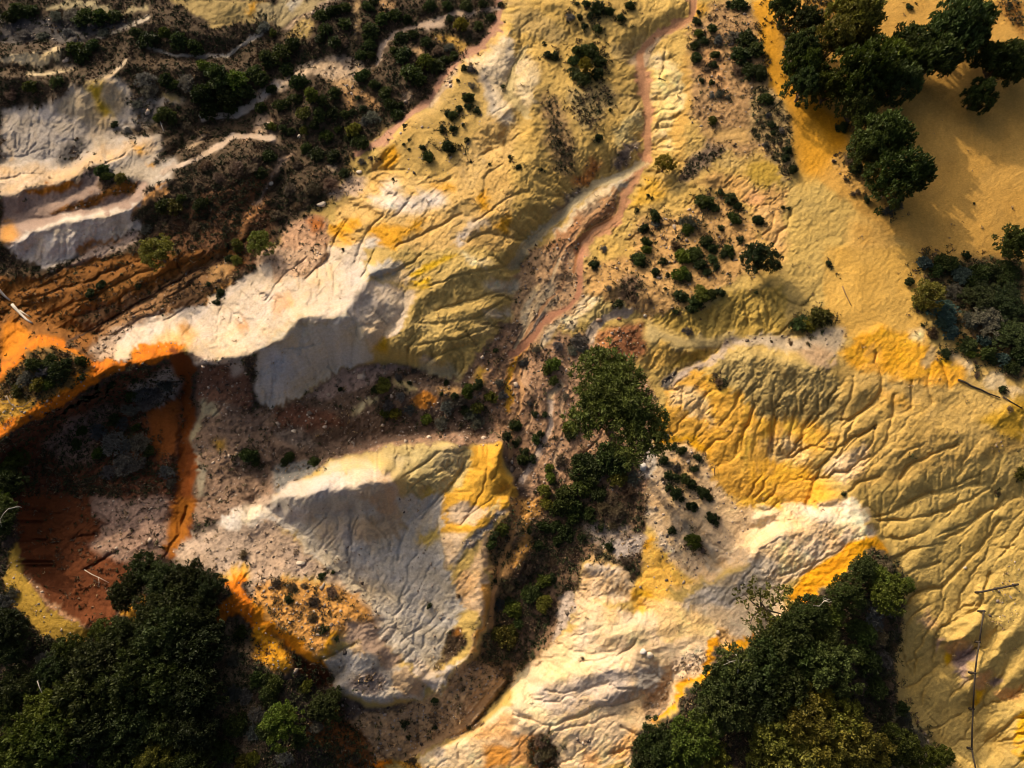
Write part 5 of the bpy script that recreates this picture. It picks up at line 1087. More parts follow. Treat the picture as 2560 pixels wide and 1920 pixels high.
H += 0.25 * (H - blur(H, 2)) * sstep(0.0, 0.4, RILL)                # crisp edges
H += (0.15 + 0.85 * RILL) * 0.010 * RNG.normal(0, 1, (NV, NU)).astype(np.float32)
H = shed(H, STEP, 0.62, 50)
# earth colour: streaks drawn out along the fall of the slope, stains, grains
gy, gx = np.gradient(blur(H0, 3))
gl = np.hypot(gx, gy) + 1e-5
fx, fy = -gx / gl, -gy / gl
sn = (0.7 * vnoise(U, V, 9, 51) + 0.5 * vnoise(U, V, 5, 52)).astype(np.float32)
acc = sn.copy(); X, Yg = np.meshgrid(np.arange(NU), np.arange(NV))
for sgn in (1, -1):
    x = X.astype(np.float32).copy(); y = Yg.astype(np.float32).copy()
    for k in range(14):
        xi = np.clip(x, 0, NU - 1).astype(np.int32); yi = np.clip(y, 0, NV - 1).astype(np.int32)
        x += sgn * 1.3 * fx[yi, xi]; y += sgn * 1.3 * fy[yi, xi]
        acc += sn[np.clip(y, 0, NV - 1).astype(np.int32), np.clip(x, 0, NU - 1).astype(np.int32)]
STREAK = acc / 29.0 * 3.2
# washes: the colours run a little way down the rills
run = (STREAK * 5.0 + 2.0 * vnoise(U, V, 12, 54)) * sstep(0.15, 0.6, RILL)
ALB = bil(ALB, X + fx * run, Yg + fy * run).astype(np.float32)
n1 = fbm(U, V, 120, 61, 5)
n2 = fbm(U, V, 40, 63, 4)
lum = ALB.mean(-1)
pale = sstep(0.25, 0.42, lum)
mul = 1 + 0.13 * n1 + 0.10 * n2 + STREAK * (0.06 + 0.10 * RILL)
mul += np.clip(CUT * 1.2, -0.22, 0.10) * RILL
grain = vnoise(U, V, 5.2, 71) * 0.5 + RNG.uniform(-1, 1, (NV, NU)).astype(np.float32) * 0.5
mul *= 1 + grain * (0.05 + 0.10 * RUBBLE + 0.18 * SCRUB)
speck = vnoise(U, V, 8, 72) + 0.7 * vnoise(U, V, 4.5, 73)
mul *= 1 - RUBBLE * 0.45 * sstep(0.35, 0.8, speck) - SCRUB * 0.35 * sstep(0.2, 0.7, speck)
mul += RUBBLE * 0.35 * sstep(0.45, 0.9, -speck)
ALB *= np.clip(mul, 0.25, 1.7)[..., None]
# iron stains on the pale clay, clay dust on the ochre
stain = sstep(0.15, 0.6, fbm(uw, vw, 90, 81, 4) + 0.25 * STREAK) * pale * 0.35
ALB = ALB * (1 - stain[..., None]) + stain[..., None] * ALB * np.array([1.02, 0.80, 0.45], np.float32)
dust = sstep(0.2, 0.65, fbm(uw, vw, 70, 85, 4) - 0.2 * STREAK) * pale * RILL * 0.35
ALB = ALB * (1 - dust[..., None]) + dust[..., None] * np.array([0.58, 0.50, 0.36], np.float32)
n3 = fbm(uw, vw, 64, 87, 4)
ALB *= 1 + (0.25 + 0.75 * pale)[..., None] * n3[..., None] * np.array([0.06, -0.03, -0.22], np.float32)
bed = np.sin(H0 * 11 + 2.2 * fbm(U, V, 150, 88, 3)) + 0.6 * np.sin(H0 * 27 + 3 * n1)
ALB *= 1 + (RILL * pale * bed)[..., None] * np.array([0.030, 0.045, 0.085], np.float32)
ALB *= np.array([1.02, 0.97, 0.95], np.float32)
ALB *= 1 - (0.10 * sstep(3.0, 6.0, FLOW) * RILL)[..., None]
_l = ALB.mean(-1, keepdims=True)
ALB = np.clip((_l + (ALB - _l) * 1.12) * 0.96, 0.008, 0.62)

GX, GY = at(U, V, H)
GX = GX.astype(np.float32); GY = GY.astype(np.float32)

def ground_z(u, v):
    return bil(H, (np.asarray(u, float) - U0) / STEP, (np.asarray(v, float) - V0) / STEP)

# ---- materials of the ground
def nodes_of(mat):
    mat.use_nodes = True
    nt = mat.node_tree
    nt.nodes.clear()
    return nt, nt.nodes, nt.links

def earth_material(name, bump, rough=0.95):
    mat = bpy.data.materials.new(name)
    nt, nd, lk = nodes_of(mat)
    out = nd.new("ShaderNodeOutputMaterial"); bs = nd.new("ShaderNodeBsdfPrincipled")
    bs.inputs["Roughness"].default_value = rough
    bs.inputs["Specular IOR Level"].default_value = 0.12
    at_ = nd.new("ShaderNodeAttribute"); at_.attribute_name = "earth"
    tc = nd.new("ShaderNodeTexCoord")
    n = nd.new("ShaderNodeTexNoise"); n.inputs["Scale"].default_value = 4.5; n.inputs["Detail"].default_value = 7; n.inputs["Roughness"].default_value = 0.68
    lk.new(tc.outputs["Object"], n.inputs["Vector"])
    mr = nd.new("ShaderNodeMapRange"); mr.inputs["From Min"].default_value = 0.25; mr.inputs["From Max"].default_value = 0.75
    mr.inputs["To Min"].default_value = 0.80; mr.inputs["To Max"].default_value = 1.20
    lk.new(n.outputs["Fac"], mr.inputs["Value"])
    mx = nd.new("ShaderNodeMix"); mx.data_type = 'RGBA'; mx.blend_type = 'MULTIPLY'; mx.inputs["Factor"].default_value = 1.0
    lk.new(at_.outputs["Color"], mx.inputs["A"]); lk.new(mr.outputs["Result"], mx.inputs["B"])
    lk.new(mx.outputs["Result"], bs.inputs["Base Color"])
    n2 = nd.new("ShaderNodeTexNoise"); n2.inputs["Scale"].default_value = 9.0; n2.inputs["Detail"].default_value = 5; n2.inputs["Roughness"].default_value = 0.7
    lk.new(tc.outputs["Object"], n2.inputs["Vector"])
    bp = nd.new("ShaderNodeBump"); bp.inputs["Strength"].default_value = bump; bp.inputs["Distance"].default_value = 0.20
    lk.new(n2.outputs["Fac"], bp.inputs["Height"])
    lk.new(bp.outputs["Normal"], bs.inputs["Normal"])
    lk.new(bs.outputs[0], out.inputs[0])
    return mat

def tag(o, label=None, cat=None, group=None, kind=None):
    if label: o["label"] = label
    if cat: o["category"] = cat
    if group: o["group"] = group
    if kind: o["kind"] = kind
    return o

# per-vertex normals over the whole sheet so that its pieces join without a seam
P = np.stack([GX, GY, H], -1)
du = np.gradient(P, axis=1); dv = np.gradient(P, axis=0)
NRM = np.cross(dv, du); NRM /= np.linalg.norm(NRM, axis=-1, keepdims=True)
NRM[NRM[..., 2] < 0] *= -1

def sheet(name, facemask, mat, apron=False):
    """One ground object out of the cells of the survey sheet where facemask is set."""
    fr, fc = np.nonzero(facemask)
    a = fr * NU + fc
    quads = np.stack([a + NU, a + NU + 1, a + 1, a], -1)
    used, inv = np.unique(quads.ravel(), return_inverse=True)
    co = P.reshape(-1, 3)[used]; nr = NRM.reshape(-1, 3)[used]; al = ALB.reshape(-1, 3)[used]
    faces = inv.reshape(-1, 4)
    if apron:   # carry the land on to the horizon
        loop = np.concatenate([np.arange(NU), np.arange(1, NV) * NU + NU - 1, (NV - 1) * NU + np.arange(NU - 2, -1, -1), np.arange(NV - 2, 0, -1) * NU])
        look = np.full(NU * NV, -1); look[used] = np.arange(len(used))
        prev = look[loop]
        c0 = P.reshape(-1, 3)[loop]; al0 = al[prev]
        ang = np.arctan2(c0[:, 1], c0[:, 0])
        far = np.array([0.34, 0.27, 0.12], np.float32)
        cos_, nrs, als, fcs = [co], [nr], [al], [faces]
        base = len(co)
        for k, g in enumerate((1.06, 1.15, 1.3, 1.6, 2.2, 3.5, 6, 12, 25, 50)):
            ring = c0.copy(); ring[:, :2] *= g
            ring[:, 2] = c0[:, 2] * max(0, 1 - k / 5) + (1.2 + 0.25 * k) * np.sin(3 * ang + k) * 0.8 * (k > 1)
            cos_.append(ring.astype(np.float32)); nrs.append(np.tile([0, 0, 1], (len(loop), 1)))
            als.append((al0 * max(0, 1 - k / 5) + far * min(1, k / 5)) * (1 + 0.2 * np.sin(ang * 23 + k))[:, None])
            cur = base + np.arange(len(loop)); nxt = np.roll(cur, -1); pn = np.roll(prev, -1)
            fcs.append(np.stack([cur, nxt, pn, prev], -1))
            prev = cur; base += len(loop)
        co = np.concatenate(cos_); nr = np.concatenate(nrs); al = np.concatenate(als); faces = np.concatenate(fcs)
    me = bpy.data.meshes.new(name)
    me.vertices.add(len(co)); me.vertices.foreach_set("co", co.astype(np.float32).ravel())
    me.loops.add(faces.size); me.loops.foreach_set("vertex_index", faces.astype(np.int32).ravel())
    me.polygons.add(len(faces)); me.polygons.foreach_set("loop_start", np.arange(len(faces), dtype=np.int32) * 4)
    me.polygons.foreach_set("loop_total", np.full(len(faces), 4, np.int32))
    me.polygons.foreach_set("use_smooth", np.ones(len(faces), bool))
    at_ = me.attributes.new("earth", 'FLOAT_COLOR', 'POINT')
    at_.data.foreach_set("color", np.concatenate([al, np.ones((len(al), 1))], 1).astype(np.float32).ravel())
    me.update(calc_edges=True)
    me.normals_split_custom_set_from_vertices(nr.astype(np.float32))
    me.materials.append(mat)
    o = bpy.data.objects.new(name, me)
    COL.objects.link(o)
    o["kind"] = "structure"
    return o

fm = lambda m: (m[:-1, :-1] + m[1:, :-1] + m[:-1, 1:] + m[1:, 1:]) * 0.25
fpath = fm(PATHM) > 0.5
fsand = (fm(SANDM) > 0.5) & ~fpath
sheet("terrain", ~(fpath | fsand), earth_material("eroded_earth", 0.55), apron=True)
sheet("footpath", fpath, earth_material("trodden_earth", 0.35))
sheet("sand_track", fsand, earth_material("loose_sand", 0.40))
# ------------------------------------------------------------------ plants
def foliage_material(name):
    mat = bpy.data.materials.new(name)
    nt, nd, lk = nodes_of(mat)
    out = nd.new("ShaderNodeOutputMaterial"); bs = nd.new("ShaderNodeBsdfPrincipled")
    bs.inputs["Roughness"].default_value = 0.65; bs.inputs["Specular IOR Level"].default_value = 0.2
    oi = nd.new("ShaderNodeObjectInfo"); ge = nd.new("ShaderNodeNewGeometry"); tc = nd.new("ShaderNodeTexCoord")
    n = nd.new("ShaderNodeTexNoise"); n.inputs["Scale"].default_value = 2.6; n.inputs["Detail"].default_value = 3
    lk.new(tc.outputs["Object"], n.inputs["Vector"])
    add = nd.new("ShaderNodeMath"); add.operation = 'ADD'
    lk.new(ge.outputs["Random Per Island"], add.inputs[0]); lk.new(n.outputs["Fac"], add.inputs[1])
    mr = nd.new("ShaderNodeMapRange"); mr.inputs["From Min"].default_value = 0.3; mr.inputs["From Max"].default_value = 1.7
    mr.inputs["To Min"].default_value = 0.45; mr.inputs["To Max"].default_value = 1.75
    lk.new(add.outputs[0], mr.inputs["Value"])
    hs = nd.new("ShaderNodeHueSaturation")
    hv = nd.new("ShaderNodeMapRange"); hv.inputs["To Min"].default_value = 0.475; hv.inputs["To Max"].default_value = 0.525
    lk.new(n.outputs["Fac"], hv.inputs["Value"]); lk.new(hv.outputs["Result"], hs.inputs["Hue"])
    lk.new(oi.outputs["Color"], hs.inputs["Color"]); lk.new(mr.outputs["Result"], hs.inputs["Value"])
    lk.new(hs.outputs["Color"], bs.inputs["Base Color"])
    tr = nd.new("ShaderNodeBsdfTranslucent"); lk.new(hs.outputs["Color"], tr.inputs["Color"])
    mx = nd.new("ShaderNodeMixShader"); mx.inputs[0].default_value = 0.22
    lk.new(bs.outputs[0], mx.inputs[1]); lk.new(tr.outputs[0], mx.inputs[2])
    lk.new(mx.outputs[0], out.inputs[0])
    return mat

def plain_material(name, colr, var=0.3, scale=6.0, rough=0.9):
    mat = bpy.data.materials.new(name)
    nt, nd, lk = nodes_of(mat)
    out = nd.new("ShaderNodeOutputMaterial"); bs = nd.new("ShaderNodeBsdfPrincipled")
    bs.inputs["Roughness"].default_value = rough; bs.inputs["Specular IOR Level"].default_value = 0.15
    tc = nd.new("ShaderNodeTexCoord"); n = nd.new("ShaderNodeTexNoise"); n.inputs["Scale"].default_value = scale; n.inputs["Detail"].default_value = 5
    ge = nd.new("ShaderNodeNewGeometry")
    lk.new(tc.outputs["Object"], n.inputs["Vector"])
    ad = nd.new("ShaderNodeMath"); ad.operation = 'ADD'
    lk.new(n.outputs["Fac"], ad.inputs[0]); lk.new(ge.outputs["Random Per Island"], ad.inputs[1])
    mr = nd.new("ShaderNodeMapRange"); mr.inputs["From Min"].default_value = 0.3; mr.inputs["From Max"].default_value = 1.7
    mr.inputs["To Min"].default_value = 1 - var * 1.6; mr.inputs["To Max"].default_value = 1 + var * 1.6
    lk.new(ad.outputs[0], mr.inputs["Value"])
    mx = nd.new("ShaderNodeMix"); mx.data_type = 'RGBA'; mx.blend_type = 'MULTIPLY'; mx.inputs["Factor"].default_value = 1.0
    mx.inputs["A"].default_value = (*colr, 1); lk.new(mr.outputs["Result"], mx.inputs["B"])
    lk.new(mx.outputs["Result"], bs.inputs["Base Color"])
    bp = nd.new("ShaderNodeBump"); bp.inputs["Strength"].default_value = 0.4; bp.inputs["Distance"].default_value = 0.03
    lk.new(n.outputs["Fac"], bp.inputs["Height"]); lk.new(bp.outputs["Normal"], bs.inputs["Normal"])
    lk.new(bs.outputs[0], out.inputs[0])
    return mat

LEAF = foliage_material("foliage")
BARK = plain_material("bark", (0.10, 0.075, 0.05), 0.35, 9)
BLEACHED = plain_material("bleached_wood", (0.42, 0.38, 0.31), 0.25, 12)
DARKWOOD = plain_material("weathered_wood", (0.045, 0.035, 0.025), 0.3, 14)

def mesh_from(name, verts, faces, mat, smooth=False):
    me = bpy.data.meshes.new(name)
    verts = np.asarray(verts, np.float32); faces = np.asarray(faces, np.int32)
    k = faces.shape[1]
    me.vertices.add(len(verts)); me.vertices.foreach_set("co", verts.ravel())
    me.loops.add(faces.size); me.loops.foreach_set("vertex_index", faces.ravel())
    me.polygons.add(len(faces)); me.polygons.foreach_set("loop_start", np.arange(len(faces), dtype=np.int32) * k)
    me.polygons.foreach_set("loop_total", np.full(len(faces), k, np.int32))
    if smooth: me.polygons.foreach_set("use_smooth", np.ones(len(faces), bool))
    me.update(calc_edges=True); me.validate()
    me.materials.append(mat)
    return me

def unit(v):
    return v / (np.linalg.norm(v, axis=-1, keepdims=True) + 1e-9)

def leaves_at(c, out, size, r, slim=0.5):
    """Diamond leaves at points c leaning along out."""
    n = len(c)
    ax = unit(out + r.normal(0, 0.75, (n, 3)))
    sd = unit(np.cross(ax, unit(r.normal(0, 1, (n, 3)))))
    s = (size * r.uniform(0.6, 1.35, n))[:, None]
    v = np.stack([c - ax * s * 0.5, c + sd * s * slim * 0.5 , c + ax * s * 0.6, c - sd * s * slim * 0.5], 1)
    f = np.arange(n * 4).reshape(n, 4)
    return v.reshape(-1, 3), f

def crown_mesh(name, seed, lobes, clumps, per, leaf, clump_r, flat=0.75, slim=0.55, spread=0.62, gap=0.0):
    """A crown of unit radius, base at z=0: lobes carry clumps, clumps carry leaves."""
    r = np.random.default_rng(seed)
    la = np.linspace(0, 2 * np.pi, lobes, endpoint=False) + r.uniform(-0.5, 0.5, lobes)
    lr = np.where(np.arange(lobes) == 0, 0.0, r.uniform(0.35, 1.0, lobes) * spread)
    lz = flat * (0.62 - 0.30 * lr / max(spread, 1e-3)) * r.uniform(0.85, 1.2, lobes)
    ls = r.uniform(0.32, 0.55, lobes) * (1.0 - 0.15 * lr)
    ls[0] = 0.5
    k = r.integers(0, lobes, clumps)
    d = unit(r.normal(0, 1, (clumps, 3)) + np.array([0, 0, 0.35]))
    rad = ls[k] * r.uniform(0.55, 1.08, clumps) ** 0.6
    c = np.stack([np.cos(la[k]) * lr[k], np.sin(la[k]) * lr[k], lz[k] + 0.1], 1) + d * rad[:, None] * np.array([1, 1, flat * 0.9])
    c[:, 2] = np.maximum(c[:, 2], 0.03 + 0.05 * r.random(clumps))
    if gap:
        keep = r.random(clumps) > gap
        c, d = c[keep], d[keep]
    kk = np.repeat(np.arange(len(c)), per)
    off = unit(r.normal(0, 1, (len(kk), 3))) * (clump_r * r.uniform(0.2, 1.0, len(kk)) ** 0.5)[:, None]
    off[:, 2] *= 0.75
    p = c[kk] + off
    v, f = leaves_at(p, unit(off + 0.6 * d[kk] * clump_r + np.array([0, 0, 0.25 * clump_r])), leaf, r, slim)
    return mesh_from(name, v, f, LEAF), np.stack([np.cos(la) * lr, np.sin(la) * lr, lz], 1)

def pine_crown(name, seed, tufts, per, needle):
    r = np.random.default_rng(seed)
    lob = 11
    la = r.uniform(0, 2 * np.pi, lob); lr = np.sqrt(r.uniform(0.0, 1, lob)) * 0.68; lr[0] = 0
    lz = 0.95 - 0.55 * lr + r.uniform(-0.1, 0.1, lob)
    k = r.integers(0, lob, tufts)
    d = unit(r.normal(0, 1, (tufts, 3)) + np.array([0, 0, 0.5]))
    rad = r.uniform(0.16, 0.40, tufts)
    c = np.stack([np.cos(la[k]) * lr[k], np.sin(la[k]) * lr[k], lz[k]], 1) + d * rad[:, None] * np.array([1, 1, 0.7])
    kk = np.repeat(np.arange(tufts), per)
    o = unit(r.normal(0, 1, (len(kk), 3)) + 0.5 * d[kk] + np.array([0, 0, 0.3]))
    p = c[kk] + o * (r.uniform(0.01, 0.075, len(kk)))[:, None]
    v, f = leaves_at(p, o * 1.6, needle, r, 0.34)
    return mesh_from(name, v, f, LEAF), np.stack([np.cos(la) * lr, np.sin(la) * lr, lz], 1)

def tube(path, radii, sides=6):
    path = np.asarray(path, float); n = len(path)
    tang = unit(np.gradient(path, axis=0))
    ref = np.array([0.31, 0.17, 0.93]); ref2 = np.array([1.0, 0.2, 0.05])
    a = np.cross(tang, ref); bad = np.linalg.norm(a, axis=1) < 0.2
    a[bad] = np.cross(tang[bad], ref2); a = unit(a); b = unit(np.cross(tang, a))
    th = np.linspace(0, 2 * np.pi, sides, endpoint=False)
    ring = path[:, None, :] + np.asarray(radii)[:, None, None] * (np.cos(th)[None, :, None] * a[:, None, :] + np.sin(th)[None, :, None] * b[:, None, :])
    v = ring.reshape(-1, 3); f = []
    for i in range(n - 1):
        for j in range(sides):
            j2 = (j + 1) % sides
            f.append([i * sides + j, i * sides + j2, (i + 1) * sides + j2, (i + 1) * sides + j])
    v = np.concatenate([v, path[:1], path[-1:]]); e0, e1 = len(v) - 2, len(v) - 1
    for j in range(sides):
        j2 = (j + 1) % sides
        f.append([e0, j2, j, e0]); f.append([e1, (n - 1) * sides + j, (n - 1) * sides + j2, e1])
    return v, f

def join_tubes(parts):
    vs, fs, base = [], [], 0
    for v, f in parts:
        vs.append(v); fs += [[i + base for i in q] for q in f]; base += len(v)
    me_v = np.concatenate(vs)
    return me_v, fs

def tube_mesh(name, parts, mat):
    v, f = join_tubes(parts)
    me = bpy.data.meshes.new(name)
    me.from_pydata([tuple(x) for x in v], [], [tuple(dict.fromkeys(q)) for q in f])
    for p in me.polygons: p.use_smooth = True
    me.update(); me.materials.append(mat)
    return me

def trunk_mesh(name, seed, lobes, drop):
    """Trunk and limbs of a unit tree; the foot is at z=-drop, limbs reach the lobes."""
    r = np.random.default_rng(seed)
    parts = [tube([(0, 0, -drop - 0.15), (0.02, 0.01, -drop * 0.5), (0.03, -0.02, 0.05), (0.0, 0.02, 0.45)], [0.085, 0.065, 0.055, 0.02], 8)]
    for L in lobes:
        s = np.array([0.02, 0.0, r.uniform(-0.25 * drop, 0.2)])
        m = (s + L) * 0.5 + np.array([0, 0, -0.06]) + r.normal(0, 0.03, 3)
        parts.append(tube([s, m, L], [0.035, 0.024, 0.008], 5))
    return tube_mesh(name, parts, BARK)

def thing(name, me, loc, label=None, cat=None, group=None, rz=0.0, scale=(1, 1, 1), parent=None, colr=None):
    o = bpy.data.objects.new(name, me)
    COL.objects.link(o)
    o.location = loc; o.rotation_euler = (0, 0, rz); o.scale = scale
    if parent is not None: o.parent = parent
    if colr is not None: o.color = (*colr, 1)
    return tag(o, label, cat, group)

SMALL = [crown_mesh("bush", 100 + i, 5, 75, 16, 0.22, 0.20, 0.85, 0.5, 0.72)[0] for i in range(4)]
MEDIUM = [crown_mesh("bush", 200 + i, 7, 130, 18, 0.17, 0.14, 0.8)[0] for i in range(5)]
WIRY = [crown_mesh("bush", 300 + i, 7, 130, 15, 0.20, 0.16, 0.55, 0.16)[0] for i in range(3)]
BIG = [crown_mesh("crown", 400 + i, 10, 260, 38, 0.08, 0.105, 0.8, 0.55, 0.66, 0.06) for i in range(6)]
OLIVE = [crown_mesh("crown", 500 + i, 8, 170, 34, 0.085, 0.12, 0.85) for i in range(3)]
LOOSE = [crown_mesh("crown", 600 + i, 11, 210, 10, 0.085, 0.09, 0.7, 0.6, 0.8, 0.15) for i in range(2)]
FEATHER = [crown_mesh("crown", 650 + i, 10, 320, 26, 0.11, 0.11, 0.7, 0.42, 0.66, 0.04) for i in range(3)]
BIGT = [trunk_mesh("trunk", 700 + i, l, 0.9) for i, (m, l) in enumerate(BIG)]
OLIVET = [trunk_mesh("trunk", 720 + i, l, 0.9) for i, (m, l) in enumerate(OLIVE)]
LOOSET = [trunk_mesh("trunk", 740 + i, l, 0.9) for i, (m, l) in enumerate(LOOSE)]
FEATHERT = [trunk_mesh("trunk", 760 + i, l, 1.2) for i, (m, l) in enumerate(FEATHER)]
PINE = pine_crown("crown", 801, 900, 36, 0.058)
PINET = trunk_mesh("trunk", 802, PINE[1], 1.1)

TINT = {"d": ((0.036, 0.050, 0.010), "dark green"), "g": ((0.065, 0.085, 0.010), "green"),
        "o": ((0.105, 0.10, 0.013), "olive green"), "l": ((0.20, 0.165, 0.012), "yellow-green"),
        "b": ((0.085, 0.085, 0.066), "grey"), "t": ((0.045, 0.075, 0.055), "blue-green"), "n": ((0.10, 0.072, 0.04), "dry brown")}

MARKS = [("the large pine", 1530, 1030), ("the pale boulder", 804, 511), ("the smooth white hump", 800, 1230),
         ("the orange cliff rim", 330, 915), ("the white ridge crest", 740, 830), ("the upper pink path", 1600, 130),
         ("the yellow-lit path bush", 1665, 410), ("the pale-centred ring bush", 1465, 158), ("the sand track", 2030, 470),
         ("the rail fence", 2440, 1600), ("the fallen logs", 2440, 970), ("the bleached log", 40, 765),
         ("the yellow rilled slope", 1930, 1130), ("the white crest", 2170, 1300), ("the white rock hill", 1500, 1640),
         ("the orange scarp", 700, 1570), ("the pale gravel patch", 810, 180), ("the top path junction", 1245, 25),
         ("the round twin bushes", 1098, 375), ("the round dark tree", 1899, 690), ("the left white ridges", 160, 560),
         ("the white dome", 210, 250), ("the dark red pit", 230, 1330), ("the yellow side path", 80, 1520), ("the shaded clay bowl", 1010, 1480),
         ("the plateau trees", 2180, 160), ("the lower pink path", 1300, 870)]
ORD = ["nearest", "second nearest", "third nearest", "fourth nearest", "fifth nearest", "sixth nearest", "seventh nearest", "eighth nearest", "ninth nearest", "tenth nearest",
       "eleventh nearest", "twelfth nearest", "13th nearest", "14th nearest", "15th nearest", "16th nearest", "17th nearest", "18th nearest", "19th nearest", "20th nearest"]
def where(u, v):
    best = min(MARKS, key=lambda m: math.hypot(m[1] - u, m[2] - v))
    dx, dy = u - best[1], v - best[2]
    d = math.hypot(dx, dy)
    s = ["right of", "below and right of", "below", "below and left of", "left of", "above and left of", "above", "above and right of"][int(((math.degrees(math.atan2(dy, dx)) + 382.5) % 360) // 45)]
    return d, s + " " + best[0]
PLANTS = []      # (object, noun, adjectives, distance, place)

def place(u, v, lift):
    """Where a plant stands whose middle, lift metres above the ground, is at survey pixel (u, v)."""
    z = float(ground_z(u, v))
    for _ in range(3):
        x, y = at(u, v, z + lift)
        # ground below that point
        uu, vv = to_survey(float(x), float(y), z)
        z = float(ground_z(uu, vv))
    return float(x), float(y), z

def to_survey(x, y, z):
    px_, py_, pz_ = x - CAM[0], y - CAM[1], z - CAM[2]
    dy = py_ * CT + pz_ * ST
    dz = -py_ * ST + pz_ * CT
    return 1280 + FPX * px_ / -dz, 960 - FPX * dy / -dz

MASS = []
NEAR = np.zeros((NV, NU), np.float32)
def shrub(tile, x, y, r, kind, noun="bush", label=None, wiry=False, tall=1.0):
    u, v = px(tile, x, y)
    rm = r * TS / 25.0
    pool = WIRY if (wiry or kind in "bn") else (SMALL if rm < 0.55 else MEDIUM)
    if kind == "l" and rm > 0.8: pool = [m for m, _ in OLIVE]
    me = pool[int(RNG.integers(len(pool)))]
    hz = rm * RNG.uniform(0.85, 1.1) * tall
    X_, Y_, Z_ = place(u, v, hz * 0.55)
    q = r * TS * 2.2; c0 = int(max(0, (u - q - U0) / STEP)); c1 = int((u + q - U0) / STEP); r0 = int(max(0, (v - q - V0) / STEP)); r1 = int((v + q - V0) / STEP)
    NEAR[r0:r1, c0:c1] = np.maximum(NEAR[r0:r1, c0:c1], np.exp(-((U[r0:r1, c0:c1] - u) ** 2 + (V[r0:r1, c0:c1] - v) ** 2) / (r * TS * 1.15) ** 2))
    c = np.array(TINT[kind][0]) * RNG.uniform(0.6, 1.5) * np.array([RNG.uniform(0.9, 1.15), 1, RNG.uniform(0.8, 1.2)])
    if r < CUT_R and label is None and kind not in "bn":
        MASS.append((me, (X_, Y_, Z_ - 0.06 * rm), RNG.uniform(0, 6.28), (rm * 1.05, rm, hz)))
        return
    o = thing("bush" if kind not in "bn" else "scrub_bush", me, (X_, Y_, Z_ - 0.06 * rm), label, noun, None, RNG.uniform(0, 6.28), (rm * RNG.uniform(0.85, 1.3), rm * RNG.uniform(0.8, 1.15), hz), colr=c)
    size = "tiny" if rm < 0.4 else "small" if rm < 0.75 else "medium" if rm < 1.2 else "large"
    if label is None:
        d, w = where(u, v)
        PLANTS.append((o, noun, size + " " + TINT[kind][1], d, w))
    return o

def tree(tile, x, y, r, kind, style="big", label=None, hfac=1.0, name="tree"):
    u, v = px(tile, x, y)
    rm = r * TS / 25.0
    if style == "pine":
        (me, lob), tm = PINE, PINET; drop = 0.9
    else:
        pool, tp = {"big": (BIG, BIGT), "olive": (OLIVE, OLIVET), "loose": (LOOSE, LOOSET), "feather": (FEATHER, FEATHERT)}[style]
        i = int(RNG.integers(len(pool))); me, tm = pool[i][0], tp[i]; drop = 1.2 if style == "feather" else 0.9
    if tile == "C4":
        rm *= 1.28; hfac *= 1.75; drop = 0.25
    elif tile == "C8" and kind != "o":
        hfac *= 0.55; drop = 0.15
    elif style != "pine":
        hfac *= 1.2; drop = 0.5
    hz = rm * hfac
    if style == "pine": hz = rm * 0.85; drop = 1.25
    X_, Y_, Z_ = place(u, v, hz * (drop * 0.8 + 0.45))
    root = bpy.data.objects.new(name, None); COL.objects.link(root)
    root.location = (X_, Y_, Z_); root.rotation_euler = (0, 0, RNG.uniform(0, 6.28) if style != "pine" else 0.4)
    root.empty_display_size = 0.3
    sc = (rm * RNG.uniform(0.95, 1.12), rm * RNG.uniform(0.95, 1.12), hz)
    c = np.array(TINT[kind][0]) * RNG.uniform(0.6, 1.5) * np.array([RNG.uniform(0.9, 1.15), 1, RNG.uniform(0.8, 1.2)])
    if tile == "C9": c = c * np.array([0.78, 0.74, 0.85])
    if style == "pine":
        sc = (rm * 0.92, rm * 1.12, hz); root.rotation_euler = (0, 0, 0); c = np.array([0.066, 0.082, 0.012])
    thing("crown", me, (0, 0, hz * drop * 0.8), parent=root, scale=sc, colr=c)
    thing("trunk", tm, (0, 0, hz * drop * 0.8), parent=root, scale=sc)
    size = "small" if rm < 1.5 else "medium" if rm < 2.4 else "large"
    nm = {"big": "leafy", "olive": "bushy", "loose": "sparse", "feather": "feathery", "pine": "pine"}[style]
    tag(root, label, "tree")
    if label is None:
        d, w = where(u, v)
        PLANTS.append((root, "tree", size + " " + TINT[kind][1] + " " + nm, d, w))
    return root

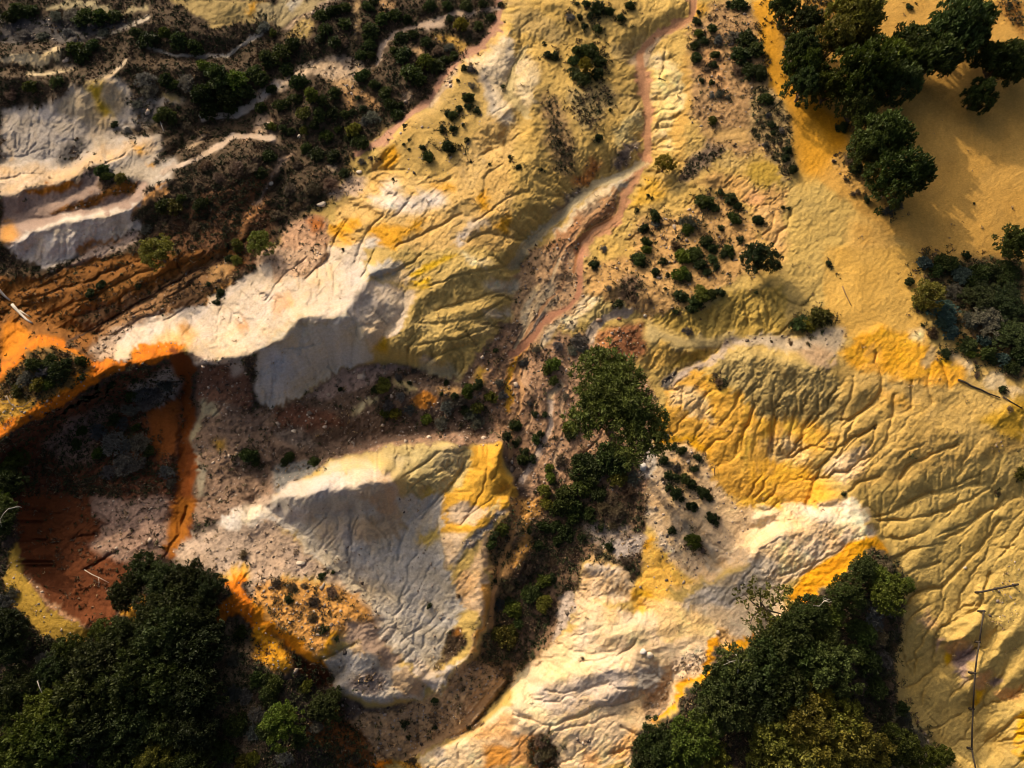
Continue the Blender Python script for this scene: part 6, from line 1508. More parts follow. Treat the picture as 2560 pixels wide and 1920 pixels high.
# --- trees -----------------------------------------------------------------
tree("C7", 655, 985, 350, "g", "pine", "large round green pine standing alone in the stony central gully", 0.95, "pine_tree")
tree("C3", 930, 1000, 80, "l", "olive", "bush-like tree with a yellow-lit top beside the pink path", 0.9)
tree("C3", 1510, 1575, 128, "d", "big", "round dark tree on the lip of the olive fan slope", 0.9)
tree("C1", 955, 1540, 140, "o", "olive", "round olive green tree with feathery edge on the brown rilled slope", 0.75)
tree("C2", 25, 1480, 105, "g", "olive", "round bright green tree at the edge of the pink rubble", 0.75)
for t in [("C4",660,85,150,"o","feather"),("C4",500,240,125,"o","olive"),("C4",640,220,110,"o","feather"),("C4",700,420,175,"g","big"),("C4",480,520,110,"g","big"),
          ("C4",860,360,130,"g","feather"),("C4",890,500,125,"d","big"),("C4",1000,270,115,"d","feather"),("C4",1120,330,140,"d","feather"),
          ("C4",1250,160,170,"d","feather"),("C4",1390,110,105,"d","feather"),("C4",1350,240,95,"d","feather"),
          ("C4",640,650,110,"d","big"),("C4",800,840,150,"d","big"),("C4",700,920,110,"d","big"),("C4",890,1080,150,"d","big"),
          ("C4",300,300,110,"d","big"),("C4",345,400,105,"g","big"),("C4",320,520,100,"d","big"),("C4",330,140,95,"d","big"),("C4",200,50,90,"d","big"),
          ("C4",1530,360,130,"d","feather"),("C4",1620,330,90,"d","feather"),("C4",1390,570,92,"d","big"),("C4",1625,1480,95,"d","big"),
          ("C8",1400,300,130,"d","big"),("C8",1560,330,140,"d","big"),("C8",1440,430,115,"b","big"),("C8",1590,530,120,"d","big"),("C8",1560,150,95,"d","big"),
          ("C8",1180,390,105,"t","big"),("C8",1290,170,85,"t","feather"),("C8",1080,290,110,"o","olive"),
          ("C9",900,450,125,"d","big"),("C9",1010,530,120,"d","big"),("C9",760,590,115,"d","big"),("C9",1150,510,130,"d","big"),("C9",1280,570,100,"d","big"),
          ("C9",1080,650,140,"d","big"),("C9",940,700,130,"d","big"),("C9",1220,710,130,"d","big"),("C9",1000,850,165,"d","big"),("C9",1210,890,165,"d","big"),
          ("C9",760,870,125,"d","big"),("C9",640,840,95,"g","big"),("C9",420,930,95,"g","big"),("C9",570,1010,150,"d","big"),("C9",330,1060,115,"d","big"),
          ("C9",760,1110,180,"d","big"),("C9",1010,1110,170,"d","big"),("C9",1210,1160,160,"d","big"),("C9",480,1230,165,"d","big"),("C9",310,1310,150,"g","big"),
          ("C9",140,1490,165,"g","big"),("C9",350,1460,170,"g","big"),("C9",570,1410,150,"d","big"),("C9",80,1600,130,"g","big"),("C9",300,1630,125,"g","big"),
          ("C9",800,1420,150,"d","big"),("C9",1000,1400,130,"d","big"),("C9",1200,1400,140,"d","big"),("C9",700,1610,125,"d","big"),("C9",950,1600,130,"o","big"),
          ("C9",1180,1620,120,"d","big"),("C9",60,810,125,"d","big"),("C9",-10,690,80,"b","big"),("C9",60,950,105,"d","big"),("C9",120,1150,120,"d","big"),("C9",40,1300,110,"d","big"),
          ("C5",90,1310,90,"g","big"),("C5",60,1430,105,"d","big"),("C5",10,1520,60,"g","big"),("C5",20,1600,100,"d","big"),("C9",0,170,100,"d","big"),
          ("C10",150,1390,120,"g","big"),("C10",430,1270,100,"d","big"),
          ("C11",1250,1160,135,"d","big"),("C11",1400,1060,125,"d","feather"),("C11",1310,1280,150,"d","big"),("C11",1500,1190,150,"d","big"),
          ("C11",1600,1040,125,"d","big"),("C11",1110,1490,130,"g","big"),("C11",920,1500,120,"d","big"),("C11",850,1600,110,"d","big"),("C11",1000,1610,110,"g","big"),
          ("C11",1220,1390,115,"g","big"),("C11",1240,1600,95,"o","olive"),("C11",1630,860,110,"d","big"),
          ("C12",670,440,95,"d","big"),("C12",830,600,115,"g","big"),("C12",780,520,80,"g","big"),("C12",935,545,55,"g","big"),("C12",570,600,110,"d","big"),
          ("C12",480,720,85,"g","big"),("C12",350,730,115,"d","big"),("C12",250,840,130,"d","big"),("C12",150,920,140,"d","big"),("C12",450,860,95,"d","big"),
          ("C12",100,1050,150,"d","big"),("C12",310,1000,125,"d","big"),("C12",490,1050,150,"d","big"),("C12",200,1190,150,"d","big"),
          ("C12",390,1230,105,"o","olive"),("C12",320,1370,150,"o","olive"),("C12",150,1460,130,"o","olive"),("C12",550,1350,130,"o","olive"),("C12",410,1510,165,"o","olive"),
          ("C12",250,1590,150,"o","olive"),("C12",610,1490,150,"o","olive"),("C12",70,1620,100,"o","olive"),("C12",720,1560,115,"o","olive"),
          ("C12",870,1510,110,"g","big"),("C12",970,1570,95,"g","big"),("C12",1130,1590,85,"g","big")]:
    tree(*t)
tree("C11", 1570, 690, 165, "o", "loose", "sparse see-through tree leaning over the orange edge above the white slope", 0.9)

# --- bushes: tile, then (x, y, r, tint) ------------------------------------
BUSHES = {
 "C1": [(1000,195,60,"g"),(900,230,80,"d"),(1080,240,80,"d"),(1180,280,70,"d"),(820,190,60,"d"),(440,290,75,"d"),(500,330,70,"d"),(560,270,60,"d"),
        (1430,470,85,"g"),(1300,440,110,"d"),(1230,560,120,"d"),(1370,580,120,"d"),(1470,560,100,"d"),(1270,660,80,"d"),(1390,660,60,"d"),(1130,480,70,"b"),(1010,480,80,"d"),(1060,510,60,"d"),(870,470,80,"b"),(900,540,70,"b"),(1010,690,75,"d"),(960,720,45,"g"),(1050,730,45,"d"),
        (770,790,45,"b"),(705,755,30,"d"),(840,770,40,"b"),(610,1035,65,"d"),(650,1070,50,"d"),(725,1085,45,"o"),(1060,1260,65,"o"),(1100,1210,40,"d"),(1440,1490,55,"o"),(1440,1580,45,"o"),(1400,1570,35,"d"),
        (1635,770,32,"d"),(90,50,80,"d"),(180,60,70,"d"),(60,90,70,"d"),(330,90,70,"b"),(420,80,70,"b"),(510,90,80,"d"),(600,90,80,"d"),(690,90,60,"d"),(170,520,60,"g"),(60,560,70,"n"),(340,490,50,"d"),
        (480,140,50,"b"),(140,200,60,"b"),(250,210,50,"b"),(400,190,60,"b"),(620,190,50,"b"),(1240,400,60,"g"),(1550,430,70,"d"),(1590,650,60,"d"),(1130,770,60,"n"),(1250,1000,60,"n"),(1440,1010,60,"n"),(1330,1080,60,"n"),(1530,1020,50,"n"),(1180,1380,60,"n"),(890,1390,50,"b"),(1220,1240,60,"d"),(990,1250,60,"d"),(830,630,50,"b")],
 "C2": [(250,500,75,"d"),(330,570,75,"g"),(290,690,55,"o"),(400,610,60,"d"),(470,560,60,"d"),(230,600,60,"d"),(380,690,60,"d"),(150,640,60,"d"),(460,690,55,"d"),(540,690,40,"d"),(90,770,42,"g"),(160,780,40,"d"),(215,795,42,"d"),(290,790,40,"o"),(350,760,45,"d"),(430,820,50,"g"),(500,790,45,"d"),
        (600,780,75,"o"),(640,860,65,"d"),(560,840,40,"d"),(390,90,65,"d"),(470,60,70,"d"),(540,140,60,"d"),(420,170,60,"d"),(480,250,65,"d"),(390,230,50,"d"),(550,40,50,"d"),(540,250,45,"n"),
        (680,35,55,"d"),(720,10,40,"d"),(770,110,70,"d"),(850,90,65,"d"),(920,110,50,"d"),(690,180,75,"d"),(690,270,60,"d"),(640,330,60,"d"),(700,330,45,"d"),(880,230,65,"d"),(960,210,50,"d"),(840,310,55,"d"),(1030,250,45,"d"),(900,330,80,"d"),(1030,370,85,"g"),(940,440,85,"d"),(1000,480,75,"d"),(1100,390,65,"d"),(1110,300,60,"n"),(1180,280,55,"b"),(1210,340,45,"d"),(1150,360,50,"d"),
        (1250,140,65,"o"),(1360,150,45,"d"),(1430,100,45,"d"),(1340,210,40,"n"),(1180,110,40,"d"),(650,460,65,"d"),(720,510,50,"d"),(790,560,50,"d"),(820,640,65,"d"),(860,690,50,"d"),(880,640,40,"d"),(650,660,30,"o"),(620,600,22,"o"),(590,680,35,"g"),(700,700,60,"b"),(660,730,50,"b"),
        (1060,30,60,"d"),(1160,30,60,"d"),(1280,30,60,"d"),(1380,20,50,"d"),(1000,60,45,"n"),(40,160,60,"b"),(100,200,40,"g"),(150,310,80,"d"),(60,350,80,"d"),(230,260,60,"d"),(30,470,70,"d"),(180,420,60,"d"),(90,540,40,"d"),
        (1172,890,64,"d","large round dark green bush, the upper right of a pair on the yellow slope"),(1055,955,54,"d","large round dark green bush, the lower left of a pair on the yellow slope"),(1015,900,26,"d"),(1285,850,22,"d"),(1345,675,30,"d"),(1290,590,48,"d"),(1300,650,30,"d"),(1240,660,32,"d"),(1200,700,40,"d"),(1170,690,28,"d"),(1135,780,30,"d"),(1195,785,32,"d"),(905,765,18,"d"),(1505,530,20,"d"),(930,850,10,"d"),(900,880,13,"d"),(935,910,13,"d"),(1270,410,28,"d"),(1310,420,36,"b"),(1320,520,38,"b"),(1230,490,14,"d"),(1265,760,14,"d"),(1310,990,10,"g"),(835,1090,12,"g"),(530,1520,12,"g"),(1550,960,18,"o"),(1600,1015,20,"o"),(1425,1000,12,"o"),(1495,25,22,"d"),
        (470,950,60,"d"),(380,940,60,"d"),(540,1050,40,"d"),(300,900,50,"d"),(250,1000,50,"n"),(450,1110,60,"n"),(340,1150,60,"n"),(200,1150,60,"n"),(250,1250,50,"n"),(70,950,60,"d"),(30,1050,60,"d"),(120,1300,60,"n"),(640,980,30,"b"),(700,960,30,"b")],
 "C3": [(530,50,68,"d"),(460,20,42,"d"),(590,60,45,"d"),(720,30,46,"d"),(662,105,40,"d"),(360,95,45,"b"),(415,100,26,"d"),(445,155,28,"d"),(525,170,48,"d"),(400,25,22,"g"),(480,90,30,"d"),
        (195,262,20,"d"),(220,330,36,"o"),(260,340,36,"d"),(530,835,34,"o"),(600,670,16,"d"),(365,1000,10,"g"),(40,1015,16,"g"),(175,1030,16,"g"),
        (400,310,60,"d"),(490,310,60,"d"),(540,370,55,"d"),(520,450,55,"d"),(440,470,60,"d"),(385,440,50,"d"),(380,370,50,"d"),(450,290,45,"d"),
        (1125,130,42,"d"),(1140,200,46,"g"),(1120,280,50,"d"),(1130,350,42,"d"),(1170,240,40,"d"),(1230,170,46,"d"),(1260,240,45,"b"),(1240,330,45,"d"),(1230,390,30,"d"),(1390,20,60,"d"),(1320,20,30,"d"),(1350,210,65,"b"),(1430,230,85,"d"),(1400,330,85,"d"),(1490,290,65,"d"),(1380,420,60,"n"),(1450,420,70,"d"),(1520,450,52,"d"),(1550,600,50,"d"),(1155,490,24,"d"),(1220,500,22,"d"),(1220,580,30,"b"),(1270,570,40,"b"),(1320,590,28,"b"),(1225,730,40,"o"),(1135,70,18,"d"),(1190,420,30,"n"),
        (870,1310,48,"d"),(760,1280,20,"d"),(805,1390,40,"d"),(875,1360,35,"b"),(820,1470,50,"d"),(825,1520,40,"g"),(780,1580,50,"d"),(1190,1230,66,"d"),(1140,1210,40,"d"),(1240,1270,40,"d"),(1270,1170,28,"d"),(1340,1210,45,"d"),(1380,1250,35,"d"),(1100,1350,78,"b"),(1070,1390,50,"g"),(1360,1330,52,"g"),(1500,1340,36,"d"),(1275,1390,26,"d"),(1000,1490,55,"n"),(1050,1560,75,"g"),(1110,1540,50,"g"),(1190,1470,50,"d"),(1220,1510,45,"d"),(1320,1520,45,"d"),(1290,1550,35,"d"),(1150,1610,45,"d"),(1230,1580,40,"d"),(1390,1460,26,"d"),(1340,1570,16,"d"),(500,1615,30,"d"),(830,1190,14,"d"),(855,1205,12,"d"),(560,1510,30,"b"),(920,1590,30,"d"),(880,1650,25,"d")],
 "C4": [(180,150,50,"b"),(130,20,40,"d"),(220,210,45,"b"),(250,380,50,"b"),(225,300,40,"b"),(360,60,42,"d"),(560,770,45,"d"),(530,780,26,"d"),(620,960,65,"n"),(640,1020,50,"d"),(880,1240,60,"b"),(830,1280,40,"b"),(700,1215,26,"d"),(570,1090,15,"n"),(650,1170,30,"n"),(620,1180,26,"n"),(500,980,16,"n"),(505,945,12,"n"),
        (215,910,36,"d"),(210,960,36,"d"),(250,1030,40,"d"),(185,790,32,"b"),(120,760,32,"d"),(130,810,22,"d"),(90,600,50,"d"),(1355,1240,10,"d"),(190,1265,16,"d"),(225,1270,14,"d"),(960,40,26,"o"),(40,1340,45,"d"),(20,300,60,"d"),(50,420,55,"d"),(100,700,30,"b"),(90,880,30,"b"),(540,20,35,"o")],
 "C5": [(200,710,60,"d"),(260,740,60,"b"),(350,750,75,"d"),(300,700,55,"d"),(400,700,50,"d"),(490,690,50,"d"),(500,790,24,"g"),(230,830,60,"o"),(150,790,60,"b"),(100,870,50,"o"),(280,830,45,"g"),
        (550,275,36,"g"),(615,225,36,"o"),(840,230,26,"o"),(1340,270,36,"o"),(1270,220,20,"o"),(1320,330,26,"d"),
        (1010,820,75,"b"),(930,870,75,"b"),(850,870,65,"b"),(800,900,50,"d"),(880,950,60,"b"),(780,980,60,"b"),(690,1040,55,"d"),(740,1060,50,"b"),(590,1120,65,"b"),(500,1110,40,"g"),(680,1180,85,"b"),(600,1250,55,"g"),(840,1190,85,"b"),(750,1310,90,"b"),(830,1320,60,"b"),(650,1360,60,"b"),(830,1090,40,"g"),(680,820,32,"g"),(910,1240,45,"d"),(770,1200,60,"b"),(460,1190,40,"d"),(820,800,26,"d"),(1510,1270,58,"d"),(1560,1300,40,"d"),(1000,1360,50,"b"),(1040,1430,40,"b")],
 "C6": [(1580,1080,46,"d"),(1525,1150,42,"d"),(1350,970,48,"o"),(1425,910,50,"o"),(1280,990,35,"g"),(1290,870,55,"g"),(1360,820,30,"d"),(1340,850,30,"g"),(1480,820,42,"b"),(1210,900,26,"d"),(800,960,55,"b"),(780,840,58,"o"),(730,860,35,"o"),(840,1010,50,"o"),(790,1010,40,"g"),(1040,1040,42,"g"),(1160,970,60,"b"),(1240,930,60,"b"),(1300,1000,60,"b"),(1130,1060,50,"b"),(880,900,45,"b"),(930,980,50,"b"),(870,790,30,"b"),(935,825,14,"d"),(910,770,16,"b"),(960,745,24,"b"),(200,1270,42,"d"),(170,1300,30,"d"),(360,1300,42,"d"),(510,865,18,"d"),(1640,700,30,"b"),(1630,1290,45,"d"),(1460,625,20,"o"),(1640,1240,30,"g"),(1500,900,40,"b"),(1350,1060,50,"b"),(1600,1170,30,"n"),(1160,820,20,"o"),(1130,890,16,"o")],
 "C7": [(600,1290,110,"d"),(690,1290,70,"d"),(530,1330,80,"d"),(640,1400,68,"o","olive green leafy bush at the foot of the large pine"),(430,1290,70,"d"),(420,1360,80,"d"),(480,1420,70,"d"),(230,1340,40,"g"),(240,1400,42,"g"),(330,1500,90,"d"),(420,1470,70,"d"),(300,1570,75,"d"),(380,1580,70,"d"),(200,1480,58,"o"),(220,1560,50,"o"),(470,1600,40,"d"),(530,1500,60,"d"),(700,1480,60,"n"),(600,1530,70,"n"),(740,1410,50,"b"),(650,1600,55,"n"),(260,700,55,"g"),(220,740,40,"g"),(250,810,40,"d"),(290,1300,40,"n"),(360,1090,60,"g"),(350,1130,40,"d"),
        (60,705,28,"b"),(280,600,42,"b"),(410,560,60,"b"),(370,620,45,"b"),(440,620,40,"b"),(150,620,36,"b"),(30,1080,40,"d"),(150,1170,42,"d"),(170,1130,25,"d"),(60,1290,40,"d"),(120,1280,30,"d"),(140,1010,22,"g"),(200,1020,22,"d"),(110,950,25,"b"),(330,900,30,"b"),(20,1190,25,"d"),(640,690,12,"d"),(510,690,12,"d"),
        (1040,1230,40,"d"),(990,1210,25,"d"),(1135,1275,26,"d"),(1110,1350,26,"g"),(1010,1345,38,"b"),(970,1320,30,"b"),(930,1290,34,"g"),(960,1390,36,"g"),(1000,1400,30,"d"),(1060,1410,40,"d"),(1100,1440,34,"d"),(1000,1490,42,"d"),(960,1460,26,"d"),(1170,1490,36,"g"),(1200,1520,26,"g"),(1140,1470,25,"d"),(1110,1570,28,"d"),(1075,1575,20,"d"),(920,1410,18,"b"),(935,1150,26,"b"),(1040,1530,20,"d"),(1200,1620,20,"g"),(1240,1640,22,"g"),
        (1030,290,50,"d"),(1110,330,58,"d"),(1170,290,55,"g"),(1220,280,50,"d"),(1270,270,36,"d"),(1090,370,30,"g"),(1150,250,40,"o"),(1030,160,58,"g"),(1080,180,36,"d"),(870,150,30,"d"),(950,160,18,"o"),(1000,390,24,"d"),(650,335,30,"d"),(590,240,26,"b"),(935,245,12,"d"),(870,210,14,"b"),(1080,510,28,"b"),(1050,500,18,"b"),(1265,810,34,"n"),(1240,770,22,"n"),(1270,860,12,"n"),(1190,150,34,"d"),(1245,110,28,"d"),(500,105,30,"d"),(760,60,40,"d"),(800,95,26,"d"),(1490,270,12,"d"),(840,320,35,"n"),(740,300,30,"n")],
 "C8": [(965,205,34,"d"),(1060,90,55,"t"),(1190,90,80,"d"),(1130,130,60,"d"),(1310,42,32,"t"),(1250,130,50,"d"),(1400,150,75,"d"),(1470,130,60,"d"),(1350,210,60,"d"),(1040,330,55,"o"),(1250,260,70,"b"),(1220,510,58,"t"),(1160,460,45,"t"),(1110,510,44,"n"),(1340,440,60,"b"),(1320,590,60,"d"),(1340,640,46,"g"),(1430,560,55,"t"),(1430,640,60,"d"),(1470,690,34,"d"),(1540,680,50,"t"),(1590,730,50,"d"),(1640,650,70,"d"),(1180,640,36,"d"),(1040,470,12,"d"),(1530,860,26,"o"),(1380,770,26,"n"),(465,95,20,"o"),(515,155,7,"n"),(540,185,6,"n"),(1500,1490,24,"n"),(1645,1370,40,"o"),(965,1270,6,"n"),(755,1100,14,"n"),
        (300,465,58,"d"),(265,470,36,"d"),(350,470,50,"o"),(410,420,68,"o"),(445,400,45,"o"),(240,580,22,"n"),(340,578,14,"n"),(120,570,14,"n"),(560,1500,16,"o"),(1580,980,20,"n")],
 "C9": [(1480,830,45,"g"),(1440,850,26,"g"),(1560,1110,55,"d"),(1610,1120,40,"d"),(1480,1640,60,"o"),(1650,1380,55,"g"),(1540,1600,40,"o"),(1420,1000,50,"b"),(1490,1230,55,"b"),(1410,1200,60,"b"),(1560,1330,50,"b"),(1430,1400,70,"d"),(1380,1560,70,"d"),(1640,1240,50,"d"),(1540,1450,50,"b"),(260,1000,50,"b"),(130,930,50,"b"),(70,600,40,"b"),(1480,360,30,"n"),(760,430,12,"g"),(1570,1230,30,"n")],
 "C10": [(110,1150,70,"d"),(60,1200,60,"d"),(300,1160,52,"o"),(60,1420,70,"d"),(180,1330,60,"g"),(360,1300,60,"d"),(460,1330,50,"g"),(480,1230,30,"o"),(220,560,34,"n"),(295,550,28,"n"),(200,630,30,"g"),(400,490,26,"g"),(470,465,14,"g"),(350,640,36,"n"),(460,590,36,"n"),(340,740,36,"n"),(120,540,30,"n"),(410,810,26,"o"),(490,870,14,"o"),
         (1510,860,85,"o"),(1470,840,45,"o"),(1560,820,45,"o"),(1500,200,46,"g"),(1450,240,32,"d"),(1440,290,40,"d"),(1460,515,16,"d"),(1570,690,58,"g"),(1540,640,35,"g"),(1640,600,40,"d"),(1090,1250,24,"g"),(905,1390,24,"o"),(965,1385,12,"n"),(1090,1410,14,"o"),(1235,610,14,"n"),(1480,660,40,"b"),(1540,560,40,"n"),(1610,790,40,"n"),(930,1470,14,"o"),(1055,670,18,"o"),(600,1600,30,"n"),(960,1620,30,"n"),(160,1590,50,"b"),(370,1400,45,"b"),(260,1480,50,"d")],
 "C11": [(1110,275,62,"g","solitary round green bush on the pale fan below the yellow slope"),(1215,135,30,"d"),(1245,165,20,"d"),(1100,60,30,"d"),(980,210,24,"d"),(200,190,46,"d"),(260,180,40,"d"),(320,220,56,"d"),(280,270,40,"d"),(340,260,35,"d"),(470,130,46,"d"),(440,110,30,"d"),(590,310,34,"g"),(330,50,85,"d"),(380,120,50,"d"),(280,60,60,"d"),(200,520,52,"g"),(240,500,36,"g"),(190,650,58,"o"),(150,600,40,"d"),(30,700,42,"g"),(110,600,55,"d"),(40,780,40,"d"),(160,300,38,"g"),(100,210,25,"g"),(620,120,38,"n"),(540,195,20,"g"),(690,400,40,"n"),(530,340,40,"n"),(100,420,50,"n"),(60,500,40,"n"),(430,250,26,"d"),(180,1500,50,"n"),(220,1560,50,"n"),(170,1600,50,"n"),(430,990,14,"n"),(1000,340,8,"n"),(560,60,60,"n"),(620,180,40,"n"),(240,400,40,"n")],
 "C12": [(910,1290,50,"d"),(940,1340,40,"b"),(750,760,60,"b"),(780,860,70,"n"),(700,850,70,"d"),(800,1000,60,"b"),(720,1000,70,"d"),(650,960,60,"d"),(840,1150,50,"n"),(760,1160,70,"d"),(660,1160,60,"n"),(820,440,60,"n"),(860,500,50,"d"),(740,420,50,"d"),(930,1420,55,"b"),(1020,1480,50,"b"),(1000,1540,30,"b"),(800,760,50,"n"),(640,800,60,"d"),(850,700,40,"b"),(860,920,40,"n")],
}
CUT_R = sorted([it[2] for its in BUSHES.values() for it in its if it[3] not in "bn"], reverse=True)[284]
for tile, items in BUSHES.items():
    for it in items:
        shrub(tile, it[0], it[1], it[2], it[3], "bush" if it[3] not in "bn" else "scrub", it[4] if len(it) > 4 else None)
shrub("C3", 450, 395, 70, "l", "bush", "pale yellow-green bush ringed by a dark green thicket", tall=1.5)

mv, mf, mb_ = [], [], 0
for me, loc, rz, sc in MASS:                       # the smallest bushes, past three hundred, as one mass
    co = np.empty(len(me.vertices) * 3, np.float32); me.vertices.foreach_get("co", co); co = co.reshape(-1, 3) * np.array(sc)
    ca, sa = math.cos(rz), math.sin(rz)
    co = np.stack([co[:, 0] * ca - co[:, 1] * sa, co[:, 0] * sa + co[:, 1] * ca, co[:, 2]], 1) + np.array(loc)
    mv.append(co); mf.append(np.arange(len(co)).reshape(-1, 4) + mb_); mb_ += len(co)
_o = bpy.data.objects.new("low_bushes", mesh_from("low_bushes", np.concatenate(mv), np.concatenate(mf), LEAF)); COL.objects.link(_o)
_o.color = (0.028, 0.040, 0.010, 1)
tag(_o, "small low green bushes dotted over the slopes", "low bushes", None, "stuff")

def settle_labels():
    by = {}
    for p in PLANTS:
        by.setdefault((p[1], p[2], p[4]), []).append(p)
    for (noun, adj, w), ps in by.items():
        ps.sort(key=lambda q: q[3])
        word = {"scrub": "scrub bush"}.get(noun, noun)
        for k, p in enumerate(ps):
            if len(ps) == 1:
                p[0]["label"] = f"{adj} {word} {w}"
            else:
                p[0]["label"] = f"{adj} {word} {w}, {ORD[min(k, 19)]}"
            p[0]["group"] = {"bush": "green bushes on the badlands", "scrub": "dry scrub bushes on the badlands", "tree": "trees around the badlands"}[noun]
settle_labels()
# ------------------------------------------------------------------ low scrub, litter and stones nobody could count
def scatter(weight, per_m2, seed, margin=60):
    r = np.random.default_rng(seed)
    c0 = int((-margin - U0) / STEP); c1 = int((2560 + margin - U0) / STEP)
    r0 = int((-margin - V0) / STEP); r1 = int((1920 + margin - V0) / STEP)
    n = int((c1 - c0) * (r1 - r0) * 0.01 * per_m2)
    x = r.uniform(c0, c1, n); y = r.uniform(r0, r1, n)
    keep = r.random(n) < weight[y.astype(int), x.astype(int)]
    x, y = x[keep], y[keep]
    p = bil(P, x, y)
    return p, r, x, y

def stuff(name, v, f, mat, label, cat):
    o = bpy.data.objects.new(name, mesh_from(name, v, f, mat)); COL.objects.link(o)
    tag(o, label, cat, None, "stuff")
    return o

ragged = NEAR * sstep(-0.25, 0.35, fbm(U, V, 22, 94, 3))
clump = sstep(-0.15, 0.45, fbm(U, V, 34, 91, 3))
def tufts(p, r, blades, length, lean=0.9):
    n = len(p)
    k = np.repeat(np.arange(n), blades)
    s = np.repeat(length * r.uniform(0.5, 1.5, n), blades)
    d = unit(r.normal(0, 1, (len(k), 3)) * np.array([1, 1, 0.5]) + np.array([0, 0, lean]))
    c = p[k] + d * (s * 0.35)[:, None] + r.normal(0, 1, (len(k), 3)) * np.array([0.35, 0.35, 0.05]) * s[:, None]
    return leaves_at(c, d * 1.5, 1.0, r, 0.3) if False else _bl(c, d, s, r)
def _bl(c, d, s, r):
    n = len(c)
    sd = unit(np.cross(d, unit(r.normal(0, 1, (n, 3)))))
    w = (s * 0.16)[:, None]; h = (s * 0.6)[:, None]
    v = np.stack([c - d * h, c + sd * w, c + d * h, c - sd * w], 1)
    return v.reshape(-1, 3), np.arange(n * 4).reshape(n, 4)

DRY = plain_material("dry_scrub", (0.135, 0.09, 0.05), 0.45, 0.6)
GREENERY = plain_material("low_greenery", (0.045, 0.052, 0.02), 0.5, 0.6)
BRUSH = plain_material("brushwood", (0.050, 0.050, 0.024), 0.6, 0.5)
def brush(p, r, per, rad):
    n = len(p); k = np.repeat(np.arange(n), per)
    R = (rad * r.uniform(0.5, 1.5, n))[k]
    d = unit(r.normal(0, 1, (len(k), 3))); d[:, 2] = np.abs(d[:, 2])
    c = p[k] + d * (R * r.uniform(0.3, 1.0, len(k)))[:, None] * np.array([1, 1, 0.75])
    return leaves_at(c, d, 0.15, r, 0.42)
blot = sstep(0.0, 0.35, fbm(U, V, 75, 93, 3) + 0.15 * vnoise(U, V, 18, 95))
p, r, _, _ = scatter(np.maximum(SCRUB * (SCRUB > 0.6) * blot, 0.6 * ragged), 2.4, 906)
v, f = brush(p, r, 55, 0.42)
stuff("brushwood", v, f, BRUSH, "dense dark olive brush growing in patches over the banks", "brush")
STRAW = plain_material("straw", (0.30, 0.21, 0.10), 0.45, 0.6)
p, r, _, _ = scatter(np.maximum(SCRUB * (0.25 + 0.75 * clump), 0.7 * ragged), 9, 901)
v, f = tufts(p, r, 9, 0.24)
stuff("dry_scrub", v, f, DRY, "low brown dry scrub covering the banks and gully sides", "scrub")
p, r, _, _ = scatter(np.maximum(SCRUB ** 2 * (1 - 0.7 * clump), ragged), 10, 902)
v, f = tufts(p, r, 9, 0.24)
stuff("undergrowth", v, f, GREENERY, "low dark green undergrowth between the bushes and trees", "undergrowth")
p, r, _, _ = scatter(np.clip(np.maximum(SCRUB * 0.5 + RUBBLE * 0.5, 0.6 * NEAR) * clump + 0.012, 0, 1), 3.5, 903)
v, f = tufts(p, r, 6, 0.22)
stuff("dead_grass", v, f, STRAW, "tufts of straw coloured dead grass on the stony slopes", "dead grass")

def stones(p, r, size):
    n = len(p)
    base = np.array([[1,0,0],[-1,0,0],[0,1,0],[0,-1,0],[0,0,1],[0,0,-1],[.65,.65,.5],[-.65,.65,.5],[-.65,-.65,.5],[.65,-.65,.5]], float)
    fc = np.array([[0,6,4],[6,2,4],[2,7,4],[7,1,4],[1,8,4],[8,3,4],[3,9,4],[9,0,4],[0,5,2],[2,5,1],[1,5,3],[3,5,0],[0,2,6],[2,1,7],[1,3,8],[3,0,9]])
    s = size * r.lognormal(0, 0.55, n)
    q = base[None] * r.uniform(0.6, 1.3, (n, len(base), 1)) * np.stack([r.uniform(0.7, 1.5, n), r.uniform(0.6, 1.2, n), r.uniform(0.5, 0.9, n)], 1)[:, None, :]
    a = r.uniform(0, 6.28, n); ca, sa = np.cos(a)[:, None], np.sin(a)[:, None]
    q = np.stack([q[..., 0] * ca - q[..., 1] * sa, q[..., 0] * sa + q[..., 1] * ca, q[..., 2]], -1) * s[:, None, None] + p[:, None, :]
    f = (fc[None] + (np.arange(n) * len(base))[:, None, None]).reshape(-1, 3)
    return q.reshape(-1, 3), f
ROCKY = plain_material("loose_stone", (0.30, 0.235, 0.17), 0.5, 1.2)
p, r, _, _ = scatter(np.clip(RUBBLE, 0, 1), 6.0, 904)
v, f = stones(p, r, 0.055)
stuff("rubble", v, f, ROCKY, "loose pale and rust coloured rubble strewn along the gullies", "rubble")
DARKSTONE = plain_material("dark_stone", (0.10, 0.075, 0.055), 0.5, 1.2)
p, r, _, _ = scatter(np.clip(RUBBLE, 0, 1) * clump, 3.5, 905)
v, f = stones(p, r, 0.06)
stuff("dark_rubble", v, f, DARKSTONE, "dark brown stones and clods lying among the paler rubble", "rubble")

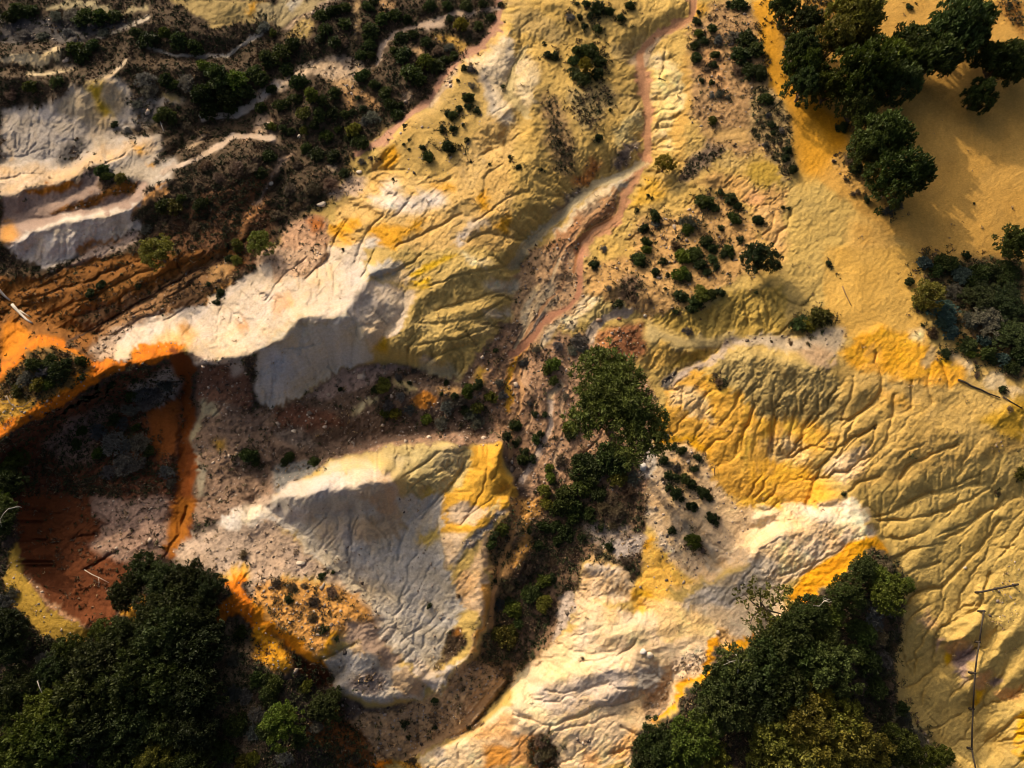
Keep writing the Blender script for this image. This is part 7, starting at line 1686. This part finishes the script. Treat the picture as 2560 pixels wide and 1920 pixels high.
# ------------------------------------------------------------------ single stones, logs, dead wood, fences
PALE = plain_material("pale_boulder_stone", (0.52, 0.44, 0.32), 0.2, 2.5)
def boulder(tile, x, y, rx, ry, label, mat=PALE, rz=0.0):
    u, v = px(tile, x, y)
    r = np.random.default_rng(int(x * 7 + y))
    import bmesh
    bm = bmesh.new()
    bmesh.ops.create_icosphere(bm, subdivisions=3, radius=1.0)
    pl = [(unit(r.normal(0, 1, 3)), r.uniform(0.62, 0.9)) for _ in range(12)]
    for vv in bm.verts:
        c = np.array(vv.co)
        for nrm, dd in pl:
            e = c @ nrm - dd
            if e > 0: c = c - nrm * e * 0.9
        vv.co = c
    me = bpy.data.meshes.new("boulder"); bm.to_mesh(me); bm.free()
    for pol in me.polygons: pol.use_smooth = True
    me.materials.append(mat)
    a, b = rx * TS / 25, ry * TS / 25
    h = min(a, b) * 0.85
    X_, Y_, Z_ = place(u, v, h * 0.3)
    return thing("boulder", me, (X_, Y_, Z_ + h * 0.25), label, "boulder", "boulders on the slopes", rz, (a, b, h))
boulder("C2", 400, 1247, 40, 21, "pale beige boulder alone among dark scrub beside the yellow slope", PALE, 0.15)
boulder("C1", 1224, 706, 22, 16, "grey flat slab at the lower edge of the dark thicket", plain_material("grey_slab", (0.36, 0.34, 0.29), 0.2, 3), -0.8)
boulder("C2", 263, 832, 13, 17, "small tan boulder below a row of round bushes")
boulder("C2", 630, 1050, 22, 16, "pinkish boulder in the stones beside the yellow slope")
boulder("C2", 90, 1118, 17, 20, "cream boulder on the narrow stony track in the scrub")
boulder("C7", 800, 1335, 26, 26, "white boulder in the narrow gully right of the large pine", plain_material("white_stone", (0.58, 0.54, 0.46), 0.15, 3))
boulder("C7", 812, 412, 12, 12, "small cream stone on the slope above the rust rubble")
boulder("C7", 530, 440, 22, 16, "brown boulder beside the grey gravel wash", plain_material("brown_stone", (0.24, 0.16, 0.1), 0.3, 3))
boulder("C7", 655, 432, 16, 13, "small rust brown stone above the rust rubble", plain_material("rust_stone", (0.28, 0.14, 0.07), 0.3, 3))
boulder("C10", 272, 410, 26, 16, "pale stone lying at the edge of the shaded clay bowl")
boulder("C11", 800, 950, 20, 16, "white stone on the smooth white rock hill", bpy.data.materials["white_stone"])
boulder("C11", 838, 972, 22, 18, "pale rounded stone at the right shoulder of the white rock hill")
boulder("C12", 1300, 438, 10, 9, "small pale stone in a rill of the olive basin")
boulder("C6", 230, 1115, 17, 13, "grey stone in the dark rubble of the central gully")
boulder("C6", 1055, 1155, 16, 14, "tan stone on the lower edge of the central gully")

def stick(tile, pts, radius, mat, name, label, cat, lift=0.05, sprigs=()):
    """A log or branch lying on the ground along a survey line."""
    parts = []
    def run(ps, r0, r1, up):
        q = []
        for x, y in ps:
            u, v = px(tile, x, y); z = float(ground_z(u, v)) + up
            X_, Y_ = at(u, v, z); q.append((float(X_), float(Y_), z))
        return np.array(q), np.linspace(r0, r1, len(q))
    q, rr = run(pts, radius, radius * 0.6, lift + radius * 0.6)
    org = q[0].copy(); org[2] -= lift
    parts.append(tube(q - org, rr, 7))
    for sp in sprigs:
        q2, r2 = run(sp, radius * 0.55, radius * 0.2, lift + radius * 0.8 + 0.03)
        parts.append(tube(q2 - org, r2, 5))
    me = tube_mesh(name, parts, mat)
    return thing(name, me, tuple(org), label, cat)
stick("C5", [(-20,238),(0,262),(30,295),(60,318)], 0.16, BLEACHED, "dead_log", "bleached pale log piece at the left edge above the orange ledges", "log")
stick("C5", [(75,345),(100,375),(130,405),(160,435),(195,458)], 0.17, BLEACHED, "dead_log", "split bleached log lying in the brown rilled valley", "log", 0.05, [[(120,380),(150,400),(182,420)]])
stick("C8", [(1258,802),(1300,818),(1340,842),(1400,865),(1450,890),(1512,912)], 0.10, DARKWOOD, "fallen_log", "long dark fallen log on the yellow slope below the thicket", "log")
stick("C8", [(1530,905),(1580,938),(1650,978)], 0.07, DARKWOOD, "fallen_log", "thinner dark fallen branch right of the long fallen log", "log")
stick("C8", [(552,232),(570,280),(590,320),(606,352)], 0.05, plain_material("brown_wood", (0.16, 0.10, 0.05), 0.3, 12), "fallen_branch", "thin brown branch lying on the open sand", "branch", 0.03)
stick("C1", [(1000,800),(985,765),(972,725)], 0.05, BLEACHED, "dead_branch", "thin white dead branch under the bush right of the white dome", "branch", 0.15)
stick("C9", [(515,450),(560,478),(610,500),(665,530)], 0.035, BLEACHED, "dead_branch", "straight thin bare branch over the dark red pit", "branch", 0.5, [[(600,497),(605,530),(595,555)]])
stick("C9", [(50,78),(80,72),(105,62),(132,70)], 0.04, BLEACHED, "dead_branch", "white crooked bare branch above the dark trees at the left edge", "branch", 3.2, [[(50,78),(20,110),(0,145),(10,190)],[(80,72),(110,70),(126,64)]])
stick("C9", [(228,1128),(240,1165),(262,1215)], 0.045, BLEACHED, "dead_branch", "short white dead branch among the lower left treetops", "branch", 3.0, [[(228,1128),(236,1122)]])
stick("C5", [(40,900),(60,945),(90,970),(140,965),(190,930)], 0.05, plain_material("grey_wood", (0.17, 0.13, 0.09), 0.3, 12), "dead_branch", "curved dead branch on the ochre slope above the pit rim", "branch", 0.15, [[(60,945),(20,950),(0,930)],[(90,970),(70,1000)],[(60,900),(66,935)]])
stick("C11", [(1375,1080),(1385,1040),(1380,1000),(1365,965)], 0.06, BLEACHED, "dead_branch", "bare white branching snag at the top of the lower right trees", "dead branch", 2.6, [[(1385,1040),(1420,1000),(1455,1002)],[(1380,1020),(1340,1010),(1290,1030)],[(1370,1000),(1330,1012),(1310,1000)],[(1385,1040),(1340,1070),(1295,1082)]])
stick("C12", [(375,668),(410,672),(440,640),(480,628)], 0.05, BLEACHED, "dead_branch", "white forked dead branch behind the orange slope", "dead branch", 2.2, [[(440,640),(470,648),(490,640)],[(440,640),(430,620),(470,632)]])
stick("C3", [(890,480),(905,478),(935,492)], 0.05, DARKWOOD, "dead_branch", "small dark forked branch on the pale pleated slope", "branch", 0.03, [[(905,478),(895,465)],[(915,484),(912,500)]])
stick("C7", [(1238,1390),(1235,1350),(1240,1325)], 0.045, DARKWOOD, "dead_sapling", "small bare dead sapling on the orange edge right of the pine", "dead sapling", 0.3, [[(1236,1345),(1215,1330),(1205,1315)],[(1236,1345),(1255,1330)]])
stick("C11", [(980,1515),(1020,1495),(1070,1500)], 0.035, BLEACHED, "dead_branch", "pale bare twigs over the green crown beside the white rock hill", "branch", 2.6, [[(1020,1495),(1050,1470)],[(1020,1495),(1060,1515)]])

def cable_fence(tile, posts, label, r_post=0.10, r_rail=0.065, high=0.55):
    pos = []
    for x, y in posts:
        u, v = px(tile, x, y); z = float(ground_z(u, v))
        X_, Y_ = at(u, v, z + high * 0.7); pos.append(np.array([float(X_), float(Y_), z]))
    root = bpy.data.objects.new("rail_fence", None); COL.objects.link(root); root.location = pos[0]; root.empty_display_size = 0.3
    tag(root, label, "fence", "rail fences on the olive basin")
    for q in pos:
        b = q - pos[0]
        thing("post", tube_mesh("post", [tube([b + [0, 0, -0.3], b + [0, 0, high * 0.5], b + [0, 0, high + 0.08]], [r_post, r_post, r_post * 0.9], 8)], DARKWOOD), (0, 0, 0), parent=root)
    for a, c in zip(pos[:-1], pos[1:]):
        a2, c2 = a - pos[0] + [0, 0, high], c - pos[0] + [0, 0, high]
        m = (a2 + c2) / 2 - np.array([0, 0, 0.05])
        thing("rail", tube_mesh("rail", [tube([a2, m, c2], [r_rail * 1.15, r_rail, r_rail * 1.15], 7)], DARKWOOD), (0, 0, 0), parent=root)
cable_fence("C12", [(1392,585),(1500,563),(1612,540)], "short dark fence rail at the upper end of the olive basin", 0.10, 0.08)
cable_fence("C12", [(1408,702),(1380,890),(1353,1078),(1342,1298),(1333,1540),(1362,1680)], "long dark rail fence running down the right side of the olive basin")
